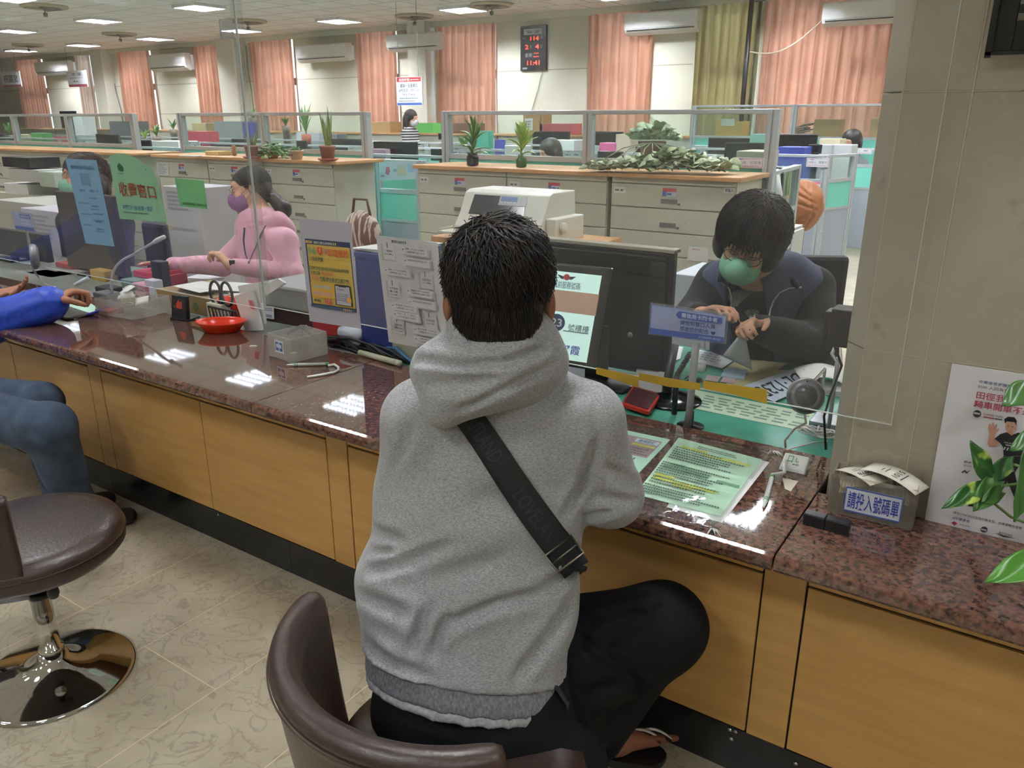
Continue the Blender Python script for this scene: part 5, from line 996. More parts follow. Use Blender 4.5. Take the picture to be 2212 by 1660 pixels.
# ================================================================ PEOPLE
skin = mat('skin', 'c08a6c', .55, col2='b47c60', nscale=30); skin2 = mat('skin_light', 'd0a084', .55, col2='c59278', nscale=30)
hairm = mat('hair_black', '15110f', .38, col2='241b16', nscale=40, stretch=(1, 1, .2)); hairb = mat('hair_dark', '1a1615', .5, col2='2a2422', nscale=60, stretch=(1, 1, .15), spec=.4)
def ortho(f, u): f = unit(f); u = np.array(u, float); u = unit(u-f*(u@f)); return np.cross(f, u), f, u      # right, forward, up
def head(c, f, u, s=1.0):
    r, f, u = ortho(f, u); c = np.array(c, float); P = lambda x, y, z: c+(r*x+f*y+u*z)*s; A = (r, f, u); R = lambda *v: np.array(v)*s
    L = [ell(P(0, -.012, .035), R(.074, .093, .084), A, .02*s), ell(P(0, .03, -.04), R(.060, .066, .084), A, .03*s), ell(P(0, .066, -.098), R(.026, .022, .02), A, .03*s), ell(P(0, .076, .03), R(.052, .018, .03), A, .02*s),
         cap(P(0, .092, .006), P(0, .112, -.028), .0075*s, .013*s, .012*s), ell(P(.012, .102, -.032), R(.009, .01, .008), A, .006*s), ell(P(-.012, .102, -.032), R(.009, .01, .008), A, .006*s),
         ell(P(.03, .088, .006), R(.015, .012, .009), A, .01*s, '-'), ell(P(-.03, .088, .006), R(.015, .012, .009), A, .01*s, '-'), ell(P(.03, .080, .004), R(.013, .012, .011), A, .003*s), ell(P(-.03, .080, .004), R(.013, .012, .011), A, .003*s),
         ell(P(0, .093, -.062), R(.024, .009, .0055), A, .006*s), ell(P(0, .091, -.072), R(.02, .009, .006), A, .006*s), ell(P(.035, .07, -.03), R(.02, .02, .018), A, .02*s), ell(P(-.035, .07, -.03), R(.02, .02, .018), A, .02*s)]
    for k in (1, -1): L += [ell(P(.077*k, -.008, -.008), R(.007, .019, .031), A, .008*s), ell(P(.083*k, -.002, -.005), R(.004, .009, .018), A, .004*s, '-')]
    return L
def hand(w, d, n, curl=.6, s=1.0, side=1, spread=.0, thumb=.7):
    w = np.array(w, float); d = unit(d); n = unit(np.array(n, float)-d*(np.array(n, float)@d)); t = np.cross(d, n)*side
    L = [ecap(w, w+d*.07*s, (.026*s, .016*s), (.037*s, .013*s), t, .012*s)]
    for i, (ln, r0) in enumerate(((.072, .0088), (.08, .009), (.075, .0086), (.058, .0078))):
        p = w+d*(.083-.004*abs(i-1.3))*s+t*(.0275-.0185*i)*s; a = 0
        for j, q in enumerate((.45, .31, .24)):
            a += curl*(.75, 1.15, .8)[j]*(1+.06*i); dd = unit(d*math.cos(a)+n*math.sin(a)+t*spread*(1.5-i)*.2); e = p+dd*ln*q*s; L.append(cap(p, e, (r0-.0007*j)*s, (r0-.0007*(j+1))*s, .004*s)); p = e
    p = w+d*.022*s+t*.024*s; dd = unit(d*.55+t*.75+n*.25); e = p+dd*.035*s; L.append(cap(p, e, .0125*s, .0105*s, .01*s)); dd = unit(d*.85+t*.35*(1-thumb)+n*thumb); e2 = e+dd*.03*s; L.append(cap(e, e2, .0105*s, .0092*s, .004*s)); dd = unit(d*.8-t*.3*thumb+n*thumb); L.append(cap(e2, e2+dd*.024*s, .0092*s, .0075*s, .004*s)); return L
def strands(parent, c, f, u, rad, n, L_, crown, keep, m, seed=1, w=.0022, lift=.01, seg=6, curl=0, name='hair_strands', jit=.25):
    rg = np.random.default_rng(seed); r, f, u = ortho(f, u); A = np.array([r, f, u]); cr = unit(crown); b = MB(); cnt = 0
    while cnt < n:
        v = unit(rg.normal(size=3))
        if not keep(v): continue
        cnt += 1; l = L_*rg.uniform(.6, 1.15); side = rg.normal(size=3)*jit; pts = []; ph = rg.uniform(0, 6)
        for k in range(seg+1):
            tt = k/seg; g = -cr+v*(v@cr)+side*.6; g = g-v*(g@v); ng = np.linalg.norm(g); g = g/max(ng, 1e-6)
            R_ = 1+lift/np.mean(rad)*(.2+tt*(1.0 if rg.random() < .9 else 1.6)); p = v*np.array(rad)*R_
            if curl: p = p+np.array([math.sin(ph+tt*9), math.cos(ph+tt*8), math.sin(tt*7+ph)])*curl
            pts.append(np.array(c)+p@A); v = unit(v+g*l/seg/np.mean(rad))
        b.tube(pts, [w*(1-.75*(k/seg)**1.5) for k in range(seg+1)], 3, cap=False)
    return b.build(name, m, parent, world=True, smooth=True)
def person(name_label, loc): return thing('person', name_label, 'person', tuple(loc))

# ---------------------------------------------------------------- the seated man in grey
fab = mat('heather_grey', '737578', .95, col2='b4b6b8', nscale=200, ndetail=2, stretch=(1, 1, 3), ramp=(.2, .8), bump=.12, bscale=400, sheen=.15)
rib_m = mat('heather_rib', '63656b', .95, col2='8f9198', nscale=190, stretch=(1, 1, .5), ramp=(.3, .7), bump=.4, bscale=220, bstretch=(1, 1, .05)); tee = mat('pale_jersey', '8f9194', .95, col2='b5b7b9', nscale=120, ramp=(.3, .7))
blackc = mat('black_jersey', '07080a', .85, col2='0b0c0f', nscale=8, bump=.12, bscale=200, spec=.25)
S0, S1, S2, S3, S4 = at(1003, 1440, 1.65), at(1008, 1270, 1.68), at(1040, 1110, 1.68), at(1078, 960, 1.66), at(1084, 868, 1.63)
man = person('man in a grey hooded sweatshirt seated with his back to the camera, black strap across', (S0[0], S0[1], .45))
HC = at(1078, 612, 1.50); hf = unit(CF*np.array([1, 1, .4])+CR*.03); hu = np.array([0, 0, 1.0])
SL, SR_ = at(905, 905, 1.62), at(1268, 905, 1.60); EL, ER = at(893, 1100, 1.70), at(1317, 1068, 1.675); WL, WR = at(985, 1010, 1.98), at(1175, 985, 2.0)
WL[2] = WR[2] = CT+.05
body = head(HC, hf, hu, 1.06)+[ell(HC+k*CR*.096-np.array([0, 0, .044]), (.013, .022, .036), (CR, unit(CF*[1, 1, 0]), (0, 0, 1)), .012) for k in (1, -1)]+[cap(HC+[0, 0, -.06], (S4+at(1084, 760, 1.56))/2, .06, .065, .03), ecap(S4, S3, (.12, .08), (.17, .10), CR), ecap(S3, S0, (.17, .10), (.15, .10), CR), cap(S4, SL, .06, .05), cap(S4, SR_, .06, .05), cap(SL, EL, .05, .042), cap(EL, WL, .042, .028), cap(SR_, ER, .05, .042), cap(ER, WR, .042, .028)]
body += hand(WL, [.1, .95, -.1], [0, 0, -1], .25, 1.05, 1)+hand(WR, [-.3, .9, -.1], [0, 0, -1], .45, 1.05, -1)
flesh('body', body, .007, mat('skin_tan', '8a5a44', .6, col2='7c4e3a', nscale=30), man)
C1 = lambda x0, y0, x1, y1, d, w, dep: crease(at(x0, y0, d), at(x1, y1, d), w, dep)
dn = unit(S0-S1); hn = unit(dn*.45+np.array([0, 0, -.55])-CR*.13)
hood = [ecap(S0+dn*.14, S1, (.214, .138), (.222, .142), CR, .05), ecap(S1, S2, (.222, .142), (.205, .138), CR, .05), ecap(S2, S3, (.205, .138), (.195, .125), CR, .05), ecap(S3, S4, (.195, .125), (.15, .10), CR, .05), ecap(S4, at(1084, 790, 1.57), (.15, .10), (.09, .075), CR, .05),
        cap(S4, SL, .07, .068, .05), cap(S4, SR_, .07, .07, .05), cap(SL, EL, .068, .062, .045), cap(EL, WL, .06, .042, .03), cap(SR_, ER, .072, .067, .03), cap(ER, WR, .066, .044, .03)]
hood += creased(hood, [(1222, 1110, 1262, 1040, .010, .011), (1262, 1040, 1288, 960, .012, .012), (1288, 960, 1272, 880, .010, .006), (925, 1320, 895, 1400, .013, .020), (965, 1330, 935, 1410, .012, .016), (960, 1355, 1060, 1310, .012, .013), (1060, 1310, 1160, 1285, .013, .012), (1160, 1285, 1235, 1235, .013, .010), (800, 1235, 880, 1215, .012, .012), (880, 1215, 965, 1180, .012, .009), (785, 1290, 880, 1330, .014, .008), (812, 1150, 860, 1165, .011, .011), (815, 1195, 860, 1190, .010, .009),
    (1235, 1300, 1190, 1370, .014, .010), (1190, 1370, 1120, 1460, .014, .009), (1240, 1380, 1215, 1450, .012, .008), (840, 1430, 930, 1465, .012, .008), (790, 1390, 850, 1440, .012, .008), (850, 1010, 880, 960, .012, .005), (1310, 1010, 1372, 1050, .011, .008), (1300, 1075, 1370, 1085, .011, .008), (1275, 1120, 1330, 1100, .009, .008), (960, 1250, 1090, 1205, .022, .005), (1120, 1180, 1200, 1260, .02, .004), (905, 900, 870, 960, .02, .004), (1180, 860, 1270, 850, .018, .004), (1000, 1100, 1150, 1060, .03, .003)], .007)
wv = waves(.0022, 26, 4); flesh('hoodie', hood, .007, fab, man, cut=[(S0-dn*.012, hn)], wob=wv)
flesh('waistband', [ecap(S0-dn*.1, S0+dn*.14, (.209, .135), (.204, .131), CR, .02)], .007, rib_m, man, cut=[(S0+dn*.036, hn), (S0-dn*.018, -hn)])
flesh('shirt_hem', [ecap(S0-dn*.1, S0+dn*.16, (.206, .133), (.202, .130), CR, .02)], .007, tee, man, cut=[(S0+dn*.053, hn), (S0+dn*.030, -hn)])
# hood lying on the back
hp = [ecap(at(1082, 785, 1.55), at(1080, 742, 1.52), (.125, .10), (.112, .092), CR, .03), cap(at(946, 805, 1.50), at(957, 884, 1.49), .044, .030, .03), cap(at(950, 795, 1.50), at(1080, 798, 1.47), .048, .050, .04), cap(at(1080, 800, 1.47), at(1180, 780, 1.52), .05, .035, .04), cap(at(957, 882, 1.49), at(1060, 840, 1.47), .03, .035, .04), cap(at(1060, 840, 1.48), at(1175, 785, 1.53), .03, .024, .03), ell(at(1000, 820, 1.48), (.06, .05, .06), (CR, CF, CU), .04),
      ]
hp += creased(hp, [(900, 778, 1000, 790, .009, .013), (1000, 790, 1100, 782, .009, .015), (1100, 782, 1180, 752, .009, .013), (965, 735, 1100, 728, .006, .006), (1100, 728, 1190, 735, .006, .006), (1004, 742, 1008, 778, .003, .005), (985, 822, 975, 850, .003, .004), (972, 862, 957, 905, .0035, .005), (930, 830, 1080, 820, .016, .006), (1000, 880, 1100, 838, .008, .009), (1100, 838, 1190, 790, .008, .010)], .006)
flesh('hood', hp, .006, fab, man, wob=waves(.0015, 30, 9))
# hair
r_, f_, u_ = ortho(hf, hu); hA = (r_, f_, u_); hb = [ell(HC+u_*.030-f_*.016, (.096, .108, .096), hA, .02), ell(HC-u_*.045-f_*.04, (.078, .066, .075), hA, .04), ell(HC-u_*.085-f_*.045, (.066, .05, .05), hA, .03), ell(HC+f_*.085-u_*.03, (.085, .055, .075), hA, .02, '-'), ell(HC+r_*.088+f_*.0-u_*.05, (.026, .042, .05), hA, .01, '-'), ell(HC-r_*.088+f_*.0-u_*.05, (.026, .042, .05), hA, .01, '-')]
flesh('hair', hb, .005, hairm, man, wob=waves(.002, 60, 2))
kp = lambda v: (v[1] < .55 and not (abs(v[0]) > .7 and v[2] < -.1 and v[1] > -.35)) and v[2] > -.55
strands(man, HC+u_*.025-f_*.018, hf, hu, (.094, .106, .096), 2600, .075, (-.25, -.3, .95), kp, hairm, 3, .0019, .012, 6, jit=.5)
kp2 = lambda v: v[1] < .1 and v[2] < .75 and v[2] > -.75
strands(man, HC-u_*.052-f_*.042, hf, hu, (.077, .066, .082), 1300, .05, (0, -.2, 1), kp2, hairm, 5, .0017, .006, 5, jit=.3)
# trousers
K_R = at(1432, 1352, 1.80); A_R = at(1292, 1590, 1.90); HR, HL = at(1085, 1475, 1.70), at(925, 1475, 1.68); KL = np.array([-.98, 1.40, .57]); AL_ = np.array([-.95, 1.25, .13])
tro = [ecap(S0+dn*.03, S0+dn*.13, (.165, .11), (.175, .115), CR, .05), cap(at(1150, 1385, 1.80), K_R, .095, .085, .05), cap(HR, K_R, .098, .083, .05), cap(K_R, A_R, .083, .062, .05), cap(HL, KL, .10, .075, .04), cap(KL, AL_, .072, .055, .03), cap(at(1150, 1500, 1.68), at(1330, 1440, 1.78), .085, .07, .05), cap(at(1200, 1540, 1.72), at(1300, 1520, 1.84), .07, .065, .05)]
tro += [C1(1290, 1400, 1400, 1330, 1.72, .016, .010), C1(1240, 1380, 1350, 1450, 1.70, .014, .008), C1(1255, 1500, 1340, 1480, 1.72, .014, .008), C1(1300, 1340, 1400, 1320, 1.74, .012, .008)]
tro += [cap(at(1085, 1605, 1.575), at(1235, 1645, 1.60), .066, .074, .04), cap(at(1110, 1540, 1.66), at(1235, 1600, 1.80), .085, .07, .04), cap(at(905, 1520, 1.63), at(1120, 1540, 1.64), .092, .098, .04)]
tro = [p for p in tro if p[0] != 'f']; tro += creased(tro, [(1290, 1400, 1400, 1330, .013, .012), (1250, 1380, 1340, 1440, .013, .011), (1340, 1440, 1390, 1500, .012, .010), (1255, 1500, 1340, 1480, .013, .010), (1300, 1330, 1420, 1305, .012, .008), (1300, 1560, 1360, 1520, .011, .009), (1230, 1450, 1260, 1560, .012, .009), (880, 1540, 1000, 1575, .012, .008)], .008)
flesh('trousers', tro, .008, blackc, man, wob=waves(.0025, 22, 6))
b = MB(); q = [at(1198, 1478, 1.585), at(1226, 1520, 1.60), at(1222, 1562, 1.61)]; b.tube(q, [.012, .014, .012], 8, flat=.25); b.build('pocket_flap', mat('flap_grey', '26282e', .8), man, world=True)
A_F = A_R+np.array([.02, .03, -.03]); fd = unit(np.array([.35, .75, -.35])); ft = [cap(A_R, A_F+fd*.02, .036, .034, .02), ecap(A_F, A_F+fd*.15, (.035, .032), (.042, .018), CR, .02)]+[cap(A_F+fd*.14+CR*(.03-.015*k), A_F+fd*(.19-.008*k)+CR*(.034-.016*k), .010-.001*k, .009-.001*k, .006) for k in range(5)]
flesh('foot', ft, .006, mat('skin_tan', '8a5a44', .6), man); ft = [cap(AL_, AL_+[0, .02, -.05], .036, .034, .02), ecap(AL_+[0, .02, -.07], AL_+[0, .18, -.09], (.034, .03), (.042, .016), [1, 0, 0], .02)]
flesh('foot', ft, .006, mat('skin_tan', '8a5a44', .6), man)
b = MB(); o_ = A_F+fd*.08; side = CR; nrm = unit(np.cross(side, fd)); M_ = lambda s, t, z: o_+fd*s+side*t+nrm*z
for A0, par in ((o_, 1),): b.prism([(.115*math.cos(a), .052*math.sin(a)*(1 if math.cos(a) < 0 else 1.1)) for a in np.linspace(0, 2*PI, 22)[:-1]], tuple(A0-np.array([0, 0, .034])), tuple(fd), tuple(np.cross([0, 0, 1], fd)), .02)
b.build('sandal', mat('black_rubber', '101113', .5), man, world=True, bevel=.004)
b = MB()
for s in (-.005, .035): b.tube([o_+fd*(.02+s)+side*x+np.array([0, 0, .045*math.cos(x*22)-.018]) for x in np.linspace(-.055, .055, 9)], .014, 8, mi=0, flat=.3)
b.build('sandal_strap', mat('sandal_black', '141416', .5), man, world=True)
b = MB()
for s in (.0, .04): b.tube([o_+fd*(.02+s-.002)+side*x+np.array([0, 0, .047*math.cos(x*22)-.016]) for x in np.linspace(-.055, .055, 9)], .005, 8, flat=.5)
b.build('white_stripe', mat('stripe_white', 'd8d8d4', .6), man, world=True)
# shoulder bag strap, laid on the back surface by casting rays onto the hoodie
from mathutils.bvhtree import BVHTree
def bvh_of(objs):
    vs, fs = [], []
    for o in objs:
        n = len(vs); off = Vector(o.parent.location); vs += [v.co+off for v in o.data.vertices]; fs += [[i+n for i in p.vertices] for p in o.data.polygons]
    return BVHTree.FromPolygons(vs, fs)
tree = bvh_of([o for o in man.children if o.name.split('.')[0] in ('hoodie',)])
def hit(tr, x, y, off=.004, dflt=1.5):
    d = Vector(ray(x, y)); L_ = d.length; h = tr.ray_cast(Vector(EYE), d/L_)
    return np.array(h[0])-unit(d)*off if h[0] else at(x, y, dflt)
bag = thing('shoulder_bag', 'black webbing shoulder strap with metal slider across the grey hooded back', 'bag', tuple(at(1130, 1050, 1.5)))
cl = [(1006, 893), (1030, 925), (1070, 985), (1110, 1048), (1150, 1105), (1190, 1160), (1222, 1200), (1245, 1232)]
wd_ = [30, 30, 31, 32, 33, 33, 33, 31]
def ribbon(pts, wds, off, th, m, name, parent, tr, dflt=1.5):
    b = MB(); vs = []
    n = len(pts); P = []
    fine = []
    for i in range(n-1):
        for k in range(4): t = k/4; fine.append((pts[i][0]*(1-t)+pts[i+1][0]*t, pts[i][1]*(1-t)+pts[i+1][1]*t, wds[i]*(1-t)+wds[i+1]*t))
    fine.append((*pts[-1], wds[-1])); m_ = len(fine); rows_ = []
    for i, (x, y, w) in enumerate(fine):
        a = np.array(fine[max(0, i-1)][:2]); c = np.array(fine[min(m_-1, i+1)][:2]); d = (c-a)/np.linalg.norm(c-a); nn = np.array([-d[1], d[0]])
        rows_.append([hit(tr, x+nn[0]*w*s, y+nn[1]*w*s, off, dflt) for s in (-1, -.5, 0, .5, 1)])
    R = np.array(rows_)
    for _ in range(6): R[1:-1] = R[1:-1]*.5+(R[:-2]+R[2:])*.25; R[:, 1:-1] = R[:, 1:-1]*.6+(R[:, :-2]+R[:, 2:])*.2
    vs = R.reshape(-1, 3); b.add(vs, [(i*5+j, i*5+j+1, (i+1)*5+j+1, (i+1)*5+j) for i in range(m_-1) for j in range(4)], 0, True); b.build(name, m, parent, world=True, solid=th); return R
web = mat('black_webbing', '17181b', .75, bump=.4, bscale=500); R = ribbon(cl, wd_, .007, .003, web, 'strap', bag, tree)
ex = [R[-1, 2], R[-1, 2]+CF*.05+CR*.008-CU*.004, at(1232, 1245, 1.72)]; b = MB(); b.tube([R[-1, 2]-CF*.002, ex[1], ex[2]], [.02, .02, .018], 8, flat=.15); b.build('strap_end', web, bag, world=True)
def on_strap(i0, i1):
    def fm(u, v, k=0): x = i0+(i1-i0)*u; i = int(min(x, len(R)-2)); t = x-i; row = R[i]*(1-t)+R[i+1]*t; j = min(int(v*4), 3); s = v*4-j; p = row[j]*(1-s)+row[j+1]*s; return p-unit(p-EYE)*(.0022+.0005*k)
    return fm
print_on(bag, on_strap(1, 9), [('t', 'OUTLAND', .0, .22, .95, .8, '26282c', .01)], 'embossed_lettering'); print_on(bag, on_strap(13, 21), [('t', 'LOVELAN', .0, .25, .95, .78, '24262a', .01)], 'embossed_lettering')
b = MB(); i = 22; c1, c2 = R[22], R[26]
ring = [c1[0], c1[4], c2[4], c2[0]]; ring = [p-unit(p-EYE)*.004 for p in ring]; ex_ = unit(ring[1]-ring[0])*.003; b.tube([ring[0]-ex_, ring[1]+ex_, ring[2]+ex_, ring[3]-ex_, ring[0]-ex_], .0022, 8); mid = [(ring[0]+ring[3])/2, (ring[1]+ring[2])/2]; b.tube(mid, .0018, 6); b.build('slider_buckle', mat('antique_metal', '8a8474', .3, .9), bag, world=True)

# ---------------------------------------------------------------- tub chairs
leather = mat('brown_leather', '30221e', .36, col2='3a2a25', nscale=5, bump=.12, bscale=130, spec=.6); chrome = mat('chrome', 'd8d8d8', .12, 1); leather_i = leather
chrome2 = mat('chrome_base', 'c9cacc', .06, 1)
def tub_chair(label, C0, a0, a1, zrim, r, z0=0, group='brown tub chairs on chrome discs', seat_z=.5):
    t = thing('tub_chair', label, 'chair', (C0[0], C0[1], z0), 0, group)
    b = MB(); b.lathe((0, 0, seat_z-.085), [(0, -.01), (.17, -.01), (.235, .0), (.252, .02), (.254, .055), (.243, .078), (.2, .09), (0, .095)], 48); b.build('seat', leather, t)
    b = MB(); b.lathe((0, 0, seat_z-.085), [(.2545, .048), (.2565, .05), (.2545, .052)], 48); b.build('piping', mat('leather_seam', '241814', .5), t)
    b = MB(); n = 56; prof = []
    zb = seat_z-.10
    for k in range(13): s = k/12; prof.append((r*.82+ (r-r*.82)*s**.6, zb+(zrim-.03-zb)*s))
    rim = [(r+.028*math.sin(a)-.0+.0, zrim-.03+.03*math.cos(a)) for a in ()]
    outer = prof; top_ = [(r-.022+.026*math.cos(a), zrim-.026+.026*math.sin(a)) for a in np.linspace(-.1, PI+.1, 9)]; inner = [(x-.05, z) for x, z in reversed(prof[1:])]; loop = outer+top_+inner; m_ = len(loop)
    vs = []
    for i in range(n+1):
        f = i/n; a = a0+(a1-a0)*f; e = min(f, 1-f)*n/4; sh = 1 if e >= 1 else math.sqrt(max(0, 1-(1-e)**2))*.4+.6; mr = r-.03
        for x, z in loop: vs.append((math.cos(a)*(mr+(x-mr)*(.55+.45*sh if e < 1 else 1)), math.sin(a)*(mr+(x-mr)*(.55+.45*sh if e < 1 else 1)), z if e >= 1 else zb+(z-zb)*(.93+.07*sh)))
    fs_ = [(i*m_+j, i*m_+(j+1) % m_, (i+1)*m_+(j+1) % m_, (i+1)*m_+j) for i in range(n) for j in range(m_)]+[tuple(range(m_-1, -1, -1)), tuple(range(n*m_, n*m_+m_))]
    b.add(vs, fs_, 0, True); b.build('backrest', leather, t)
    b = MB()
    for dr, dz in ((.006, -.034), (-.046, -.03)): b.tube([(math.cos(a)*(r+dr), math.sin(a)*(r+dr), zrim+dz) for a in np.linspace(a0+.06, a1-.06, 50)], .0016, 6)
    b.build('stitching', mat('stitch', '4a382f', .6), t)
    b = MB(); b.lathe((0, 0, 0), [(.0, .012), (.205, .004), (.221, .0), (.222, .006), (.21, .012), (.12, .026), (.07, .045), (.045, .072), (.034, .09), (0, .09)][1:], 56); b.build('base_disc', chrome2, t)
    b = MB(); b.lathe((0, 0, .085), [(.034, 0), (.034, .02), (.027, .022), (.027, .19), (.029, .19), (.029, .2), (.013, .2), (.013, .34)], 28); b.build('column', chrome, t); b = MB(); b.lathe((0, 0, .276), [(.0285, 0), (.0295, .002), (.0295, .016), (.026, .018)], 24); b.build('collar', blk, t)
    b = MB(); b.tube([(.01, 0, .37), (.05, .01, .365), (.06, .012, .33)], [.005, .005, .004], 8); b.lathe((.062, .012, .285), [(0, 0), (.012, .006), (.017, .02), (.014, .04), (.006, .05)], 14); b.build('lever', blk, t); return t
p1, p2 = onZ(722, 1290, .70), onZ(1100, 1650, .70); CC = np.array([-.783, .975]); aL = math.atan2(p1[1]-CC[1], p1[0]-CC[0]); aR = math.atan2(p2[1]-CC[1], p2[0]-CC[0])
while aL < 0: aL += 2*PI
while aR < aL: aR += 2*PI
tub_chair('brown leather tub chair in which the man in grey sits', CC, aL, aR, .712, .335, seat_z=.43)
tub_chair('empty brown leather swivel chair on a chrome disc at lower left', (-2.254, .872), math.radians(-170), math.radians(-27), .72, .275, seat_z=.50)
tub_chair('brown chair under the customer in the blue jacket', (-4.05, 1.02), math.radians(-150), math.radians(-30), .66, .27)

# ---------------------------------------------------------------- customer in the blue jacket
bj = person('customer in a bright blue puffer jacket and jeans, arm resting on the counter at left', (-4.05, 1.0, .45))
E1 = at(-60, 712, 3.36); W1 = at(108, 655, 3.40); Sh = np.array([-4.0, 1.12, 1.08]); Sh2 = np.array([-4.32, 1.2, 1.08]); E2 = np.array([-4.5, 1.6, .84]); W2 = at(-8, 638, 3.62); hd = np.array([-4.15, 1.22, 1.4]); HP = np.array([-4.1, .98, .56])
bd = head(hd, (.3, .95, -.2), (0, 0, 1))+[cap(hd+[0, 0, -.06], [-4.15, 1.12, 1.15], .055, .06), ecap([-4.16, 1.12, 1.12], [-4.12, 1.0, .6], (.16, .10), (.15, .11), [1, 0, 0]), cap(Sh, E1, .045, .04), cap(E1, W1, .04, .03), cap(Sh2, E2, .045, .04), cap(E2, W2, .04, .03)]
dirR = unit(at(172, 622, 3.46)-W1); bd += hand(W1, dirR, -CU+CF*.2, .9, 1.35, -1, thumb=.9)+hand(W2, unit(at(60, 622, 3.60)-W2), CU*.8-CF*.6, .3, 1.25, 1, .6, .2)
flesh('body', bd, .006, mat('skin_mid', 'a87458', .55, col2='9c684e', nscale=20), bj)
blue = mat('blue_nylon', '1f49c4', .42, col2='1b3fb0', nscale=8, bump=.2, bscale=60)
jk = [cap(Sh, E1, .095, .1, .04), cap(E1, W1-dirR*.005, .098, .078, .02), cap(Sh2, E2, .08, .075, .04), cap(E2, W2-[.06, 0, 0], .07, .055, .03), ecap([-4.16, 1.12, 1.1], [-4.12, 1.02, .55], (.2, .14), (.21, .16), [1, 0, 0], .06)]
for k in range(12): f = k/11; c0 = E1*(1-f)+W1*f; jk.append(crease(c0+CU*.1-CF*.03+CR*.0, c0-CU*.07-CF*.085+CR*.03, .010, .010))
flesh('jacket', jk, .007, blue, bj, wob=waves(.003, 40, 3)); b = MB(); b.tube([W1-dirR*.012, W1+dirR*.006], [.056, .05], 18); b.build('cuff', mat('cuff_navy', '1a1f38', .8), bj, world=True)
jean = mat('blue_jeans', '2c3a4e', .85, col2='44556c', nscale=14, bump=.2, bscale=300, ramp=(.3, .7)); KN = at(104, 925, 2.92); AN = at(152, 1085, 3.02); AN = onZ(165, 1090, .14); KN2 = KN+[-.3, .12, .0]
flesh('jeans', [cap(HP, KN, .105, .092, .05), cap(KN, AN, .09, .07, .04), cap(HP+[-.12, 0, 0], KN2, .1, .085, .04), cap(KN2, KN2+[0, .0, -.42], .08, .06, .03), ecap(HP+[0, 0, .06], HP+[0, 0, -.04], (.18, .14), (.17, .14), [1, 0, 0], .04), crease(KN+CU*.0-CF*.1, KN-CU*.08-CF*.09+CR*.05, .014, .012), crease(KN-CR*.1-CU*.02-CF*.1, KN+CR*.04-CU*.09-CF*.09, .012, .011), crease(KN-CR*.12+CU*.02-CF*.1, KN+CR*.02-CU*.03-CF*.1, .010, .009)], .008, jean, bj, wob=waves(.003, 30, 8))
b = MB()
for P_ in (AN, KN2+[0, 0, -.42]): flesh('shoe', [ecap([P_[0], P_[1]-.04, .05], [P_[0]+.06, P_[1]+.17, .035], (.042, .045), (.046, .03), [1, 0, 0], .02), cap(P_, [P_[0], P_[1], .06], .05, .045, .02)], .008, blk, bj, cut=[((0, 0, .002), (0, 0, -1))])
flesh('hair', [ell(hd+[0, -.01, .05], (.088, .1, .085), k=.02), ell(hd+[.02, .09, -.02], (.07, .05, .06), k=.02, op='-')], .008, hairm, bj)
b = MB(); c0 = at(176, 606, 3.44); b.tube([c0-CR*.03-CU*.02, c0+CR*.03+CU*.012], .008, 8); solo('glue_stick', b, mat('pale_blue', 'b8c8d0', .4), 'small pale stick held in the fist of the customer in blue', 'stick')
b = MB(); c0 = onZ(135, 678, CT+.002); b.sheet(lambda u, v: (c0[0]-.16+.3*u, c0[1]-.05+.12*v, CT+.004+.03*math.sin(PI*u)*math.sin(PI*v)), 14, 8); solo('black_pouch', b, mat('black_pouch', '1a1614', .5), 'dark pouch lying under the blue sleeve on the granite', 'pouch', solid=.004)

# ---------------------------------------------------------------- clerk in the navy vest at window 23
Hd = 2.74; HC2 = at(1621, 518, Hd); f2 = unit(-CR*.45-CU*.66-CF*.62); u2 = unit(CU*.66-CF*.72+CR*.05); hs2 = 1.14
lady = person('clerk with black bob, glasses and green mask, in a navy vest, bending over papers', tuple(onZ(1650, 850, .5)*0+at(1650, 780, 3.1)*np.array([1, 1, 0])+[0, 0, .45]))
sL, sR = at(1548, 612, 2.93), at(1752, 622, 2.93); N0 = at(1650, 600, 2.90); T0 = at(1648, 800, 3.08); eL, wL = at(1492, 690, 2.90), at(1512, 680, 2.72); eR, wR = at(1762, 745, 2.84), at(1640, 712, 2.66)
hands = hand(wL, unit(at(1545, 668, 2.66)-wL), -CU, .5, 1.1, 1)+hand(wR, unit(at(1598, 694, 2.58)-wR), -CU*.8-CF*.5, .9, 1.08, 1, thumb=.8)
flesh('body', head(HC2, f2, u2, hs2)+[cap(HC2-u2*.07, N0, .062, .065, .03), ecap(N0, T0, (.14, .09), (.16, .11), CR), cap(N0, sL, .06, .05), cap(N0, sR, .06, .05), cap(sL, eL, .05, .045), cap(eL, wL, .042, .033), cap(sR, eR, .05, .045), cap(eR, wR, .042, .034)]+hands, .0065, skin2, lady)
knit = mat('black_knit', '0f1114', .85, bump=.2, bscale=300); navyv = mat('navy_vest', '434a68', .8, col2='3a405c', nscale=8, bump=.1)
flesh('sweater', [ecap(at(1648, 640, 2.94), T0, (.165, .115), (.20, .14), CR, .05), cap(at(1650, 625, 2.93), sL, .075, .07, .04), cap(at(1650, 625, 2.93), sR, .075, .07, .04), cap(sL, eL, .075, .068, .03), cap(eL, wL-(wL-eL)*.1, .062, .045, .02), cap(sR, eR, .082, .082, .03), cap(eR, wR, .078, .052, .02), C1(1700, 740, 1760, 700, 2.76, .015, .012), C1(1690, 720, 1740, 760, 2.74, .012, .010)], .0075, knit, lady, wob=waves(.003, 30, 5))
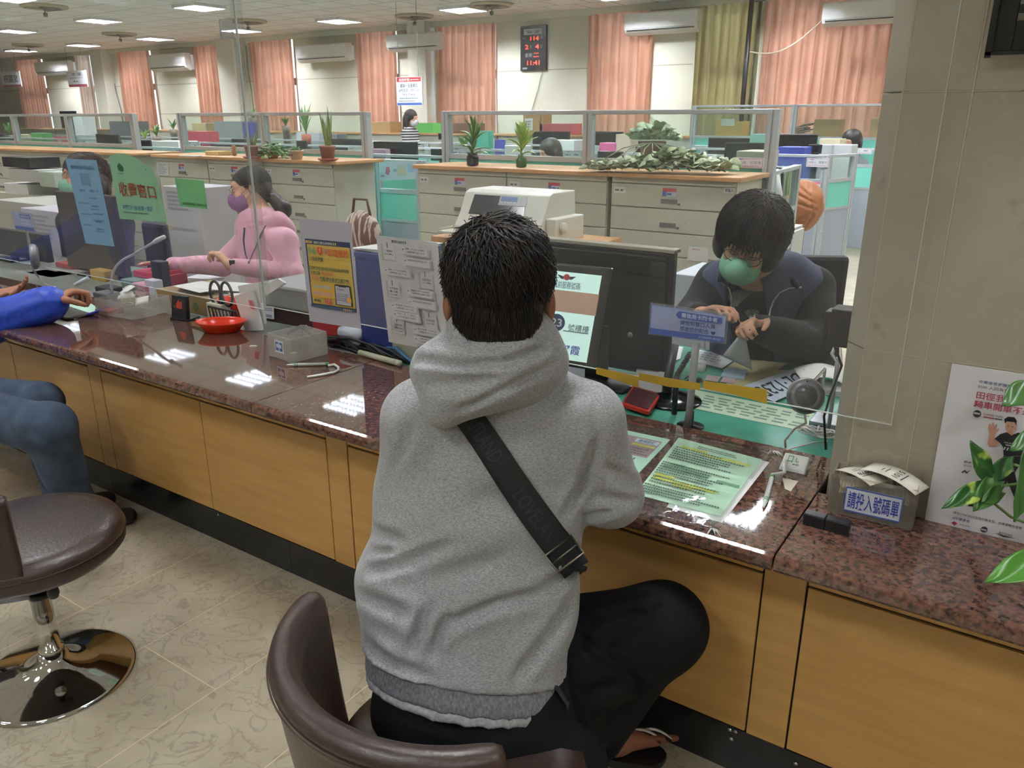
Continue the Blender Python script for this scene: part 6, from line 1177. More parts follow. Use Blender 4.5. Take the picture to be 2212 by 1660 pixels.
vest = [ecap(at(1648, 630, 2.94), T0, (.185, .135), (.215, .155), CR, .05), cap(at(1600, 610, 2.93), sL, .088, .085, .05), cap(at(1700, 610, 2.93), sR, .088, .085, .05), cap(N0+CR*.08, N0-CR*.07, .085, .085, .05), cap(at(1610, 630, 2.84), at(1628, 800, 2.92), .066, .075, .008, '-'), cap(at(1620, 575, 2.72), at(1612, 640, 2.74), .09, .07, .015, '-'), cap(eL, at(1470, 640, 2.8), .08, .07, .02, '-'), cap(eR+CR*.02, at(1800, 660, 2.8), .07, .05, .02, '-')]
flesh('vest', vest, .0075, navyv, lady, wob=waves(.003, 26, 15))
vt = bvh_of([o for o in lady.children if o.name.split('.')[0] in ('vest', 'sweater')])
pip = mat('grey_piping', 'a2a6ae', .5)
for pts in ([(1549, 602), (1562, 614), (1575, 624), (1579, 640), (1580, 658), (1576, 676)], [(1731, 621), (1705, 623), (1685, 632), (1672, 648), (1664, 668), (1660, 690)]):
    b = MB(); b.tube([hit(vt, x, y, .004, 2.75) for x, y in pts], .0034, 6); b.build('piping', pip, lady, world=True)
flesh('collar', [cap(at(1672, 580, 2.86), at(1722, 618, 2.80), .04, .012, .02), cap(at(1688, 560, 2.92), at(1700, 600, 2.86), .04, .03, .03), cap(at(1572, 590, 2.84), at(1556, 604, 2.80), .03, .012, .02)], .0065, mat('vest_collar', '1c1e2a', .85), lady)
fea = MB()
for (bx_, by_, a0, a1, L_, n_, bend) in ((1588, 668, 60, 130, 42, 11, 1), (1625, 694, 55, 130, 26, 10, 0)):
    for k in range(n_):
        a = math.radians(a0+(a1-a0)*k/(n_-1)); P_ = []
        for s in np.linspace(.15, 1, 6): P_.append(hit(vt, bx_+12*bend*0+math.cos(a)*L_*s+(14*bend*s*s), by_-math.sin(a)*L_*s, .003, 2.8))
        fea.tube(P_, .0012, 4)
fea.build('feather_print', mat('print_silver', 'a8aaa4', .5), lady, world=True)
def face_mask(parent, c, f, u, s, m, strap_m, label=None):
    r, f, u = ortho(f, u); A = (r, f, u); P = lambda x, y, z: np.array(c)+(r*x+f*y+u*z)*s; R = lambda *v: np.array(v)*s
    pr_ = [ell(P(0, .045, -.062), R(.067, .066, .068), A, .01), ell(P(0, .106, -.042), R(.03, .027, .04), A, .03)]
    cr_ = [crease(P(-.06, .1, z), P(.06, .1, z), .006*s, .0035*s) for z in (-.045, -.068, -.09)]
    o = flesh('face_mask', pr_+cr_, .004*s, m, parent, cut=[(P(0, .035, 0), -f), (P(0, .12, -.002), u*1.0+f*.12), (P(.055, 0, 0), r*.9-f*.1), (P(-.055, 0, 0), -r*.9-f*.1)])
    b = MB()
    for k in (1, -1):
        b.tube([P(.052*k, .062, -.03), P(.074*k, .03, -.016), P(.083*k, -.01, .016)], .0012*s, 5); b.tube([P(.05*k, .06, -.09), P(.07*k, .025, -.05), P(.083*k, -.01, -.03)], .0012*s, 5)
    b.build('mask_loop', strap_m, parent, world=True); return o
def glasses(parent, c, f, u, s, m):
    r, f, u = ortho(f, u); P = lambda x, y, z: np.array(c)+(r*x+f*y+u*z)*s; b = MB()
    for k in (1, -1):
        b.tube([P(k*.032+.0225*math.cos(a), .108-.006*abs(math.cos(a)) - .004*(k*math.cos(a) > 0), .0+.0175*math.sin(a)) for a in np.linspace(0, 2*PI, 22)], .0013*s, 6, cap=False); b.tube([P(.054*k, .1, .004), P(.078*k, .05, .008), P(.084*k, -.005, .006)], .0013*s, 5)
    b.tube([P(-.0095, .108, .003), P(0, .112, .006), P(.0095, .108, .003)], .0013*s, 5); b.build('glasses', m, parent, world=True)
    b = MB()
    for k in (1, -1): b.add([P(k*.032+.021*math.cos(a), .106, .016*math.sin(a)) for a in np.linspace(0, 2*PI, 18)[:-1]], [tuple(range(17))])
    b.build('lens', clear_mat('lens', 'eef2f2', .04, .02), parent, world=True)
def brows(parent, c, f, u, s, m):
    r, f, u = ortho(f, u); P = lambda x, y, z: np.array(c)+(r*x+f*y+u*z)*s; b = MB()
    for k in (1, -1): b.tube([P(.014*k, .094, .026), P(.032*k, .092, .031), P(.05*k, .078, .024)], [.002, .003, .001], 6); b.tube([P(.018*k, .0935, .0), P(.031*k, .094, -.003), P(.045*k, .085, .0)], .0012, 5)
    b.build('eyebrow', m, parent, world=True)
green_mask = mat('green_mask', '86c4a8', .75, bump=.1); white_str = mat('ear_loop', 'cfd2d0', .6)
face_mask(lady, HC2, f2, u2, hs2, green_mask, white_str); glasses(lady, HC2, f2, u2, hs2, mat('frame_dark', '2a1c1c', .3)); brows(lady, HC2, f2, u2, hs2, hairb)
r2, f2_, u2_ = ortho(f2, u2); A2 = (r2, f2_, u2_); H = lambda x, y, z: HC2+(r2*x+f2_*y+u2_*z)*hs2; R2 = lambda *v: np.array(v)*hs2
flesh('hair', [ell(H(0, -.018, .04), R2(.092, .106, .095), A2, .03), ell(H(.07, -.02, -.03), R2(.04, .07, .07), A2, .03), ell(H(-.07, -.02, -.03), R2(.04, .07, .07), A2, .03), ell(H(0, -.07, -.03), R2(.085, .05, .08), A2, .03), ell(H(0, .012, .055), R2(.080, .092, .08), A2, .03), ell(H(0, .125, -.04), R2(.064, .08, .09), A2, .015, '-')], .006, hairb, lady, wob=waves(.002, 50, 7))
strands(lady, H(0, -.012, .035), f2, u2, (.104*hs2, .120*hs2, .107*hs2), 2600, .12, (0, -.1, 1), lambda v: v[2] > -.1 and v[1] < .42, hairb, 11, .0022, .008, 7, jit=.22)
strands(lady, H(0, -.005, .035), f2, u2, (.092*hs2, .112*hs2, .1*hs2), 420, .085, (0, -.25, .95), lambda v: v[1] > .3 and v[2] > .45, hairb, 17, .0022, .006, 7, jit=.25)
b = MB(); q = [at(1598, 722, 2.60), at(1560, 770, 2.62), at(1625, 800, 2.66), at(1612, 735, 2.6)]
b.sheet(lambda u, v: (q[0]*(1-u)+q[3]*u)*(1-v)+(q[1]*(1-u)+q[2]*u)*v, 6, 6); solo('held_paper', b, mat('grey_paper', '9b9d9f', .6), 'grey sheet held by the clerk in the navy vest', 'paper', solid=.0006)
t = thing('office_chair', 'dark mesh office chair behind the clerk in the navy vest', 'chair', tuple(at(1740, 700, 3.3)*np.array([1, 1, 0]))); c0 = at(1738, 690, 3.28); b = MB(); b.box(tuple(c0+[-.1, 0, -.05]), (.5, .04, .62), rz=.5); b.build('backrest', mat('mesh_dark', '2a2c2e', .7), t, world=True, bevel=.02)
b = MB(); b.box((c0[0]-.15, c0[1]-.15, .48), (.48, .46, .07), rz=.5); b.build('seat', mat('mesh_dark', '2a2c2e', .7), t, world=True, bevel=.02); b = MB(); b.tube([(c0[0]-.15, c0[1]-.15, .05), (c0[0]-.15, c0[1]-.15, .46)], .03, 10); b.tube([(c0[0]-.1, c0[1]-.02, .46), (c0[0]-.1, c0[1]+.01, .8)], .02, 8); b.build('column', blk, t, world=True)
for k in range(5): b = MB(); a = k*2*PI/5; b.tube([(c0[0]-.15, c0[1]-.15, .09), (c0[0]-.15+.28*math.cos(a), c0[1]-.15+.28*math.sin(a), .06)], .018, 8); b.lathe((c0[0]-.15+.28*math.cos(a), c0[1]-.15+.28*math.sin(a), .0), [(.0, 0), (.02, 0), (.026, .025), (.02, .05), (0, .05)], 10); b.build('leg', blk, t, world=True)

# ---------------------------------------------------------------- clerk in the pink hoodie
D = 4.4; pk = person('clerk in pink hooded sweatshirt and purple mask, reaching across her desk', tuple(at(570, 600, D+.1)*np.array([1, 1, 0])+[0, 0, .45]))
HC3 = at(540, 412, D); f3 = unit(-CR*.88-CU*.26-CF*.30); u3 = unit(CU*.97-CR*.22); pN = at(562, 485, D+.02); pT = at(600, 625, D+.06); s1_, s2_ = at(548, 505, D+.12), at(612, 525, D-.10); e1, w1_ = at(480, 572, D-.0), at(375, 572, D-.12); e2_, w2_ = at(628, 590, D-.12), at(497, 574, D-.24)
hs3 = 1.0
flesh('body', head(HC3, f3, u3, hs3)+[cap(HC3-u3*.06-f3*.02, pN, .052, .058, .03), ecap(pN, pT, (.12, .11), (.13, .12), CR), cap(pN, s1_, .06, .05), cap(pN, s2_, .06, .05), cap(s1_, e1, .045, .04), cap(e1, w1_, .04, .028), cap(s2_, e2_, .045, .04), cap(e2_, w2_, .04, .028)]+hand(w1_, unit(at(300, 565, D-.2)-w1_), -CU-CR*.1, .15, 1.1, 1)+hand(w2_, unit(at(468, 545, D-.24)-w2_), -CF*-.2-CR*.7+CU*-.3, .9, 1.15, -1, thumb=.9), .006, skin2, pk)
pinkf = mat('pink_fleece', 'd9a5b8', .95, col2='cf9aae', nscale=12, sheen=.3, bump=.08)
flesh('hoodie', [ecap(pN-[0, 0, .02], pT, (.145, .13), (.165, .15), CR, .05), cap(pN-[0, 0, .03], s1_, .075, .068, .04), cap(pN-[0, 0, .03], s2_, .075, .075, .04), cap(s1_, e1, .07, .062, .03), cap(e1, w1_, .062, .042, .02), cap(s2_, e2_, .078, .07, .03), cap(e2_, w2_+(e2_-w2_)*.1, .064, .042, .02)]+[crease(w1_+(e1-w1_)*(.15+.16*k)+CU*.05-CF*.03, w1_+(e1-w1_)*(.19+.16*k)-CU*.05-CF*.04, .009, .009) for k in range(6)]+[crease(e2_+CR*(.03-.04*k)+CU*.06-CF*.05, e2_-CR*(.0+.04*k)-CU*.04-CF*.06, .01, .01) for k in range(4)]+[C1(575, 520, 560, 600, D-.12, .012, .008), C1(520, 500, 480, 550, D-.04, .012, .008)], .0075, pinkf, pk, wob=waves(.0025, 30, 21))
flesh('hood', [cap(at(548, 490, D-.07), at(600, 480, D-.06), .035, .05, .03), cap(at(600, 480, D-.06), at(622, 505, D+.02), .055, .045, .03), cap(at(600, 478, D+.04), at(575, 482, D+.1), .045, .035, .03), ell(at(612, 490, D), (.06, .06, .05), (CR, CF, CU), .03)], .007, pinkf, pk)
pt_ = bvh_of([o for o in pk.children if o.name.split('.')[0] in ('hoodie',)])
for pts in ([(528, 492), (526, 520), (530, 550), (537, 568)], [(576, 482), (564, 505), (552, 535), (537, 568)]): b = MB(); b.tube([hit(pt_, x, y, .006, D-.14) for x, y in pts], .006, 6, flat=.3); b.build('lanyard', mat('lanyard_navy', '2a3156', .6), pk, world=True)
b = MB(); c0 = w2_+(e2_-w2_)*.04; b.tube([c0, c0+(e2_-w2_)*.06], [.033, .034], 16); b.build('watch_strap', mat('watch_pale', 'b9b4a4', .5), pk, world=True); b = MB(); b.box(tuple(c0+(e2_-w2_)*.03-CF*.034+CU*.01), (.03, .012, .034), rz=YAW); b.build('watch_face', blk, pk, world=True, bevel=.003)
face_mask(pk, HC3, f3, u3, hs3, mat('purple_mask', '8c6490', .75), mat('purple_loop', '8c6490', .7)); glasses(pk, HC3, f3, u3, hs3, mat('gold_frame', 'c9b49a', .25, .8)); brows(pk, HC3, f3, u3, hs3, hairb)
r3, f3_, u3_ = ortho(f3, u3); A3 = (r3, f3_, u3_); H = lambda x, y, z: HC3+(r3*x+f3_*y+u3_*z)*hs3
flesh('hair', [ell(H(0, -.022, .042), (.086, .102, .088), A3, .02), ell(H(0, -.07, -.02), (.07, .045, .06), A3, .03), ell(H(0, .125, -.035), (.07, .075, .085), A3, .01, '-'), ell(H(.085, .005, -.035), (.03, .03, .045), A3, .01, '-'), ell(H(-.085, .005, -.035), (.03, .03, .045), A3, .01, '-'), cap(H(0, -.105, -.055), at(612, 452, D+.0), .032, .045, .02), cap(at(612, 452, D), at(618, 462, D), .045, .02, .02)], .005, hairb, pk, wob=waves(.0015, 50, 8))
strands(pk, H(0, -.022, .042), f3, u3, (.086, .102, .088), 1200, .09, (0, .35, .9), lambda v: v[2] > -.2 and v[1] < .6, hairb, 12, .0016, .004, 6, jit=.1)
b = MB(); b.tube([H(.03, -.105, -.03), H(0, -.125, -.045), H(-.03, -.105, -.05)], .008, 8); b.tube([H(-.05, -.1, -.055), H(.0, -.13, -.06)], .006, 8); b.build('hair_tie', mat('hair_tie', 'b9a8a0', .5), pk, world=True)
b = MB(); b.tube([H(.087, .02, .06), H(.092, -.02, .062), H(.084, -.06, .064)], .0012, 5); b.build('hair_clip', mat('silver_clip', 'b8bac0', .3, .7), pk, world=True)

# ---------------------------------------------------------------- clerk with curly hair behind the blue sheet
D4 = 5.1; HC4 = at(178, 385, D4); f4 = unit(-CR*.75-CU*.2-CF*.6); u4 = unit(CU); cr4 = person('clerk with curly dark hair and green mask, half hidden by the hanging blue sheet', tuple(at(210, 500, D4+.1)*np.array([1, 1, 0])+[0, 0, .45]))
n4 = at(205, 450, D4+.04); t4 = at(225, 600, D4+.12); s4a, s4b = at(150, 480, D4+.1), at(262, 485, D4); e4, w4 = at(265, 570, D4-.1), at(170, 590, D4-.25)
flesh('body', head(HC4, f4, u4, 1.12)+[cap(HC4-u4*.06, n4, .055, .06, .03), ecap(n4, t4, (.13, .1), (.15, .12), CR), cap(s4b, e4, .045, .04), cap(e4, w4, .04, .03), cap(n4, s4b, .055, .05), cap(n4, s4a, .055, .05)]+hand(w4, -CR-CU*.2, -CU, .5, 1.05, -1), .007, skin2, cr4)
flesh('jacket', [ecap(n4-[0, 0, .03], t4, (.17, .13), (.19, .15), CR, .05), cap(n4-[0, 0, .04], s4a, .08, .075, .04), cap(n4-[0, 0, .04], s4b, .08, .075, .04), cap(s4b, e4, .075, .065, .03), cap(e4, w4, .062, .045, .02), cap(s4a, s4a+[0, -.02, -.25], .07, .06, .03)], .009, mat('charcoal_knit', '2c2a30', .9), cr4, wob=waves(.003, 28, 31))
flesh('scarf', [cap(at(228, 432, D4-.02), at(262, 470, D4-.06), .035, .03, .02), cap(at(205, 440, D4-.06), at(240, 450, D4-.06), .03, .03, .02)], .008, mat('magenta_scarf', 'b83a78', .85), cr4)
face_mask(cr4, HC4, f4, u4, 1.12, green_mask, white_str); brows(cr4, HC4, f4, u4, 1.12, hairb)
r4, f4_, u4_ = ortho(f4, u4); A4 = (r4, f4_, u4_); H = lambda x, y, z: HC4+(r4*x+f4_*y+u4_*z)*1.12
curlm = mat('curly_brown', '2a211f', .6); flesh('hair', [ell(H(0, -.02, .05), (.125, .125, .105), A4, .03), ell(H(.09, -.04, -.05), (.06, .07, .1), A4, .04), ell(H(-.09, -.04, -.05), (.06, .07, .1), A4, .04), ell(H(0, -.09, -.04), (.1, .06, .1), A4, .03), ell(H(0, .135, -.03), (.068, .08, .09), A4, .015, '-')], .008, curlm, cr4, wob=waves(.006, 75, 9))
strands(cr4, H(0, -.03, .02), f4, u4, (.135, .13, .13), 900, .12, (0, 0, 1), lambda v: v[1] < .5 and v[2] > -.6, curlm, 13, .003, .01, 7, curl=.008, jit=.5)

# ---------------------------------------------------------------- people further back
def far_person(px, py, Y, wpx, label, fdir, hair, top_m, mask=None, standing=False, long=False, stripe=False):
    c = onY(px, py, Y); d = (c-EYE)@CF; s = wpx*d/1700/.2; t = person(label, (c[0], c[1]+.05, 0 if standing else .45)); f = unit(fdir); u = np.array([0, 0, 1.0]); r, f, u = ortho(f, u); n = c-u*.16*s-f*.02
    P = [ecap(n-[0, 0, .05], n-[0, 0, .52], (.13, .09), (.14, .10), r), cap(c-u*.06*s, n, .05*s, .055*s, .03)]; sh = [n-[0, 0, .08]+r*.17*k for k in (1, -1)]; el = [sh[i]+[0, 0, -.25]+f*.05 for i in (0, 1)]; wr = [el[i]+f*.22+[0, 0, .03] for i in (0, 1)]
    for i in (0, 1): P += [cap(n-[0, 0, .07], sh[i], .055, .05), cap(sh[i], el[i], .045, .04), cap(el[i], wr[i], .038, .028)]+hand(wr[i], f, [0, 0, -1], .5, .95, 1 if i else -1)
    if standing: P += [cap(n-[0, 0, .5]+r*.08*k, n*np.array([1, 1, 0])+[0, 0, .12]+r*.09*k, .085, .05) for k in (1, -1)]+[ecap(n*np.array([1, 1, 0])+[0, 0, .05]+r*.09*k, n*np.array([1, 1, 0])+[0, 0, .04]+r*.09*k+f*.16, (.035, .045), (.04, .025), r) for k in (1, -1)]
    flesh('body', head(c, f, u, s)+P, .011, skin2, t)
    flesh('cardigan', [ecap(n-[0, 0, .06], n-[0, 0, .55], (.16, .12), (.17, .13), r, .04)]+[cap(n-[0, 0, .07], sh[i], .07, .065, .03) for i in (0, 1)]+[cap(sh[i], el[i], .062, .055, .02) for i in (0, 1)]+[cap(el[i], wr[i], .052, .04, .02) for i in (0, 1)], .012, top_m, t)
    if standing: flesh('trousers', [cap(n-[0, 0, .48]+r*.08*k, n*np.array([1, 1, 0])+[0, 0, .1]+r*.09*k, .10, .06) for k in (1, -1)]+[ecap(n-[0, 0, .45], n-[0, 0, .56], (.165, .125), (.17, .13), r)], .012, blackc, t)
    hh = [ell(c+u*.04*s-f*.02*s, np.array((.1, .11, .1))*s, (r, f, u), .02), ell(c-u*.03*s-f*.07*s, np.array((.09, .06, .1))*s, (r, f, u), .03), ell(c+f*.14*s-u*.03*s, np.array((.066, .09, .09))*s, (r, f, u), .015, '-')]
    for k in (1, -1): hh.append(cap(c+r*.085*s*k-f*.02, c+r*.088*s*k-f*.02-u*(.24 if long else .11)*s, .032*s, .022*s, .02))
    if long: hh.append(ecap(c-f*.09*s, c-f*.09*s-u*.26*s, (.09*s, .045*s), (.08*s, .03*s), r, .03))
    flesh('hair', hh, .009, hair, t, wob=waves(.002, 50, 3))
    if mask: face_mask(t, c, f, u, s, mask, white_str)
    brows(t, c, f, u, s, hairb); return t
strip = mat('striped_cardigan', '17171a', .8)
def _stripes(m):
    nt = m.node_tree; N, L = nt.nodes, nt.links; b = N['Principled BSDF']; tc = N.new('ShaderNodeTexCoord'); w = N.new('ShaderNodeTexWave'); w.bands_direction = 'Z'; w.inputs['Scale'].default_value = 7; w.inputs['Distortion'].default_value = 0
    L.new(tc.outputs['Object'], w.inputs[0]); r = N.new('ShaderNodeValToRGB'); r.color_ramp.interpolation = 'CONSTANT'; r.color_ramp.elements[1].position = .62; r.color_ramp.elements[0].color = lin('17171a'); r.color_ramp.elements[1].color = lin('d4d4d2'); L.new(w.outputs[0], r.inputs[0]); L.new(r.outputs[0], b.inputs['Base Color'])
_stripes(strip)
far_person(889, 256, 11.25, 27, 'woman with long dark hair in a striped cardigan standing before the windows', (.9, .1, -.15), hairb, strip, mat('white_mask', 'cfcfd2', .7), True, True)
far_person(1187, 330, 7.35, 44, 'woman with dark hair and white mask sitting low behind the glass partition', (-.5, -.8, -.25), hairb, mat('lilac_top', '8c84a0', .9), mat('white_mask', 'cfcfd2', .7))
far_person(1838, 308, 11.12, 40, 'woman whose dark hair shows above the far partition beside the pillar', (-.3, -.9, -.2), hairb, mat('grey_top', '7c7c80', .9))
# ================================================================ CLERKS' DESKS AND WHAT STANDS ON THEM
DZ = .75
mat_green = mat('green_desk_mat', '4f9c86', .22, col2='47917c', nscale=12, spec=.6); desk_edge = mat('desk_beige', 'a59f90', .5)
for x0, x1, lab, YE in ((-2.02, -.36, 'green covered clerk desk behind the right acrylic screen', 2.87), (-8, -2.03, 'clerk desk behind the left acrylic screen, crowded with stationery', 2.62)):
    t = thing('clerk_desk', lab, 'desk', ((x0+x1)/2, 2.45, 0)); b = MB(); b.bx(x0, 2.035, .715, x1, YE, DZ-.002); b.build('desktop', desk_edge, t, world=True); b = MB(); b.bx(x0+.01, 2.04, DZ-.002, x1-.01, YE-.005, DZ); b.build('desk_mat', mat_green if x0 > -3 else mat('desk_grey_mat', '8a8f88', .4, col2='7c827c'), t, world=True)
    for x in (x0+.03, x1-.06): b = MB(); b.bx(x, 2.06, 0, x+.03, YE-.03, .715); b.build('side_panel', desk_edge, t, world=True)
def dflat(name, label, cat, px, col, t_=.0006, z=DZ+.0006, items=None, group=None, rough=.6): return flat(name, label, cat, px, mat('sheet_'+col, col, rough), t_, z, items, group)
dflat('document', 'cream sheet lying on the green desk mat behind the intercom', 'document', ((1500, 842), (1815, 905), (1775, 940), (1478, 878)), 'b7cbb0', items=[('l', .1, .15, .95, .9, 5, '6c8a78', 7)])
dflat('document', 'beige sheet on the green mat before the clerk in the navy vest', 'document', ((1600, 773), (1700, 786), (1660, 815), (1560, 800)), 'bdb487', z=DZ+.0016); dflat('document', 'beige sheet on the green mat under the number plate', 'document', ((1640, 800), (1760, 800), (1690, 840), (1560, 832)), 'b4ae86', z=DZ+.0028)
dflat('document', 'white printed form on the green mat beside the card sign stand', 'document', ((1500, 754), (1596, 771), (1560, 796), (1488, 778)), 'd4d8de', z=DZ+.004, items=[('l', .1, .1, .9, .8, 4, 'a0a4ac', 3)]); dflat('document', 'white sheet showing between the black monitor and the sign stand', 'document', ((1442, 745), (1476, 750), (1470, 775), (1430, 790)), 'd4d8de', z=DZ+.004)
dflat('foil_sachet', 'pale blue crinkled sachet on the green mat', 'sachet', ((1568, 794), (1615, 799), (1607, 819), (1557, 812)), 'a3bccb', .003, DZ+.006, rough=.3)
dflat('id_card', 'pink and white card left of its twin on the green mat', 'card', ((1528, 810), (1558, 814), (1550, 825), (1522, 821)), 'b4a8a6', .001, DZ+.005, group='cards on the green mat'); dflat('id_card', 'pink and white card right of its twin, below the sachet', 'card', ((1562, 815), (1590, 817), (1586, 828), (1556, 825)), 'b8a4a6', .001, DZ+.005, group='cards on the green mat')
# number plate, read upside down from here
q_ = [onZ(x, y, DZ+.009) for x, y in ((1600, 836), (1716, 796), (1752, 832), (1672, 868))]; pl_ = thing('licence_plate', 'pale blue number plate with black digits, upside down behind the tape', 'number plate', tuple(sum(q_)/4-np.array([0, 0, .002])))
b = MB(); b.slab(q_[::-1], .0015); b.build('plate', mat('plate_white', 'bccbdc', .35), pl_, world=True); print_on(pl_, face_map([q_[2], q_[3], q_[0], q_[1]], .0012), [('t', 'DL·1235', .06, .2, .93, .78, '14181c', .02)])
t = thing('paper_tray', 'white curved sheet resting in a grey tray beside the pillar', 'tray', tuple(onZ(1775, 835, DZ))); b = MB(); q = [onZ(x, y, DZ+.02) for x, y in ((1735, 812), (1822, 825), (1822, 848), (1750, 838))]; b.slab(q[::-1], .018); b.build('tray', mat('tray_grey', 'a7aaa8', .4), t, world=True)
b = MB(); q = [onZ(x, y, DZ+.03) for x, y in ((1715, 796), (1822, 800), (1822, 830), (1735, 828))]; b.sheet(lambda u, v: tuple((q[0]*(1-u)+q[1]*u)*(1-v)+(q[3]*(1-u)+q[2]*u)*v+np.array([0, 0, .022*math.sin(PI*u)])), 14, 6); b.build('paper', whitep, t, world=True, solid=.0006)
# intercom disc, cable, amplifier, white cable bundle, microphone stand, adapter
def disc(c, n, r, label, m, holes=True):
    t = thing('intercom_speaker', label, 'speaker', tuple(c)); n = unit(n); R = Vector(n).to_track_quat('Z', 'Y').to_matrix(); b = MB()
    b.lathe(tuple(c), [(r*.8, -.028), (r*.97, -.02), (r, -.008), (r*.97, .0), (r*.9, .003)], 44, R=R); b.lathe(tuple(c), [(r*.9, .003), (r*.6, .0031)], 44, R=R); b.lathe(tuple(c), [(r*.6, .0031), (r*.585, .0)], 44, R=R); b.lathe(tuple(c), [(r*.585, .0), (r*.01, .0)], 44, R=R); b.build('housing', m, t)if False else b.build('housing', m, t, world=True)
    if holes:
        b = MB(); k = 0
        for ring in range(1, 9):
            for j in range(ring*6):
                a = 2*PI*j/(ring*6); p = Vector(c)+R @ Vector((r*.065*ring*math.cos(a), r*.065*ring*math.sin(a), .0006)); b.lathe(tuple(p), [(r*.027, 0), (.0001, .0002)], 6, R=R)
        p = Vector(c)+R @ Vector((0, r*.8, .0034)); b.lathe(tuple(p), [(r*.04, 0), (0, .0002)], 8, R=R); b.build('speaker_holes', mat('hole_dark', '1c1c1c', .8), t, world=True)
    return t
dg = mat('intercom_grey', '85868a', .35, .35); c = at(1741, 856, 2.02); ic = disc(c, unit(EYE-c)*1+np.array([.12, 0, .0]), .0475, 'round grey intercom speaker with pierced centre below the screen at right', dg)
cw = mat('cable_silver', 'b9b4ac', .4); b = MB(); e = onZ(1697, 968, CT+.004); p0 = c-CU*.045-CF*-.01; b.tube([p0, p0-CU*.025+CR*.004, (p0+e)/2-CR*.006+[0, .02, 0], e+[-.004, -.0, .02], e+[0, .0, .0]], .003, 8); b.build('cable', cw, ic, world=True)
b = MB(); hb_ = onZ(1768, 905, DZ); b.tube([c+CF*.025, c+CF*.09+CR*.02, np.array([hb_[0], hb_[1], c[2]-.02]), hb_+[0, 0, .05]], .004, 8); b.build('gooseneck', mat('chrome', 'd8d8d8', .12, 1), ic, world=True)
am = thing('intercom_amplifier', 'silver intercom amplifier box beside the pillar', 'amplifier', tuple(onZ(1790, 925, DZ))); a = onZ(1748, 930, DZ); b = MB(); b.bx(a[0], a[1]-.02, DZ, a[0]+.115, a[1]+.07, DZ+.038); b.build('case', mat('brushed_alu', '9fa2a6', .35, .6), am, world=True, bevel=.003); q = [np.array(v) for v in ((a[0]+.01, a[1]-.02, DZ+.03), (a[0]+.1, a[1]-.02, DZ+.03), (a[0]+.1, a[1]-.02, DZ+.01), (a[0]+.01, a[1]-.02, DZ+.01))]; print_on(am, face_map(q, .001), [('l', .05, .0, .6, .5, 1, '4a4c50', 3)])
b = MB(); rr = random.Random(9); cc = onZ(1765, 950, CT+.0)
for k in range(9):
    a = rr.uniform(0, 6.3); L_ = rr.uniform(.03, .055); o2 = rr.uniform(-.004, .004); P_ = [cc+[math.cos(s)*L_*(1.0)+o2, math.sin(s)*.013+rr.uniform(-.002, .002)+.004*k*.3, .012+.018*(.5+.5*math.sin(2*s+k))] for s in np.linspace(0, 2*PI, 15)]; b.tube(P_, .0021, 6, cap=False)
b.tube([cc+[0, -.015, .01], cc+[0, 0, .04], cc+[0, .015, .01]], .003, 6); b.tube([cc+[.03, -.01, .005], cc+[-.0, -.035, .004], onZ(1700, 972, CT+.004)], .002, 6); solo('cable_bundle', b, mat('white_cable', 'd0cfcb', .4), 'tied bundle of white cable beside the amplifier box', 'cable')
ms_ = onZ(1790, 925, DZ+.038); b = MB(); b.tube([ms_, ms_+[0, 0, .19], onY(1797, 765, ms_[1]+.02), onY(1812, 735, ms_[1]+.04)], .0055, 10); solo('microphone_stem', b, mat('stem_silver', 'a6a7a8', .3, .5), 'thin silver stem rising from the amplifier box', 'stand')
ad = onX(1822, 705, -.36); b = MB(); b.bx(-.385, ad[1]-.03, ad[2]-.045, -.334, ad[1]+.03, ad[2]+.045); b.bx(-.40, ad[1]-.024, ad[2]-.036, -.385, ad[1]+.024, ad[2]+.036); solo('power_adapter', b, blk, 'black power adapter plugged into the side of the marble pillar', 'adapter', bevel=.003)
b = MB(); b.tube([(-.37, ad[1]-.02, ad[2]-.045), onY(1818, 790, ad[1]-.03), onY(1795, 850, 2.15), onY(1780, 900, 2.12), onZ(1784, 972, CT+.003)], .0032, 8); solo('power_cable', b, blk, 'black cable hanging from the adapter down to the desk edge', 'cable')
b = MB(); b.tube([onY(1815, 745, 2.3), onY(1818, 790, 2.25), onY(1800, 840, 2.2), onY(1792, 900, 2.17)], .0035, 8); solo('grey_wire', b, cw, 'grey wire hanging beside the black cable at the pillar', 'cable')
# monitor seen from behind, counter display, card sign
YM = 2.30; t = thing('computer_monitor', 'large black monitor seen from behind at window 23', 'monitor', (-1.19, 2.33, DZ)); x0, x1, z0, z1 = -1.445, -.945, .80, 1.205
b = MB(); b.bx(x0, YM, z0, x1, YM+.03, z1); b.bx(x0+.02, YM-.012, z0+.02, x1-.02, YM, z1-.012); b.build('back_shell', mat('monitor_black', '121315', .3, bump=.05, bscale=300), t, world=True, bevel=.005)
b = MB(); b.bx(x0-.002, YM-.004, z1, x1+.002, YM+.045, z1+.012); b.build('top_bezel', mat('bezel_beige', '8d8b7c', .5), t, world=True, bevel=.002); b = MB(); b.bx(x0+.01, YM+.03, z0+.01, x1-.01, YM+.034, z1-.01); b.build('screen', lcd, t, world=True)
b = MB(); b.bx(x1-.16, YM-.016, z1-.075, x1-.02, YM-.011, z1-.025); b.build('vent_panel', mat('gloss_black', '07080a', .1), t, world=True, bevel=.003); b = MB(); b.lathe(((x0+x1)/2+.12, YM-.013, .93), [(.009, 0), (.009, .002), (0, .002)], 16, R=Matrix.Rotation(PI/2, 3, 'X')); b.build('logo_disc', mat('disc_grey', '6c6e70', .4), t, world=True)
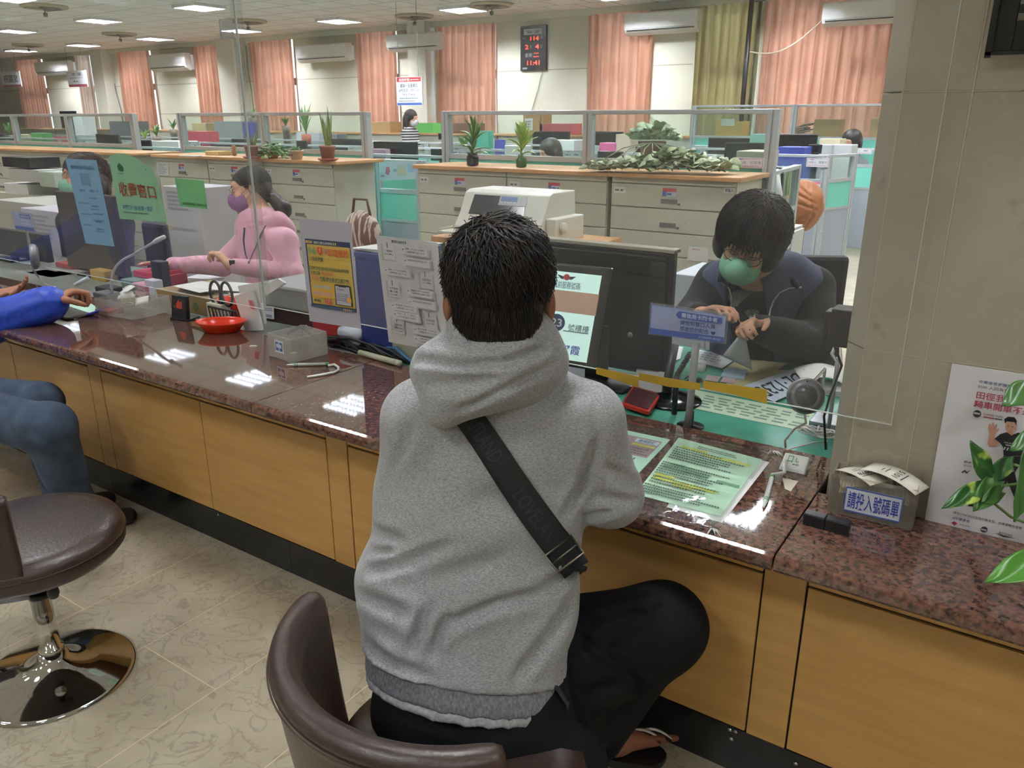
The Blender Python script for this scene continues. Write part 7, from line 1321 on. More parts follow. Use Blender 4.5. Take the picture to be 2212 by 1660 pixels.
b = MB(); b.bx(-1.23, YM-.03, DZ, -1.15, YM-.012, .95); b.build('stand', blk, t, world=True); b = MB(); b.box((-1.19, YM-.0, DZ+.006), (.28, .2, .012)); b.build('base', blk, t, world=True, bevel=.004)
YT = 2.13; q = [onY(1100, 575, YT), onY(1300, 596, YT), onY(1267, 784, YT), onY(1075, 755, YT)]
cd_ = thing('counter_display', 'lit counter display reading 23 on a pale green screen', 'display', (float(q[0][0]+.15), YT+.01, DZ)); ctr = sum(q)/4; Q = lambda s, dy=0: [ctr+(p-ctr)*s+np.array([0, dy, 0]) for p in q]
b = MB(); b.slab([Q(1.17, .002)[i] for i in (3, 2, 1, 0)], .016); b.build('bezel', mat('display_bezel', '2c2e30', .2), cd_, world=True, bevel=.006)
b = MB(); b.slab([Q(1.0, -.0015)[i] for i in (3, 2, 1, 0)], .002); b.build('screen', mat('display_screen', 'a9c8c0', .4, emit=.55), cd_, world=True)
fl = [p+np.array([0, -.001, 0]) for p in q]; uv = uvpx(fl)
its2 = [('r', 1090, 625, 1292, 672, 'dcb8a4'), ('t', '目前服務號碼:', 1196, 609, 1256, 625, '5a7c94', .01), ('p', [(1204, 592), (1218, 597), (1218, 604), (1212, 602)], '4c545c'), ('p', [(1245, 598), (1231, 598), (1231, 605), (1237, 604)], '4c545c'), ('p', [(1225+7*math.cos(a), 599+7*math.sin(a)) for a in np.linspace(0, 6, 12)], 'c85058'),
        ('p', [(1202+18*math.cos(a), 698+19*math.sin(a)) for a in np.linspace(0, 6.1, 24)], '3c4f78'), ('t', '23', 1190, 689, 1214, 707, 'e4ece8', .03), ('t', '號櫃檯', 1226, 704, 1272, 720, '6e8c98', .01), ('r', 1215, 719, 1270, 721, '4a6470'), ('t', '服務員', 1180, 722, 1204, 733, '8aa4ac'), ('t', '淑霞', 1209, 748, 1252, 769, '4a50b8', .01)]
fixed = []
for it in its2:
    if it[0] in 'tr':
        k = 1 if it[0] == 'r' else 2; (xa, ya, xb, yb) = it[k:k+4]; u0, v0 = uv(xa, (ya+yb)/2); u1, v1 = uv(xb, (ya+yb)/2); cx_, cy_ = (xa+xb)/2, 0; ua, va = uv(cx_, ya); ub, vb = uv(cx_, yb); fixed.append((*it[:k], u0, va, u1, vb, *it[k+4:]))
    else: fixed.append(('p', [uv(*p) for p in it[1]], it[2]))
print_on(cd_, face_map(fl, .0012), fixed, 'screen_text'); b = MB(); b.bx(ctr[0]-.02, YT+.014, DZ, ctr[0]+.02, YT+.03, ctr[2]); b.build('stand', blk, cd_, world=True); b = MB(); b.bx(ctr[0]-.08, YT-.04, DZ, ctr[0]+.08, YT+.08, DZ+.01); b.build('base', blk, cd_, world=True, bevel=.003)
yq = 2.02
def card(q, label, cat_, full=True):
    ctr = sum(q)/4; t = thing('card_sign', label, 'sign', (ctr[0], ctr[1], CT if full else DZ)); b = MB(); b.slab([(ctr+(p-ctr)*np.array([1.045, 1, 1.13])) for p in (q[3], q[2], q[1], q[0])], .006); b.build('acrylic_holder', clear_mat('holder_clear', 'e8ecee', .12, .05), t, world=True, bevel=.002)
    b = MB(); b.slab([p-np.array([0, .002, 0]) for p in (q[3], q[2], q[1], q[0])], .001); b.build('card', mat('card_lilac', '9aa6cc', .5), t, world=True)
    it = [('r', 0, .80, 1, 1, '3a55a4'), ('r', 0, 0, .012, .8, '4a66b4'), ('r', 0, 0, 1, .012, '4a66b4')]
    if full: it += [('p', [(.37, .14), (.39, .08), (.95, .1), (.96, .14), (.96, .3), (.94, .33), (.39, .33), (.35, .22)], '3a55a4'), ('t', '需信用卡刷卡者', .43, .12, .90, .29, 'cdd6ea', .025), ('t', '請告知窗口人員', .42, .375, .88, .545, '2c3f86', .012), ('t', '感謝您的配合', .42, .59, .80, .765, '2c3f86', .012),
                 ('p', [(.86, .77), (.825, .68), (.835, .635), (.855, .65), (.875, .635), (.89, .66), (.885, .71)], '24357c'), ('t', '彰化監理站 第四股', .68, .86, .96, .94, 'b4bedc')]
    else: it += [('l', .42, .1, .95, .72, 3, 'b8c2de', 3), ('r', .40, .08, .97, .3, '3a55a4'), ('t', '需信用卡刷卡者', .45, .12, .92, .27, 'cdd6ea', .02)]
    print_on(t, face_map([p-np.array([0, .003, 0]) for p in q], .0006), it); return t, ctr
q = [onY(x, y, yq) for x, y in ((1407, 658), (1569, 682), (1564, 740), (1403, 720))]; t, ctr = card(q, 'blue and lilac card-payment sign on a clear stand before the clerk in the vest', 'sign')
b = MB(); P = onY(1503, 742, yq+.006); b.tube([(P[0], yq+.008, P[2]), (P[0]-.005, yq+.01, CT+.04), (P[0]-.008, yq+.01, CT)], [.011, .010, .012], 12); b.build('stand', clear_mat('stand_smoky', '9a9c9c', .35, .15), t, world=True)
b = MB(); b.lathe((P[0]-.01, yq-.01+.05, DZ), [(.04, 0), (.04, .004), (.01, .008), (.008, .05)], 20); b.build('foot', mat('foot_black', '141416', .3), t, world=True)
b = MB(); h0 = onY(1492, 762, 2.16); h1 = onY(1462, 812, 2.12); n_ = 90; b.tube([h0+(h1-h0)*k/n_+np.array([.008*math.cos(k*1.0), .008*math.sin(k*1.0), 0]) for k in range(n_)], .002, 5); b.tube([h1, h1*np.array([1, 1, 0])+[0, 0, DZ+.005]], .009, 8); solo('spiral_cable', b, blk, 'black coiled cord beside the card sign stand', 'cable')
b = MB(); P = onZ(1505, 806, DZ); b.lathe((P[0], P[1]+.03, DZ), [(.019, 0), (.02, .002), (.02, .026), (.012, .028), (.012, .004), (0, .004)], 24); solo('tape_roll', b, mat('roll_white', 'c2c4c0', .5), 'small white tape roll right of the coiled cord', 'tape')
b = MB(); P = onZ(1497, 824, DZ); rr = random.Random(2)
for k in range(10): a = rr.uniform(0, 6.3); b.tube([P+[rr.uniform(-.03, .03), rr.uniform(-.015, .015), .004], P+[rr.uniform(-.03, .03), rr.uniform(-.015, .02), .012], P+[rr.uniform(-.035, .035), rr.uniform(-.02, .02), .003]], .0022, 5)
solo('key_bunch', b, mat('dark_metal', '3a3a3c', .3, .8), 'bunch of dark keys below the tape roll', 'keys')
# display base disc and red ink pad
P = onZ(1449, 866, DZ); t = thing('stand_base', 'glossy black round stand base on the green mat beside the ink pad', 'stand', tuple(P)); b = MB(); b.lathe(tuple(P), [(.095, 0), (.098, .003), (.094, .008), (.06, .02), (.03, .028), (0, .03)], 48); b.build('disc', mat('gloss_black2', '101113', .14), t, world=True)
b = MB(); b.tube([tuple(P+[-.015, 0, .02]), tuple(P+[-.015, .0, .07]), tuple(P+[-.02, .05, .17])], .014, 12); 
for k in range(8): b.lathe(tuple(P+[-.015, 0, .03+.006*k]), [(.014, -.002), (.017, 0), (.014, .002)], 16)
b.build('neck', blk, t, world=True); b = MB(); e = onZ(1481, 872, DZ+.012); b.box(tuple(e), (.022, .009, .008), rz=-.7); b.build('slot', mat('hole_dark', '1c1c1c', .8), t, world=True)
o, a, p, w, d, h = footprint((1345, 880), (1405, 900), (1432, 862), 872, DZ+.0); c0, c1, c2, c3 = onZ(1342, 880, CT), onZ(1402, 899, CT), onZ(1428, 860, CT), onZ(1366, 842, CT)
t = thing('ink_pad', 'open red stamp pad with smoky lid standing at the desk edge', 'ink pad', tuple((c0+c1+c2+c3)/4)); b = MB(); b.slab([p_+[0, 0, .014] for p_ in (c0, c1, c2, c3)], .014); b.build('case', mat('pad_red', 'a32c1c', .35), t, world=True, bevel=.003); mid_ = sum((c0, c1, c2, c3))/4; b = MB(); b.slab([mid_+(p_-mid_)*.85+[0, 0, .0155] for p_ in (c0, c1, c2, c3)], .002); b.build('pad', mat('pad_maroon', '3c1218', .7), t, world=True)
b = MB(); l0, l1 = c3+[0, 0, .014], c2+[0, 0, .014]; upv = (c3-c0)*.4+np.array([0, 0, .05]); b.slab([l0, l1, l1+upv, l0+upv], .008); b.build('lid', clear_mat('smoky_lid', '4a3c38', .35, .08), t, world=True, bevel=.002)
# yellow tape strips on the screen's lower edge
for k, (xa, xb, ya, yb, ha, hb2, lab) in enumerate(((1288, 1379, 794, 814, 14, 24, 'leftmost strip of yellow tape on the screen edge'), (1380, 1513, 806, 829, 15, 14, 'middle strip of yellow tape on the screen edge'), (1519, 1657, 823, 842, 17, 31, 'rightmost strip of yellow tape, ragged at its lower edge'))):
    q = [onY(xa, ya, YS-.0012), onY(xb, yb, YS-.0012), onY(xb, yb+hb2, YS-.0012), onY((xa+xb)/2, (ya+yb)/2+ha+4, YS-.0012), onY(xa, ya+ha, YS-.0012)]; b = MB(); b.add(q, [(4, 3, 2, 1, 0)]); solo('tape_strip', b, mat('yellow_tape', 'b8962c', .5), lab, 'tape', group='yellow tape on the acrylic screen', solid=.0008)
# ---- printed sheets hanging on the screen
ysn = YS-.0015
def hung(px, name, label, col, items, Y=ysn, rough=.55, th=.0008):
    q = [onY(x, y, Y) for x, y in px]; return sheet_sign(name, label, 'sign', q, th, col, items, rough, None, 'sheet', .0008, None, 'print')
hung(((645, 472), (757, 481), (780, 711), (669, 694)), 'warning_poster', 'lilac sheet with yellow fraud-warning print reading 165, hung on the screen', 'adacb9', [('r', .085, .185, .955, .845, '34415c'), ('r', .115, .235, .94, .81, 'c3a750'),
  ('p', [(.1, .2), (.12, .2), (.115, .225), (.095, .225)], 'd0b46c')]+[('p', [(.12+.025*k, .2), (.135+.025*k, .2), (.125+.025*k, .225), (.11+.025*k, .225)], 'd0b46c') for k in range(5)]+[('t', '偵查不公開 防詐有你我', .26, .2, .62, .226, 'd8d8d0', .01), ('p', [(.64, .2), (.66, .2), (.65, .225), (.63, .225)], 'd0b46c'), ('p', [(.68, .2), (.7, .2), (.69, .225), (.67, .225)], 'd0b46c'),
  ('t', '小心', .13, .255, .30, .325, '3a8c8c', .03), ('p', [(.32, .255), (.42, .255), (.42, .3), (.37, .335), (.32, .3)], 'c8503c'), ('t', '!', .36, .265, .38, .305, 'e8d8c8', .03), ('t', '假冒', .44, .265, .51, .32, 'c07088', .02), ('t', '監理服務', .53, .26, .92, .33, 'd0603c', .04),
  ('t', '公路局提醒', .15, .35, .42, .39, '3c5a4c', .02), ('t', '監理單位不會以簡訊通知民眾點連結繳納費用罰單', .14, .44, .90, .475, '3c5a4c', .01), ('t', '但會主動', .15, .485, .34, .525, '3c5a4c', .02), ('t', '寄出帳單', .37, .485, .59, .525, 'd07868', .02), ('t', '請不要', .14, .535, .30, .575, 'd07868', .02), ('t', '點擊網址要求點選下載', .33, .535, .88, .58, '3c5a4c', .02),
  ('r', .13, .60, .6, .74, 'd0a23c'), ('t', '主動檢舉相關資料', .16, .615, .54, .655, '9cc0c0', .02), ('t', '請您多留意查證', .17, .68, .54, .72, 'c0a0b8', .02), ('t', '檢舉專線', .17, .76, .30, .79, '2c4038', .02), ('t', '165', .38, .745, .52, .80, 'd04c68', .03),
  ('p', [(.60, .60), (.63, .59), (.87, .59), (.9, .6), (.91, .79), (.59, .79)], '20242a'), ('p', [(.615, .605), (.88, .605), (.89, .785), (.61, .785)], 'b4b0bc'), ('r', .68, .59, .82, .612, '20242a'), ('l', .65, .625, .85, .65, 1, '7a7c98', 2), ('l', .63, .67, .87, .75, 4, '8a88a0', 3), ('p', [(.86+.05*math.cos(a)*(1 if i % 2 else .75), .73+.035*math.sin(a)*(1 if i % 2 else .75)) for i, a in enumerate(np.linspace(0, 6.1, 20))], 'd8a24c'),
  ('r', .1, .815, .95, .84, '3c5870')]+[('p', [(.74+.035*k, .818), (.755+.035*k, .818), (.745+.035*k, .838), (.73+.035*k, .838)], 'd0b46c') for k in range(5)])
G = '5c5e62'
fl_items = [('t', '國定假日換照班表', .26, .025, .50, .05, '4a4c50', .02)]
for (u, v, lines) in ((.10, .12, ('一般重機', '(小時)')), (.68, .335, ('普重班報名', '(5小時)')), (.12, .46, ('大客貨曳', '電子教', '(3小時)')), (.68, .705, ('機車再訓', '(12小時)')), (.13, .80, ('普通班後', '再訓', '(12小時)'))):
    fl_items += [('r', u-.04, v-.05, u+.20, v+.10, 'a9a9ab'), ('r', u-.0, v-.05, u+.19, v+.09, 'bbbbbd'), ('r', u+.07, v-.065, u+.08, v-.015, '3c3e42')]+[('t', tx, u+.02, v+.03*k, u+.16, v+.03*k+.02, G, .01) for k, tx in enumerate(lines)]
for k, (u, v, tx) in enumerate(((.42, .09, ('星期一上午8:00-10:00報到', '上課時間 9:00-12:00')), (.44, .19, ('普通班需依實際開課日期',)), (.10, .30, ('星期三上午8:00-9:00報到', '上課時間 9:00-12:00')), (.44, .46, ('星期五上午9:00報到', '上課時間 9:00-11:00')), (.46, .56, ('普通班需依實際開課',)), (.16, .62, ('報名時間 上午8:00-9:30', '上課時間 9:30-12:00')), (.18, .70, ('每週二、四、六 (例假日)', '上午時段休息 另開班')), (.50, .81, ('報名時間 上午8:30', '上課時間 9:00-12:30')), (.50, .90, ('上課時間另行公告', '12:30前 報到時間')))):
    w_ = .44; fl_items += [('r', u+.04, v-.02, u+w_+.02, v+.055, 'a4a4a6'), ('r', u, v-.025, u+w_-.01, v+.045, 'bdbdbf')]+[('t', s_, u+.08, v-.015+.026*j, u+w_-.06, v+.002+.026*j, G, .005) for j, s_ in enumerate(tx)]+[('p', [(u+.02, v+.005), (u+.05, v-.005), (u+.06, v+.01), (u+.05, v), (u+.03, v+.012)], '6a6c70')]
fl_items += [('t', '請依預約時間報到上課', .55, .972, .95, .99, '3c3e42', .02)]
hung(((812, 508), (945, 525), (970, 764), (840, 739)), 'notice_sheet', 'grey-white flow chart sheet of class times hung on the screen beside his head', 'b9b9bb', fl_items)
hung(((141, 343), (208, 346), (247, 533), (185, 526)), 'notice_sheet', 'narrow sky blue notice sheet hanging before the curly haired clerk', '7ba4c0', [('t', '繳費服務掃碼資訊', .12, .07, .88, .115, '4a6c94', .01), ('r', .36, .16, .66, .30, '6c8cac'), ('t', '單行道', .25, .345, .42, .375, '50648a', .01), ('t', '星期一班', .58, .345, .86, .375, '50648a', .01)]+[('l', .12 if k % 2 else .5, .43+.065*k, .5 if k % 2 else .9, .46+.065*k, 1, '5a7498', k) for k in range(7)]+[('l', .55, .52+.09*k, .9, .555+.09*k, 1, '46607e', k+20) for k in range(4)])
q = [onY(x, y, ysn) for x, y in ((234, 338), (332, 352), (362, 480), (259, 473))]; t = thing('fee_window_sign', 'pale green curved-top sign with brown characters hung on the screen', 'sign', tuple(sum(q)/4)); fm = face_map(q, 0); b = MB(); poly = [(0, 1), (1, 1), (.97, .2), (.9, .08), (.75, .03), (.6, -.05), (.4, -.08), (.2, -.07), (.05, -.02), (0, .04)]; pts = [fm(u, v) for u, v in poly]; b.add(pts, [tuple(range(len(pts)))]); b.build('sheet', mat('fee_green', '86b795', .5), t, world=True, solid=.0008)
print_on(t, face_map(q, .0014), [('p', [(.17, .13), (.23, .08), (.30, .13), (.31, .2), (.24, .22), (.18, .2)], '2c5c3c'), ('l', .16, .24, .34, .265, 1, '6a5a48', 2), ('t', '收費窗口', .12, .385, .90, .62, '8a4228', .035), ('t', '本窗口僅收 規費・罰鍰', .12, .755, .78, .835, '4a7c9c', .02), ('l', .12, .865, .80, .9, 1, '4a5a50', 5), ('r', .80, .12, .82, .14, '3a5a44')])
hung(((377, 385), (440, 391), (448, 452), (390, 446)), 'code_sheet', 'small bright green sheet with a caption hung on the screen', '6cb37c', [('t', '本局服務據點 及服務項目', .1, .83, .98, .93, '2c5c3c', .01)])
tg = onY(240, 352, YS-.004)
# ---- things behind the left screen
bx = lambda n, x0, y0, x1, y1, Y, d, m, lab, cat, **k: carton(n, x0, y0, x1, y1, Y, d, m, lab, cat, z0=k.pop('z0', DZ), **k)
cb2 = bx('blue_case', 772, 552, 842, 750, 2.10, .30, C('case_blue', '2a3a80'), 'tall navy blue case behind the screen between the two posters', 'case', lid=(.012, C('case_blue2', '36478c')))
pz = onY(800, 548, 2.12); b = MB(); 
for k in range(3): b.box((pz[0]+.02*k, 2.25, pz[2]+.008+.004*k), (.2, .26, .003), rz=.1*k-.1)
solo('paper_stack', b, whitep, 'white papers lying on top of the navy blue case', 'paper')
bx('control_box', 846, 690, 935, 778, 2.09, .28, C('ivory_case', 'a9aa96'), 'ivory plastic case beneath the flow chart sheet', 'case')
rp = bx('receipt_printer', 567, 643, 672, 712, 2.22, .30, C('printer_maroon', '3a1a1e'), 'small dark printer with smoky cover behind the grey plastic box', 'printer'); a_, c_, z0_, z1_ = rect(567, 625, 672, 668, 2.215); b = MB(); b.bx(a_, 2.21, z0_, c_, 2.42, z1_); b.build('cover', clear_mat('smoky_cover', '787c7c', .3, .08), rp, world=True, bevel=.01); b = MB(); b.bx(a_, 2.20, z1_, c_, 2.45, z1_+.014); b.build('front_bar', mat('bar_grey', '9aa0a2', .35), rp, world=True, bevel=.004); b = MB(); b.tube([(a_+.02, 2.3, z1_-.03), (c_-.02, 2.3, z1_-.03)], .022, 12); b.build('roller', C('roller_grey', '5c6262'), rp, world=True)
q = [onY(x, y, 2.215) for x, y in ((568, 661), (591, 663), (592, 690), (570, 687))]; b = MB(); b.slab([q[3], q[2], q[1], q[0]], .001); b.build('barcode_label', mat('label_white', 'dfe2ea', .5), rp, world=True); print_on(rp, face_map(q, .001), [('l', .1, .1, .9, .4, 2, '7a7c80', 1)]+[('r', .12+.06*k, .65, .15+.06*k, .9, '3a3c40') for k in range(13)])
t = thing('envelope_stack', 'upright bundle of white envelopes with red stamps beside the red bowl', 'envelopes', tuple(onY(545, 712, 2.04)*np.array([1, 1, 0])+[0, 0, CT])); 
for k, px in enumerate((((505, 640), (545, 628), (566, 714), (530, 716)), ((513, 618), (560, 610), (572, 700), (540, 712)), ((560, 622), (600, 602), (616, 612), (575, 640)))): q = [onY(x, y, 2.055+.02*k) for x, y in px]; b = MB(); b.slab([q[3], q[2], q[1], q[0]], .012); b.build('envelope', whitep, t, world=True, bevel=.001)
q = [onY(x, y, 2.052) for x, y in ((537, 648), (546, 650), (551, 668), (542, 666))]; print_on(t, face_map(q, .002), [('r', 0, 0, 1, 1, 'c86068')], 'red_stamp')
# open carton with papers, cup with scissors, basket
t = bx('open_carton', 342, 636, 454, 690, 2.12, .24, mat('carton_brown', '8f7650', .75), 'low brown carton behind the card display, overflowing with forms', 'box', z0=DZ); q = [onY(x, y, 2.118) for x, y in ((413, 652), (432, 655), (433, 675), (414, 672))]; print_on(t, face_map(q, .001), [('p', [(.2, .1), (.6, 0), (.9, .5), (.6, 1), (.2, .8)], '5c6a3c')])
a_, c_, z0_, z1_ = rect(342, 636, 454, 690, 2.12)
for k in range(6): b = MB(); rr = random.Random(k); b.box((a_+.16+rr.uniform(0, .28), 2.24+rr.uniform(-.04, .06), z1_+.004+.004*k), (.24, .15, .002), rz=rr.uniform(-.5, .5), rx=rr.uniform(0, .05)); solo('form_sheet', b, whitep if k != 3 else C('kraft_sheet', 'b49a70'), ['bottom sheet in the pile over the carton', 'second lowest sheet in the pile over the carton', 'third sheet in the pile over the carton', 'brown sheet in the pile over the carton', 'white sheet near the top of the carton pile', 'topmost white sheet over the carton'][k], 'paper', group='forms piled on the carton')
P = onZ(472, 700, CT); t = thing('pen_cup', 'white printed cup behind the red bowl holding the scissors', 'cup', (P[0], 2.10, DZ)); zt_ = float(onY(470, 655, 2.10)[2]); X0 = float(onY(470, 660, 2.10)[0]); b = MB(); b.bx(X0-.055, 2.08, DZ, X0+.05, 2.13, zt_); b.build('cup', mat('cup_cream', 'c9c4b4', .5), t, world=True, bevel=.004); q = [np.array(v) for v in ((X0-.03, 2.08, zt_-.01), (X0+.03, 2.08, zt_-.01), (X0+.03, 2.08, zt_-.06), (X0-.03, 2.08, zt_-.06))]; print_on(t, face_map(q, .001), [('r', 0, 0, .8, .6, 'c0b060'), ('p', [(.2, .9), (.35, .3), (.6, .9)], 'b84838')], 'cup_print')
t = thing('scissors', 'black handled scissors standing in the white cup', 'scissors', (X0, 2.10, zt_)); b = MB(); cA, cB = onY(465, 633, 2.10), onY(490, 636, 2.10); rx_, rz_ = .036, .052
for c_2, sg in ((cA, 1), (cB, -1)): b.tube([c_2+np.array([rx_*math.cos(a), 0, rz_*math.sin(a)+sg*.004*math.cos(a)]) for a in np.linspace(0, 2*PI, 26)], .0062, 8, cap=False)
piv = onY(478, 656, 2.10); b.tube([cA+[.03, 0, -.035], piv], .009, 8); b.tube([cB+[-.03, 0, -.035], piv], .009, 8); b.build('handle', mat('scissor_black', '1c1c26', .35), t, world=True); b = MB(); b.tube([piv, (piv[0], 2.10, DZ+.02)], [.01, .003], 6, flat=.3); b.build('scissor_blade', chrome, t, world=True)
b = MB(); a_, c_, z0_, z1_ = rect(456, 668, 516, 690, 2.07)
for k in range(9): x = a_+(c_-a_)*k/8; b.tube([(x, 2.07, DZ), (x, 2.06, z1_)], .003, 5)
b.tube([(a_, 2.06, z1_), (c_, 2.06, z1_)], .005, 6); b.tube([(a_, 2.07, DZ+.004), (c_, 2.07, DZ+.004)], .005, 6); solo('wire_basket', b, blk, 'black slatted basket front behind the red bowl', 'basket')
b = MB(); c0 = onY(500, 672, 2.16); b.lathe((c0[0], 2.17, DZ), [(.03, 0), (.055, .06), (.07, .09), (.066, .09), (.05, .06), (0, .01)], 28); solo('small_bowl', b, red_pl, 'second red bowl hidden behind the coin bowl', 'bowl')
for k, (n_, x0, y0, x1, y1, Y_, d_, col, lab, cat_) in enumerate((('keyboard', 150, 600, 236, 610, 2.42, .14, '1c1d20', 'black keyboard lying behind the fist of the customer in blue', 'keyboard'), ('stapler', 118, 600, 150, 612, 2.3, .04, '5c2028', 'dark red stapler left of the black keyboard', 'stapler'), ('box', 262, 606, 290, 626, 2.26, .1, '6c8478', 'muted green box before the pale green case', 'box'), ('pen_tray', 60, 606, 112, 622, 2.2, .12, '2a2c30', 'dark pen tray under the far left intercom', 'tray'), ('sticky_notes', 285, 614, 312, 622, 2.18, .07, 'c88ca0', 'pink pad of sticky notes behind the clear slip box', 'notepad'), ('eraser_box', 312, 606, 332, 620, 2.2, .05, 'c9cbd2', 'small white box right of the sticky notes', 'box'), ('calculator', 205, 622, 232, 628, 2.12, .08, '2c3234', 'dark calculator left of the microphone base', 'calculator'))): bx(n_, x0, y0, x1, y1, Y_, d_, C('c'+col, col), lab, cat_)
# left: gooseneck microphone, black stamp, books, pens, ink pad, monitors
gm = onZ(247, 642, CT); t = thing('gooseneck_microphone', 'white gooseneck microphone arching over the clear slip box', 'microphone', tuple(gm)); b = MB(); b.bx(gm[0]-.07, 2.02, CT, gm[0]+.05, 2.1, CT+.03); b.build('base', mat('base_grey', '6c6e72', .4), t, world=True, bevel=.005)
YN = 2.05; b = MB(); b.tube([onY(x, y, YN+.012*k) for k, (x, y) in enumerate(((242, 634), (240, 612), (243, 590), (252, 574), (268, 560), (292, 548), (318, 532), (334, 523)))], .0065, 10); b.build('neck', mat('silver_neck', 'c6cacc', .25, .4), t, world=True); b = MB(); b.tube([onY(332, 524, YN+.096), onY(340, 519, YN+.1), onY(355, 512, YN+.11)], [.008, .0115, .010], 12); b.build('microphone_head', white_pl, t, world=True)
bx('stamp_holder', 327, 566, 348, 612, 2.3, .05, C('stamp_dark', '24242c'), 'dark stamp holder beside the pink-sleeved hand', 'stamp'); bx('notebook', 288, 588, 330, 600, 2.35, .2, C('note_red', 'b8384c'), 'red notebook with white edge under the reaching hand, upper one', 'notebook', z0=DZ+.036); bx('notebook', 290, 598, 332, 616, 2.34, .2, C('note_red2', 'a03040'), 'red notebook below the other in front of the stamp holder', 'notebook', z0=DZ)
bx('green_case', 252, 584, 286, 614, 2.4, .1, C('pale_green', '7c9a88'), 'pale green case behind the gooseneck microphone', 'case'); bx('yellow_pouch', 196, 585, 226, 614, 2.3, .08, C('pouch_yellow', 'b8964c'), 'mustard yellow pouch behind the fist of the customer in blue', 'pouch'); bx('red_packet', 122, 570, 156, 600, 2.4, .08, C('packet_red', 'b04848'), 'red packet beside the left black monitor', 'packet')
b = MB(); P = onZ(390, 590, DZ); b.lathe((P[0], 2.5, DZ), [(.035, 0), (.055, .002), (.055, .024), (.035, .026), (.035, 0)], 28, R=None); solo('masking_tape', b, mat('roll_white', 'c2c4c0', .5), 'white roll of tape lying behind the carton', 'tape')
for k, (x0, y0, x1, y1, col) in enumerate(((365, 585, 405, 578, 'c86a70'), (380, 592, 430, 584, 'd0a890'), (352, 590, 372, 586, 'd8d4c8'), (410, 580, 445, 572, 'b85860'))):
    A, B = onZ(x0, y0, DZ), onZ(x1, y1, DZ); b = MB(); b.tube([A+[0, 0, .007], B+[0, 0, .007]], .006, 8); solo('marker_pen', b, C('mk'+col, col), ['red marker lying beside the pink sleeve', 'peach marker behind the form pile', 'short cream marker by the stamp holder', 'dark red marker nearest the watch'][k], 'pen', group='markers on the left desk')
dflat('document', 'white sheet before the clerk in pink', 'document', ((445, 588), (500, 592), (480, 606), (400, 600)), 'd6d6dc', z=DZ+.002)
b = MB(); P = onZ(228, 678, CT); b.bx(P[0]-.05, P[1]-.02, CT, P[0]+.05, P[1]+.06, CT+.02); solo('ink_pad', b, mat('pad_red', 'a32c1c', .35), 'small red stamp pad left of the clear slip box', 'ink pad', bevel=.003)
A, B = onZ(184, 682, CT+.008), onZ(238, 664, CT+.02); b = MB(); b.tube([A, A+(B-A)*.12, B], [.001, .006, .006], 8); solo('ballpoint_pen', b, C('pen_blue', '2a2fb0'), 'blue pen lying left of the clear slip box', 'pen')
flat('document', 'mint sheet under clear film beside the dark pouch', 'document', ((140, 658), (195, 655), (222, 672), (160, 690)), mat('mint_paper2', 'a4ccb8', .6)); flat('document', 'pale sheet under clear film at the left edge of the counter', 'document', ((-40, 655), (60, 655), (40, 672), (-60, 690)), mat('mint_paper2', 'a4ccb8', .6))
def back_monitor(x0, y0, x1, y1, Y, lab, col):
    a, c, z0, z1 = rect(x0, y0, x1, y1, Y); z0 = max(z0, DZ+.03); t = thing('computer_monitor', lab, 'monitor', ((a+c)/2, Y+.03, DZ)); b = MB(); b.bx(a, Y, z0, c, Y+.04, z1); b.build('back_shell', C('mon'+col, col), t, world=True, bevel=.006); b = MB(); b.bx((a+c)/2-.04, Y+.04, DZ, (a+c)/2+.04, Y+.06, z0+.15); b.build('stand', blk, t, world=True); b = MB(); b.bx((a+c)/2-.13, Y-.04, DZ, (a+c)/2+.13, Y+.14, DZ+.012); b.build('base', blk, t, world=True); return t
back_monitor(-60, 497, 104, 640, 2.35, 'black monitor back at the far left edge of the counter', '1c2026'); back_monitor(134, 420, 256, 590, 2.36, 'grey brown monitor back behind the sky blue notice', '3c3a3a')
q = [onY(x, y, 2.3) for x, y in ((26, 457), (66, 463), (76, 500), (35, 494))]; t, ctr = card(q, 'small blue card-payment sign above the far left monitor', 'sign', False); b = MB(); b.bx(ctr[0]-.01, 2.304, DZ, ctr[0]+.01, 2.312, ctr[2]); b.build('stand', clear_mat('stand_smoky', '9a9c9c', .35, .15), t, world=True)
c = at(68, 555, 3.62); ic2 = disc(c, unit(np.array([-.5, -.86, .05])), .058, 'round silver intercom speaker beside the far left monitor, seen edge on', dg, False); b = MB(); e = onZ(112, 622, CT); b.tube([c-CU*.05, onY(80, 595, 2.1), onY(92, 610, 2.1), onY(112, 620, 2.08), (e[0], 2.05, CT)], .0055, 8); b.build('gooseneck', mat('silver_neck', 'c6cacc', .25, .4), ic2, world=True)
bx('file_holder', 362, 405, 436, 560, 2.95, .26, C('file_white', 'bfc1c6'), 'tall white file holder left of the woman in pink', 'file holder', z0=0, items=[('l', .1, .02, .8, .12, 5, '9a9ca6', 2), ('r', .05, .2, .1, .22, 'c8b850'), ('l', .15, .2, .9, .22, 1, '9a9ca6', 4)]); bx('paper_tower', 55, 455, 132, 560, 2.75, .25, C('tower_white', 'c3c1cc'), 'stack of white printed forms behind the small blue card sign', 'paper', z0=0, items=[('l', .05, .03, .95, .2, 6, '9896a4', 5)])
t = bx('side_table', 0, 440, 130, 560, 3.35, .5, C('table_grey', 'a6a69c'), 'grey side table with paper trays at the far left', 'table', z0=0)
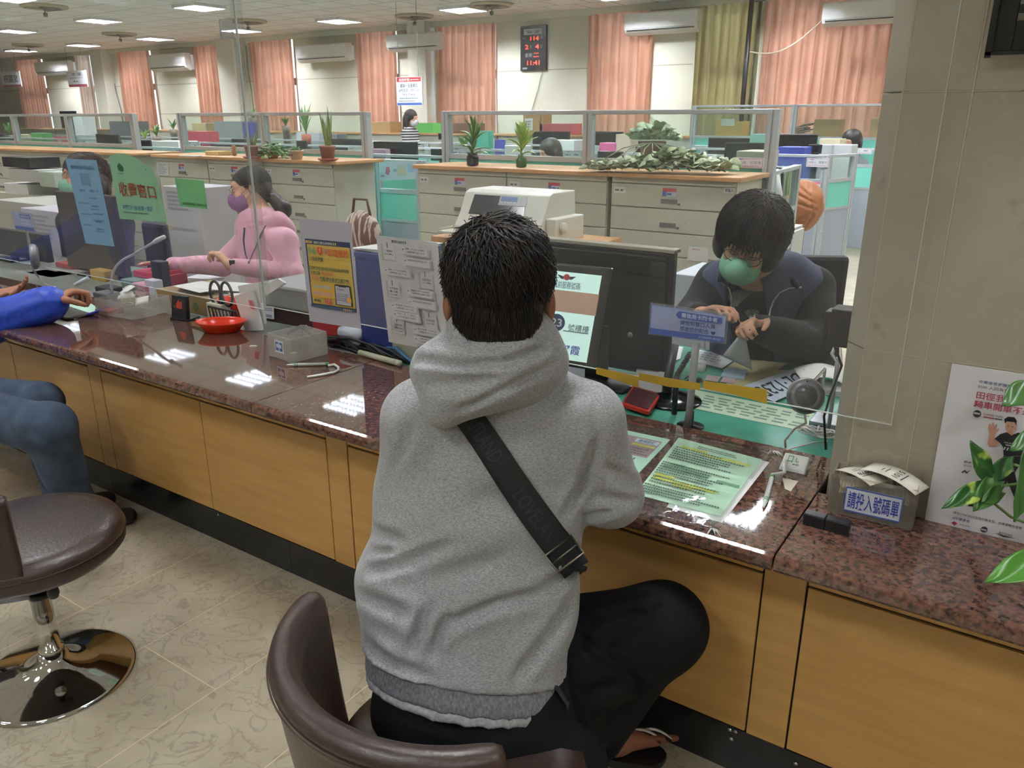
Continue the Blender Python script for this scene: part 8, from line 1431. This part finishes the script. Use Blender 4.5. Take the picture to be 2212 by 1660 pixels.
for k, (x0, y0, x1, y1, lab) in enumerate(((10, 398, 60, 420, 'white paper tray at the far left, lower'), (5, 340, 62, 362, 'black document scanner on the tray stand at far left'), (20, 366, 84, 392, 'white form tray in the middle of the tray stand'), (84, 372, 118, 404, 'pale blue tissue carton on the tray stand'))): carton(['paper_tray', 'document_scanner', 'paper_tray', 'tissue_box'][k], x0, y0, x1, y1, 3.9, .3, [whitep, blk, C('form_grey', 'b9b9b4'), C('tissue_teal', 'aebcae')][k], lab, ['tray', 'scanner', 'tray', 'box'][k])
b = MB(); P = onY(60, 430, 3.9); b.bx(P[0]-.55, 3.88, 0, P[0]+.8, 4.22, float(onY(60, 421, 3.9)[2])); solo('tray_stand', b, steel, 'grey stand carrying the paper trays at far left', 'stand')
t = thing('office_chair', 'black office chair between the curly haired clerk and the file holder', 'chair', tuple(onY(340, 560, 3.2)*np.array([1, 1, 0]))); a_, c_, z0_, z1_ = rect(312, 482, 362, 600, 3.2); b = MB(); b.box(((a_+c_)/2, 3.22, (z1_+.55)/2), (c_-a_, .06, z1_-.55)); b.build('backrest', C('chair_char', '26262a'), t, world=True, bevel=.03); b = MB(); b.box(((a_+c_)/2, 3.0, .48), (.45, .42, .07)); b.build('seat', C('chair_char', '26262a'), t, world=True, bevel=.02); b = MB(); b.tube([((a_+c_)/2, 3.05, .02), ((a_+c_)/2, 3.05, .46)], .03, 10); b.lathe(((a_+c_)/2, 3.05, 0), [(.26, 0), (.26, .03), (.03, .08)], 10, smooth=False); b.tube([((a_+c_)/2, 3.05, .46), ((a_+c_)/2, 3.22, .5), ((a_+c_)/2, 3.24, .7)], .02, 8); b.build('base', blk, t, world=True)
t = thing('handbag', 'brown and white striped handbag behind the navy blue case', 'bag', tuple(onY(785, 530, 3.3)*np.array([1, 1, 0])+[0, 0, .75])); c = onY(785, 535, 3.3); c[2] = .98; flesh('bag_body', [ell(c, (.13, .07, .13), k=.03)], .012, mat('bag_stripe', '7a5048', .6, col2='d0c4b4', nscale=16, ramp=(.48, .52), stretch=(3, 1, .4)), t); b = MB(); b.tube([c+[-.07, 0, .1], c+[-.05, 0, .19], c+[.05, 0, .19], c+[.07, 0, .1]], .008, 8); b.build('handle', C('strap_brown', '5a3a34'), t, world=True)
b = MB(); b.bx(c[0]-.25, 3.2, 0, c[0]+.2, 3.6, .85); solo('drawer_unit', b, steel, 'grey drawer unit carrying the striped handbag', 'drawer unit')
# cables on the counter behind the grey box
b = MB(); rr = random.Random(5); P = onZ(760, 735, DZ)
for k in range(12):
    x = P[0]+rr.uniform(-.12, .3); b.tube([(x-.12, 2.06+rr.uniform(0, .03), DZ+rr.uniform(.01, .05)), (x-.04, 2.08+rr.uniform(-.02, .02), DZ+rr.uniform(.02, .07)), (x+.05, 2.07, DZ+rr.uniform(.005, .05)), (x+.15, 2.065+rr.uniform(-.01, .02), DZ+.01)], rr.uniform(.004, .007), 6)
solo('cable_tangle', b, blk, 'tangle of black cables behind the grey plastic box', 'cables')
b = MB(); c = onZ(788, 722, CT+.03); b.tube([c+np.array([.055*math.cos(a), .02*math.sin(a)+.05, .04*math.sin(a)+.01]) for a in np.linspace(0, 2*PI, 24)], .0075, 8, cap=False); b.tube([c+np.array([.048*math.cos(a), .02*math.sin(a)+.06, .035*math.sin(a)+.01]) for a in np.linspace(0, 2*PI, 24)], .006, 8, cap=False); solo('coiled_cable', b, mat('cable_slate', '4a5a68', .45), 'slate blue coiled cable before the navy blue case', 'cable')
b = MB(); A, B = onZ(777, 762, CT+.012), onZ(855, 783, CT+.012); b.tube([A, B], .011, 14); b.tube([B+(B-A)*.01, B+(B-A)*.12], .011, 14); solo('white_tube', b, mat('tube_cream', 'c9cdb4', .4), 'cream white tube lying along the granite back edge', 'tube')
b = MB(); b.tube([onZ(820, 765, CT+.01)+[0, .04, 0], onY(835, 752, 2.08), onY(855, 752, 2.08), onY(880, 775, 2.07), onZ(893, 795, CT)+[0, .02, -.0]], .006, 8); solo('network_cable', b, mat('cable_blue', '3a6c9c', .45), 'blue cable looping behind the cream tube', 'cable')
carton('red_folder', 675, 688, 736, 716, 2.09, .12, C('folder_red2', '9c2828'), 'red folder edge below the fraud-warning poster', 'folder', z0=DZ); b = MB(); P = onY(758, 720, 2.10); b.tube([(P[0]-.05, 2.10, P[2]), (P[0]+.06, 2.10, P[2])], .024, 16); b.tube([(P[0]-.05, 2.10, P[2]-.036), (P[0]+.05, 2.10, P[2]-.04)], .018, 16); solo('paper_roll', b, mat('roll_pale', 'c3cbd4', .4), 'pale rolled paper beside the red folder', 'roll')
# dot matrix printer on its table
YR = 3.55; a_, c_, z0_, z1_ = rect(985, 416, 1168, 497, YR); zt_ = float(onY(1075, 519, YR)[2]); t = thing('table', 'beige printer table standing behind the black monitor', 'table', ((a_+c_)/2, YR+.2, 0)); b = MB(); b.bx(a_-.12, YR-.08, zt_-.03, c_+.25, YR+.46, zt_); b.build('tabletop', ply, t, world=True)
for x in (a_-.1, c_+.2):
    for y in (YR-.05, YR+.42): b = MB(); b.bx(x, y, 0, x+.03, y+.03, zt_-.03); b.build('leg', steel_d, t, world=True)
t = thing('dot_matrix_printer', 'white flatbed dot matrix printer with smoky window behind his head', 'printer', ((a_+c_)/2, YR+.2, zt_)); pw = mat('printer_white', 'cfcfc4', .4); h = z1_-zt_; b = MB(); pf = [(YR-.02, zt_), (YR-.02, zt_+h*.25), (YR+.03, zt_+h*.5), (YR+.09, z1_-.015), (YR+.13, z1_), (YR+.36, z1_), (YR+.38, zt_)]; n = len(pf)
b.add([(a_, y, z) for y, z in pf]+[(c_, y, z) for y, z in pf], [(i, (i+1) % n, (i+1) % n+n, i+n) for i in range(n)]+[tuple(range(n-1, -1, -1)), tuple(range(n, 2*n))]); b.build('housing', pw, t, world=True, bevel=.006)
b = MB(); w = c_-a_; S = lambda u, v, k=0: np.array([a_+w*u, YR+.03+(.09-.03)*v-.004-k, zt_+h*.5+(h*.5-.015)*v])
b.slab([S(.12, .0), S(.78, .0), S(.74, .9), S(.13, .9)], .003); b.build('window', mat('smoky_window', '3a3c42', .12), t, world=True); b = MB(); b.slab([S(.45, .5, .004), S(.77, .5, .004), S(.76, .95, .004), S(.45, .95, .004)], .006); b.build('control_panel', mat('panel_grey', 'b9bdc0', .4), t, world=True)
q = [S(.47, .88, .005), S(.66, .88, .005), S(.66, .6, .005), S(.47, .6, .005)]; print_on(t, face_map(q, .0012), [('r', 0, 0, 1, .75, '7a94b8')]+[('r', .02+.2*k, .82, .14+.2*k, .98, 'e0e2e0') for k in range(5)], 'buttons')
b = MB(); b.bx(a_-.03, YR-.13, zt_+h*.12, c_-.1, YR-.02, zt_+h*.17); b.bx(a_-.03, YR-.13, zt_+h*.12, a_-.02, YR, zt_+h*.22); b.build('paper_tray', pw, t, world=True, bevel=.003); b = MB(); b.bx(c_, YR+.05, zt_, c_+.06, YR+.36, zt_+h*.5); b.lathe((c_+.06, YR+.12, zt_+h*.3), [(.03, 0), (.03, .02), (0, .022)], 20, R=Matrix.Rotation(PI/2, 3, 'Y')); b.build('feed_knob', pw, t, world=True, bevel=.006)
bx('white_printer', 1450, 595, 1530, 680, 3.25, .35, C('laser_white', 'b4bac0'), 'white laser printer between the black monitor and the clerk in the vest', 'printer', z0=DZ-.15); a_, c_, z0_, z1_ = rect(1450, 640, 1540, 690, 3.2); b = MB(); b.bx(a_-.1, 3.2, 0, c_, 3.65, DZ-.151); solo('drawer_unit', b, steel, 'grey drawer unit under the white laser printer', 'drawer unit')
# ---- pothos at the right
pp = np.array([.26, 1.66, CT]); t = thing('potted_pothos', 'variegated pothos trailing in front of the safety poster at right', 'potted plant', tuple(pp)); pot(t, tuple(pp), .07, .13, mat('white_pot', 'c9c9c2', .4)); vgm = mat('variegated_leaf', '2f5e2a', .32, col2='a9bf5a', nscale=16, ramp=(.60, .66), stretch=(1, 1, 1), spec=.6); gl = mat('deep_leaf', '38662e', .32, col2='4a7a38', nscale=14, spec=.6)
def heart(name, m, base, tip, w, face, droop=.1, curl=.2):
    base, tip = np.array(base, float), np.array(tip, float); d = tip-base; L_ = np.linalg.norm(d); d = d/L_; n = unit(np.array(face)-d*(np.array(face)@d)); s = np.cross(d, n); b = MB(); nu, nv = 11, 15; V = []
    for j in range(nv):
        t_ = j/(nv-1); ww = w/2*(math.sin(PI*min(1, t_*.78+.16))**.8)*(1-t_**3.5)**.6*1.1; 
        for i in range(nu):
            x = (i/(nu-1)*2-1); V.append(base+d*(L_*(t_-.07*abs(x)*(1-t_)**3*2))+s*(ww*x)+n*(curl*abs(x)**1.5*ww-droop*L_*t_*t_+.002*math.sin(9*t_+4*x)))
    b.add(V, [(j*nu+i, j*nu+i+1, (j+1)*nu+i+1, (j+1)*nu+i) for j in range(nv-1) for i in range(nu-1)], 0, True); return b.build(name, m, t, world=True, solid=.0009)
LD = 1.50; J = lambda x, y, d=1.76: at(x, y, d*.853); fc = -CF
heart('leaf', vgm, J(2133, 1030), J(2098, 952), .040, fc+CR*.3, .02, .1); heart('leaf', vgm, J(2148, 1028, 1.77), J(2192, 985, 1.80), .030, fc+CU*.4, .05); heart('leaf', vgm, J(2128, 1052), J(2046, 1092, 1.70), .034, fc+CU*.5, .12, .25); heart('leaf', gl, J(2150, 1040), J(2106, 1104, 1.72), .040, fc-CR*.3, .05); heart('leaf', gl, J(2160, 1060, 1.74), J(2125, 1085, 1.72), .03, fc, .1)
heart('leaf', gl, J(2236, 838, 1.70), J(2168, 872, 1.68), .048, fc+CU*.8, .1); heart('leaf', gl, J(2260, 940, 1.72), J(2185, 968, 1.7), .04, fc+CU*.9, .1); heart('leaf', gl, J(2222, 990, 1.7), J(2205, 1130, 1.68), .055, fc+CR*.4, .1); heart('leaf', mat('bright_leaf', '4e8a34', .3), J(2270, 1205, 1.55), J(2136, 1252, 1.50), .048, fc+CU*.7, .08)
b = MB()
for P_ in ([J(2128, 1050, 1.77), J(2150, 1090, 1.79), J(2185, 1118, 1.8), J(2212, 1128, 1.82), pp+[-.02, 0, .12]], [J(2160, 1050, 1.78), J(2195, 1046, 1.8), J(2230, 1050, 1.83), pp+[0, 0, .13]], [J(2190, 1004, 1.8), J(2215, 1012, 1.8), pp+[0, .01, .14]], [J(2236, 838, 1.71), J(2280, 900, 1.8), pp+[.02, 0, .14]], [J(2260, 940, 1.73), pp+[.01, 0, .13]], [J(2270, 1205, 1.56), J(2290, 1150, 1.65), pp+[.02, -.02, .13]], [J(2222, 990, 1.71), J(2250, 985, 1.75), pp+[0, 0, .13]]): b.tube(P_, .0028, 7)
b.build('stem', mat('vine_stem', '6a8a4a', .5), t, world=True)
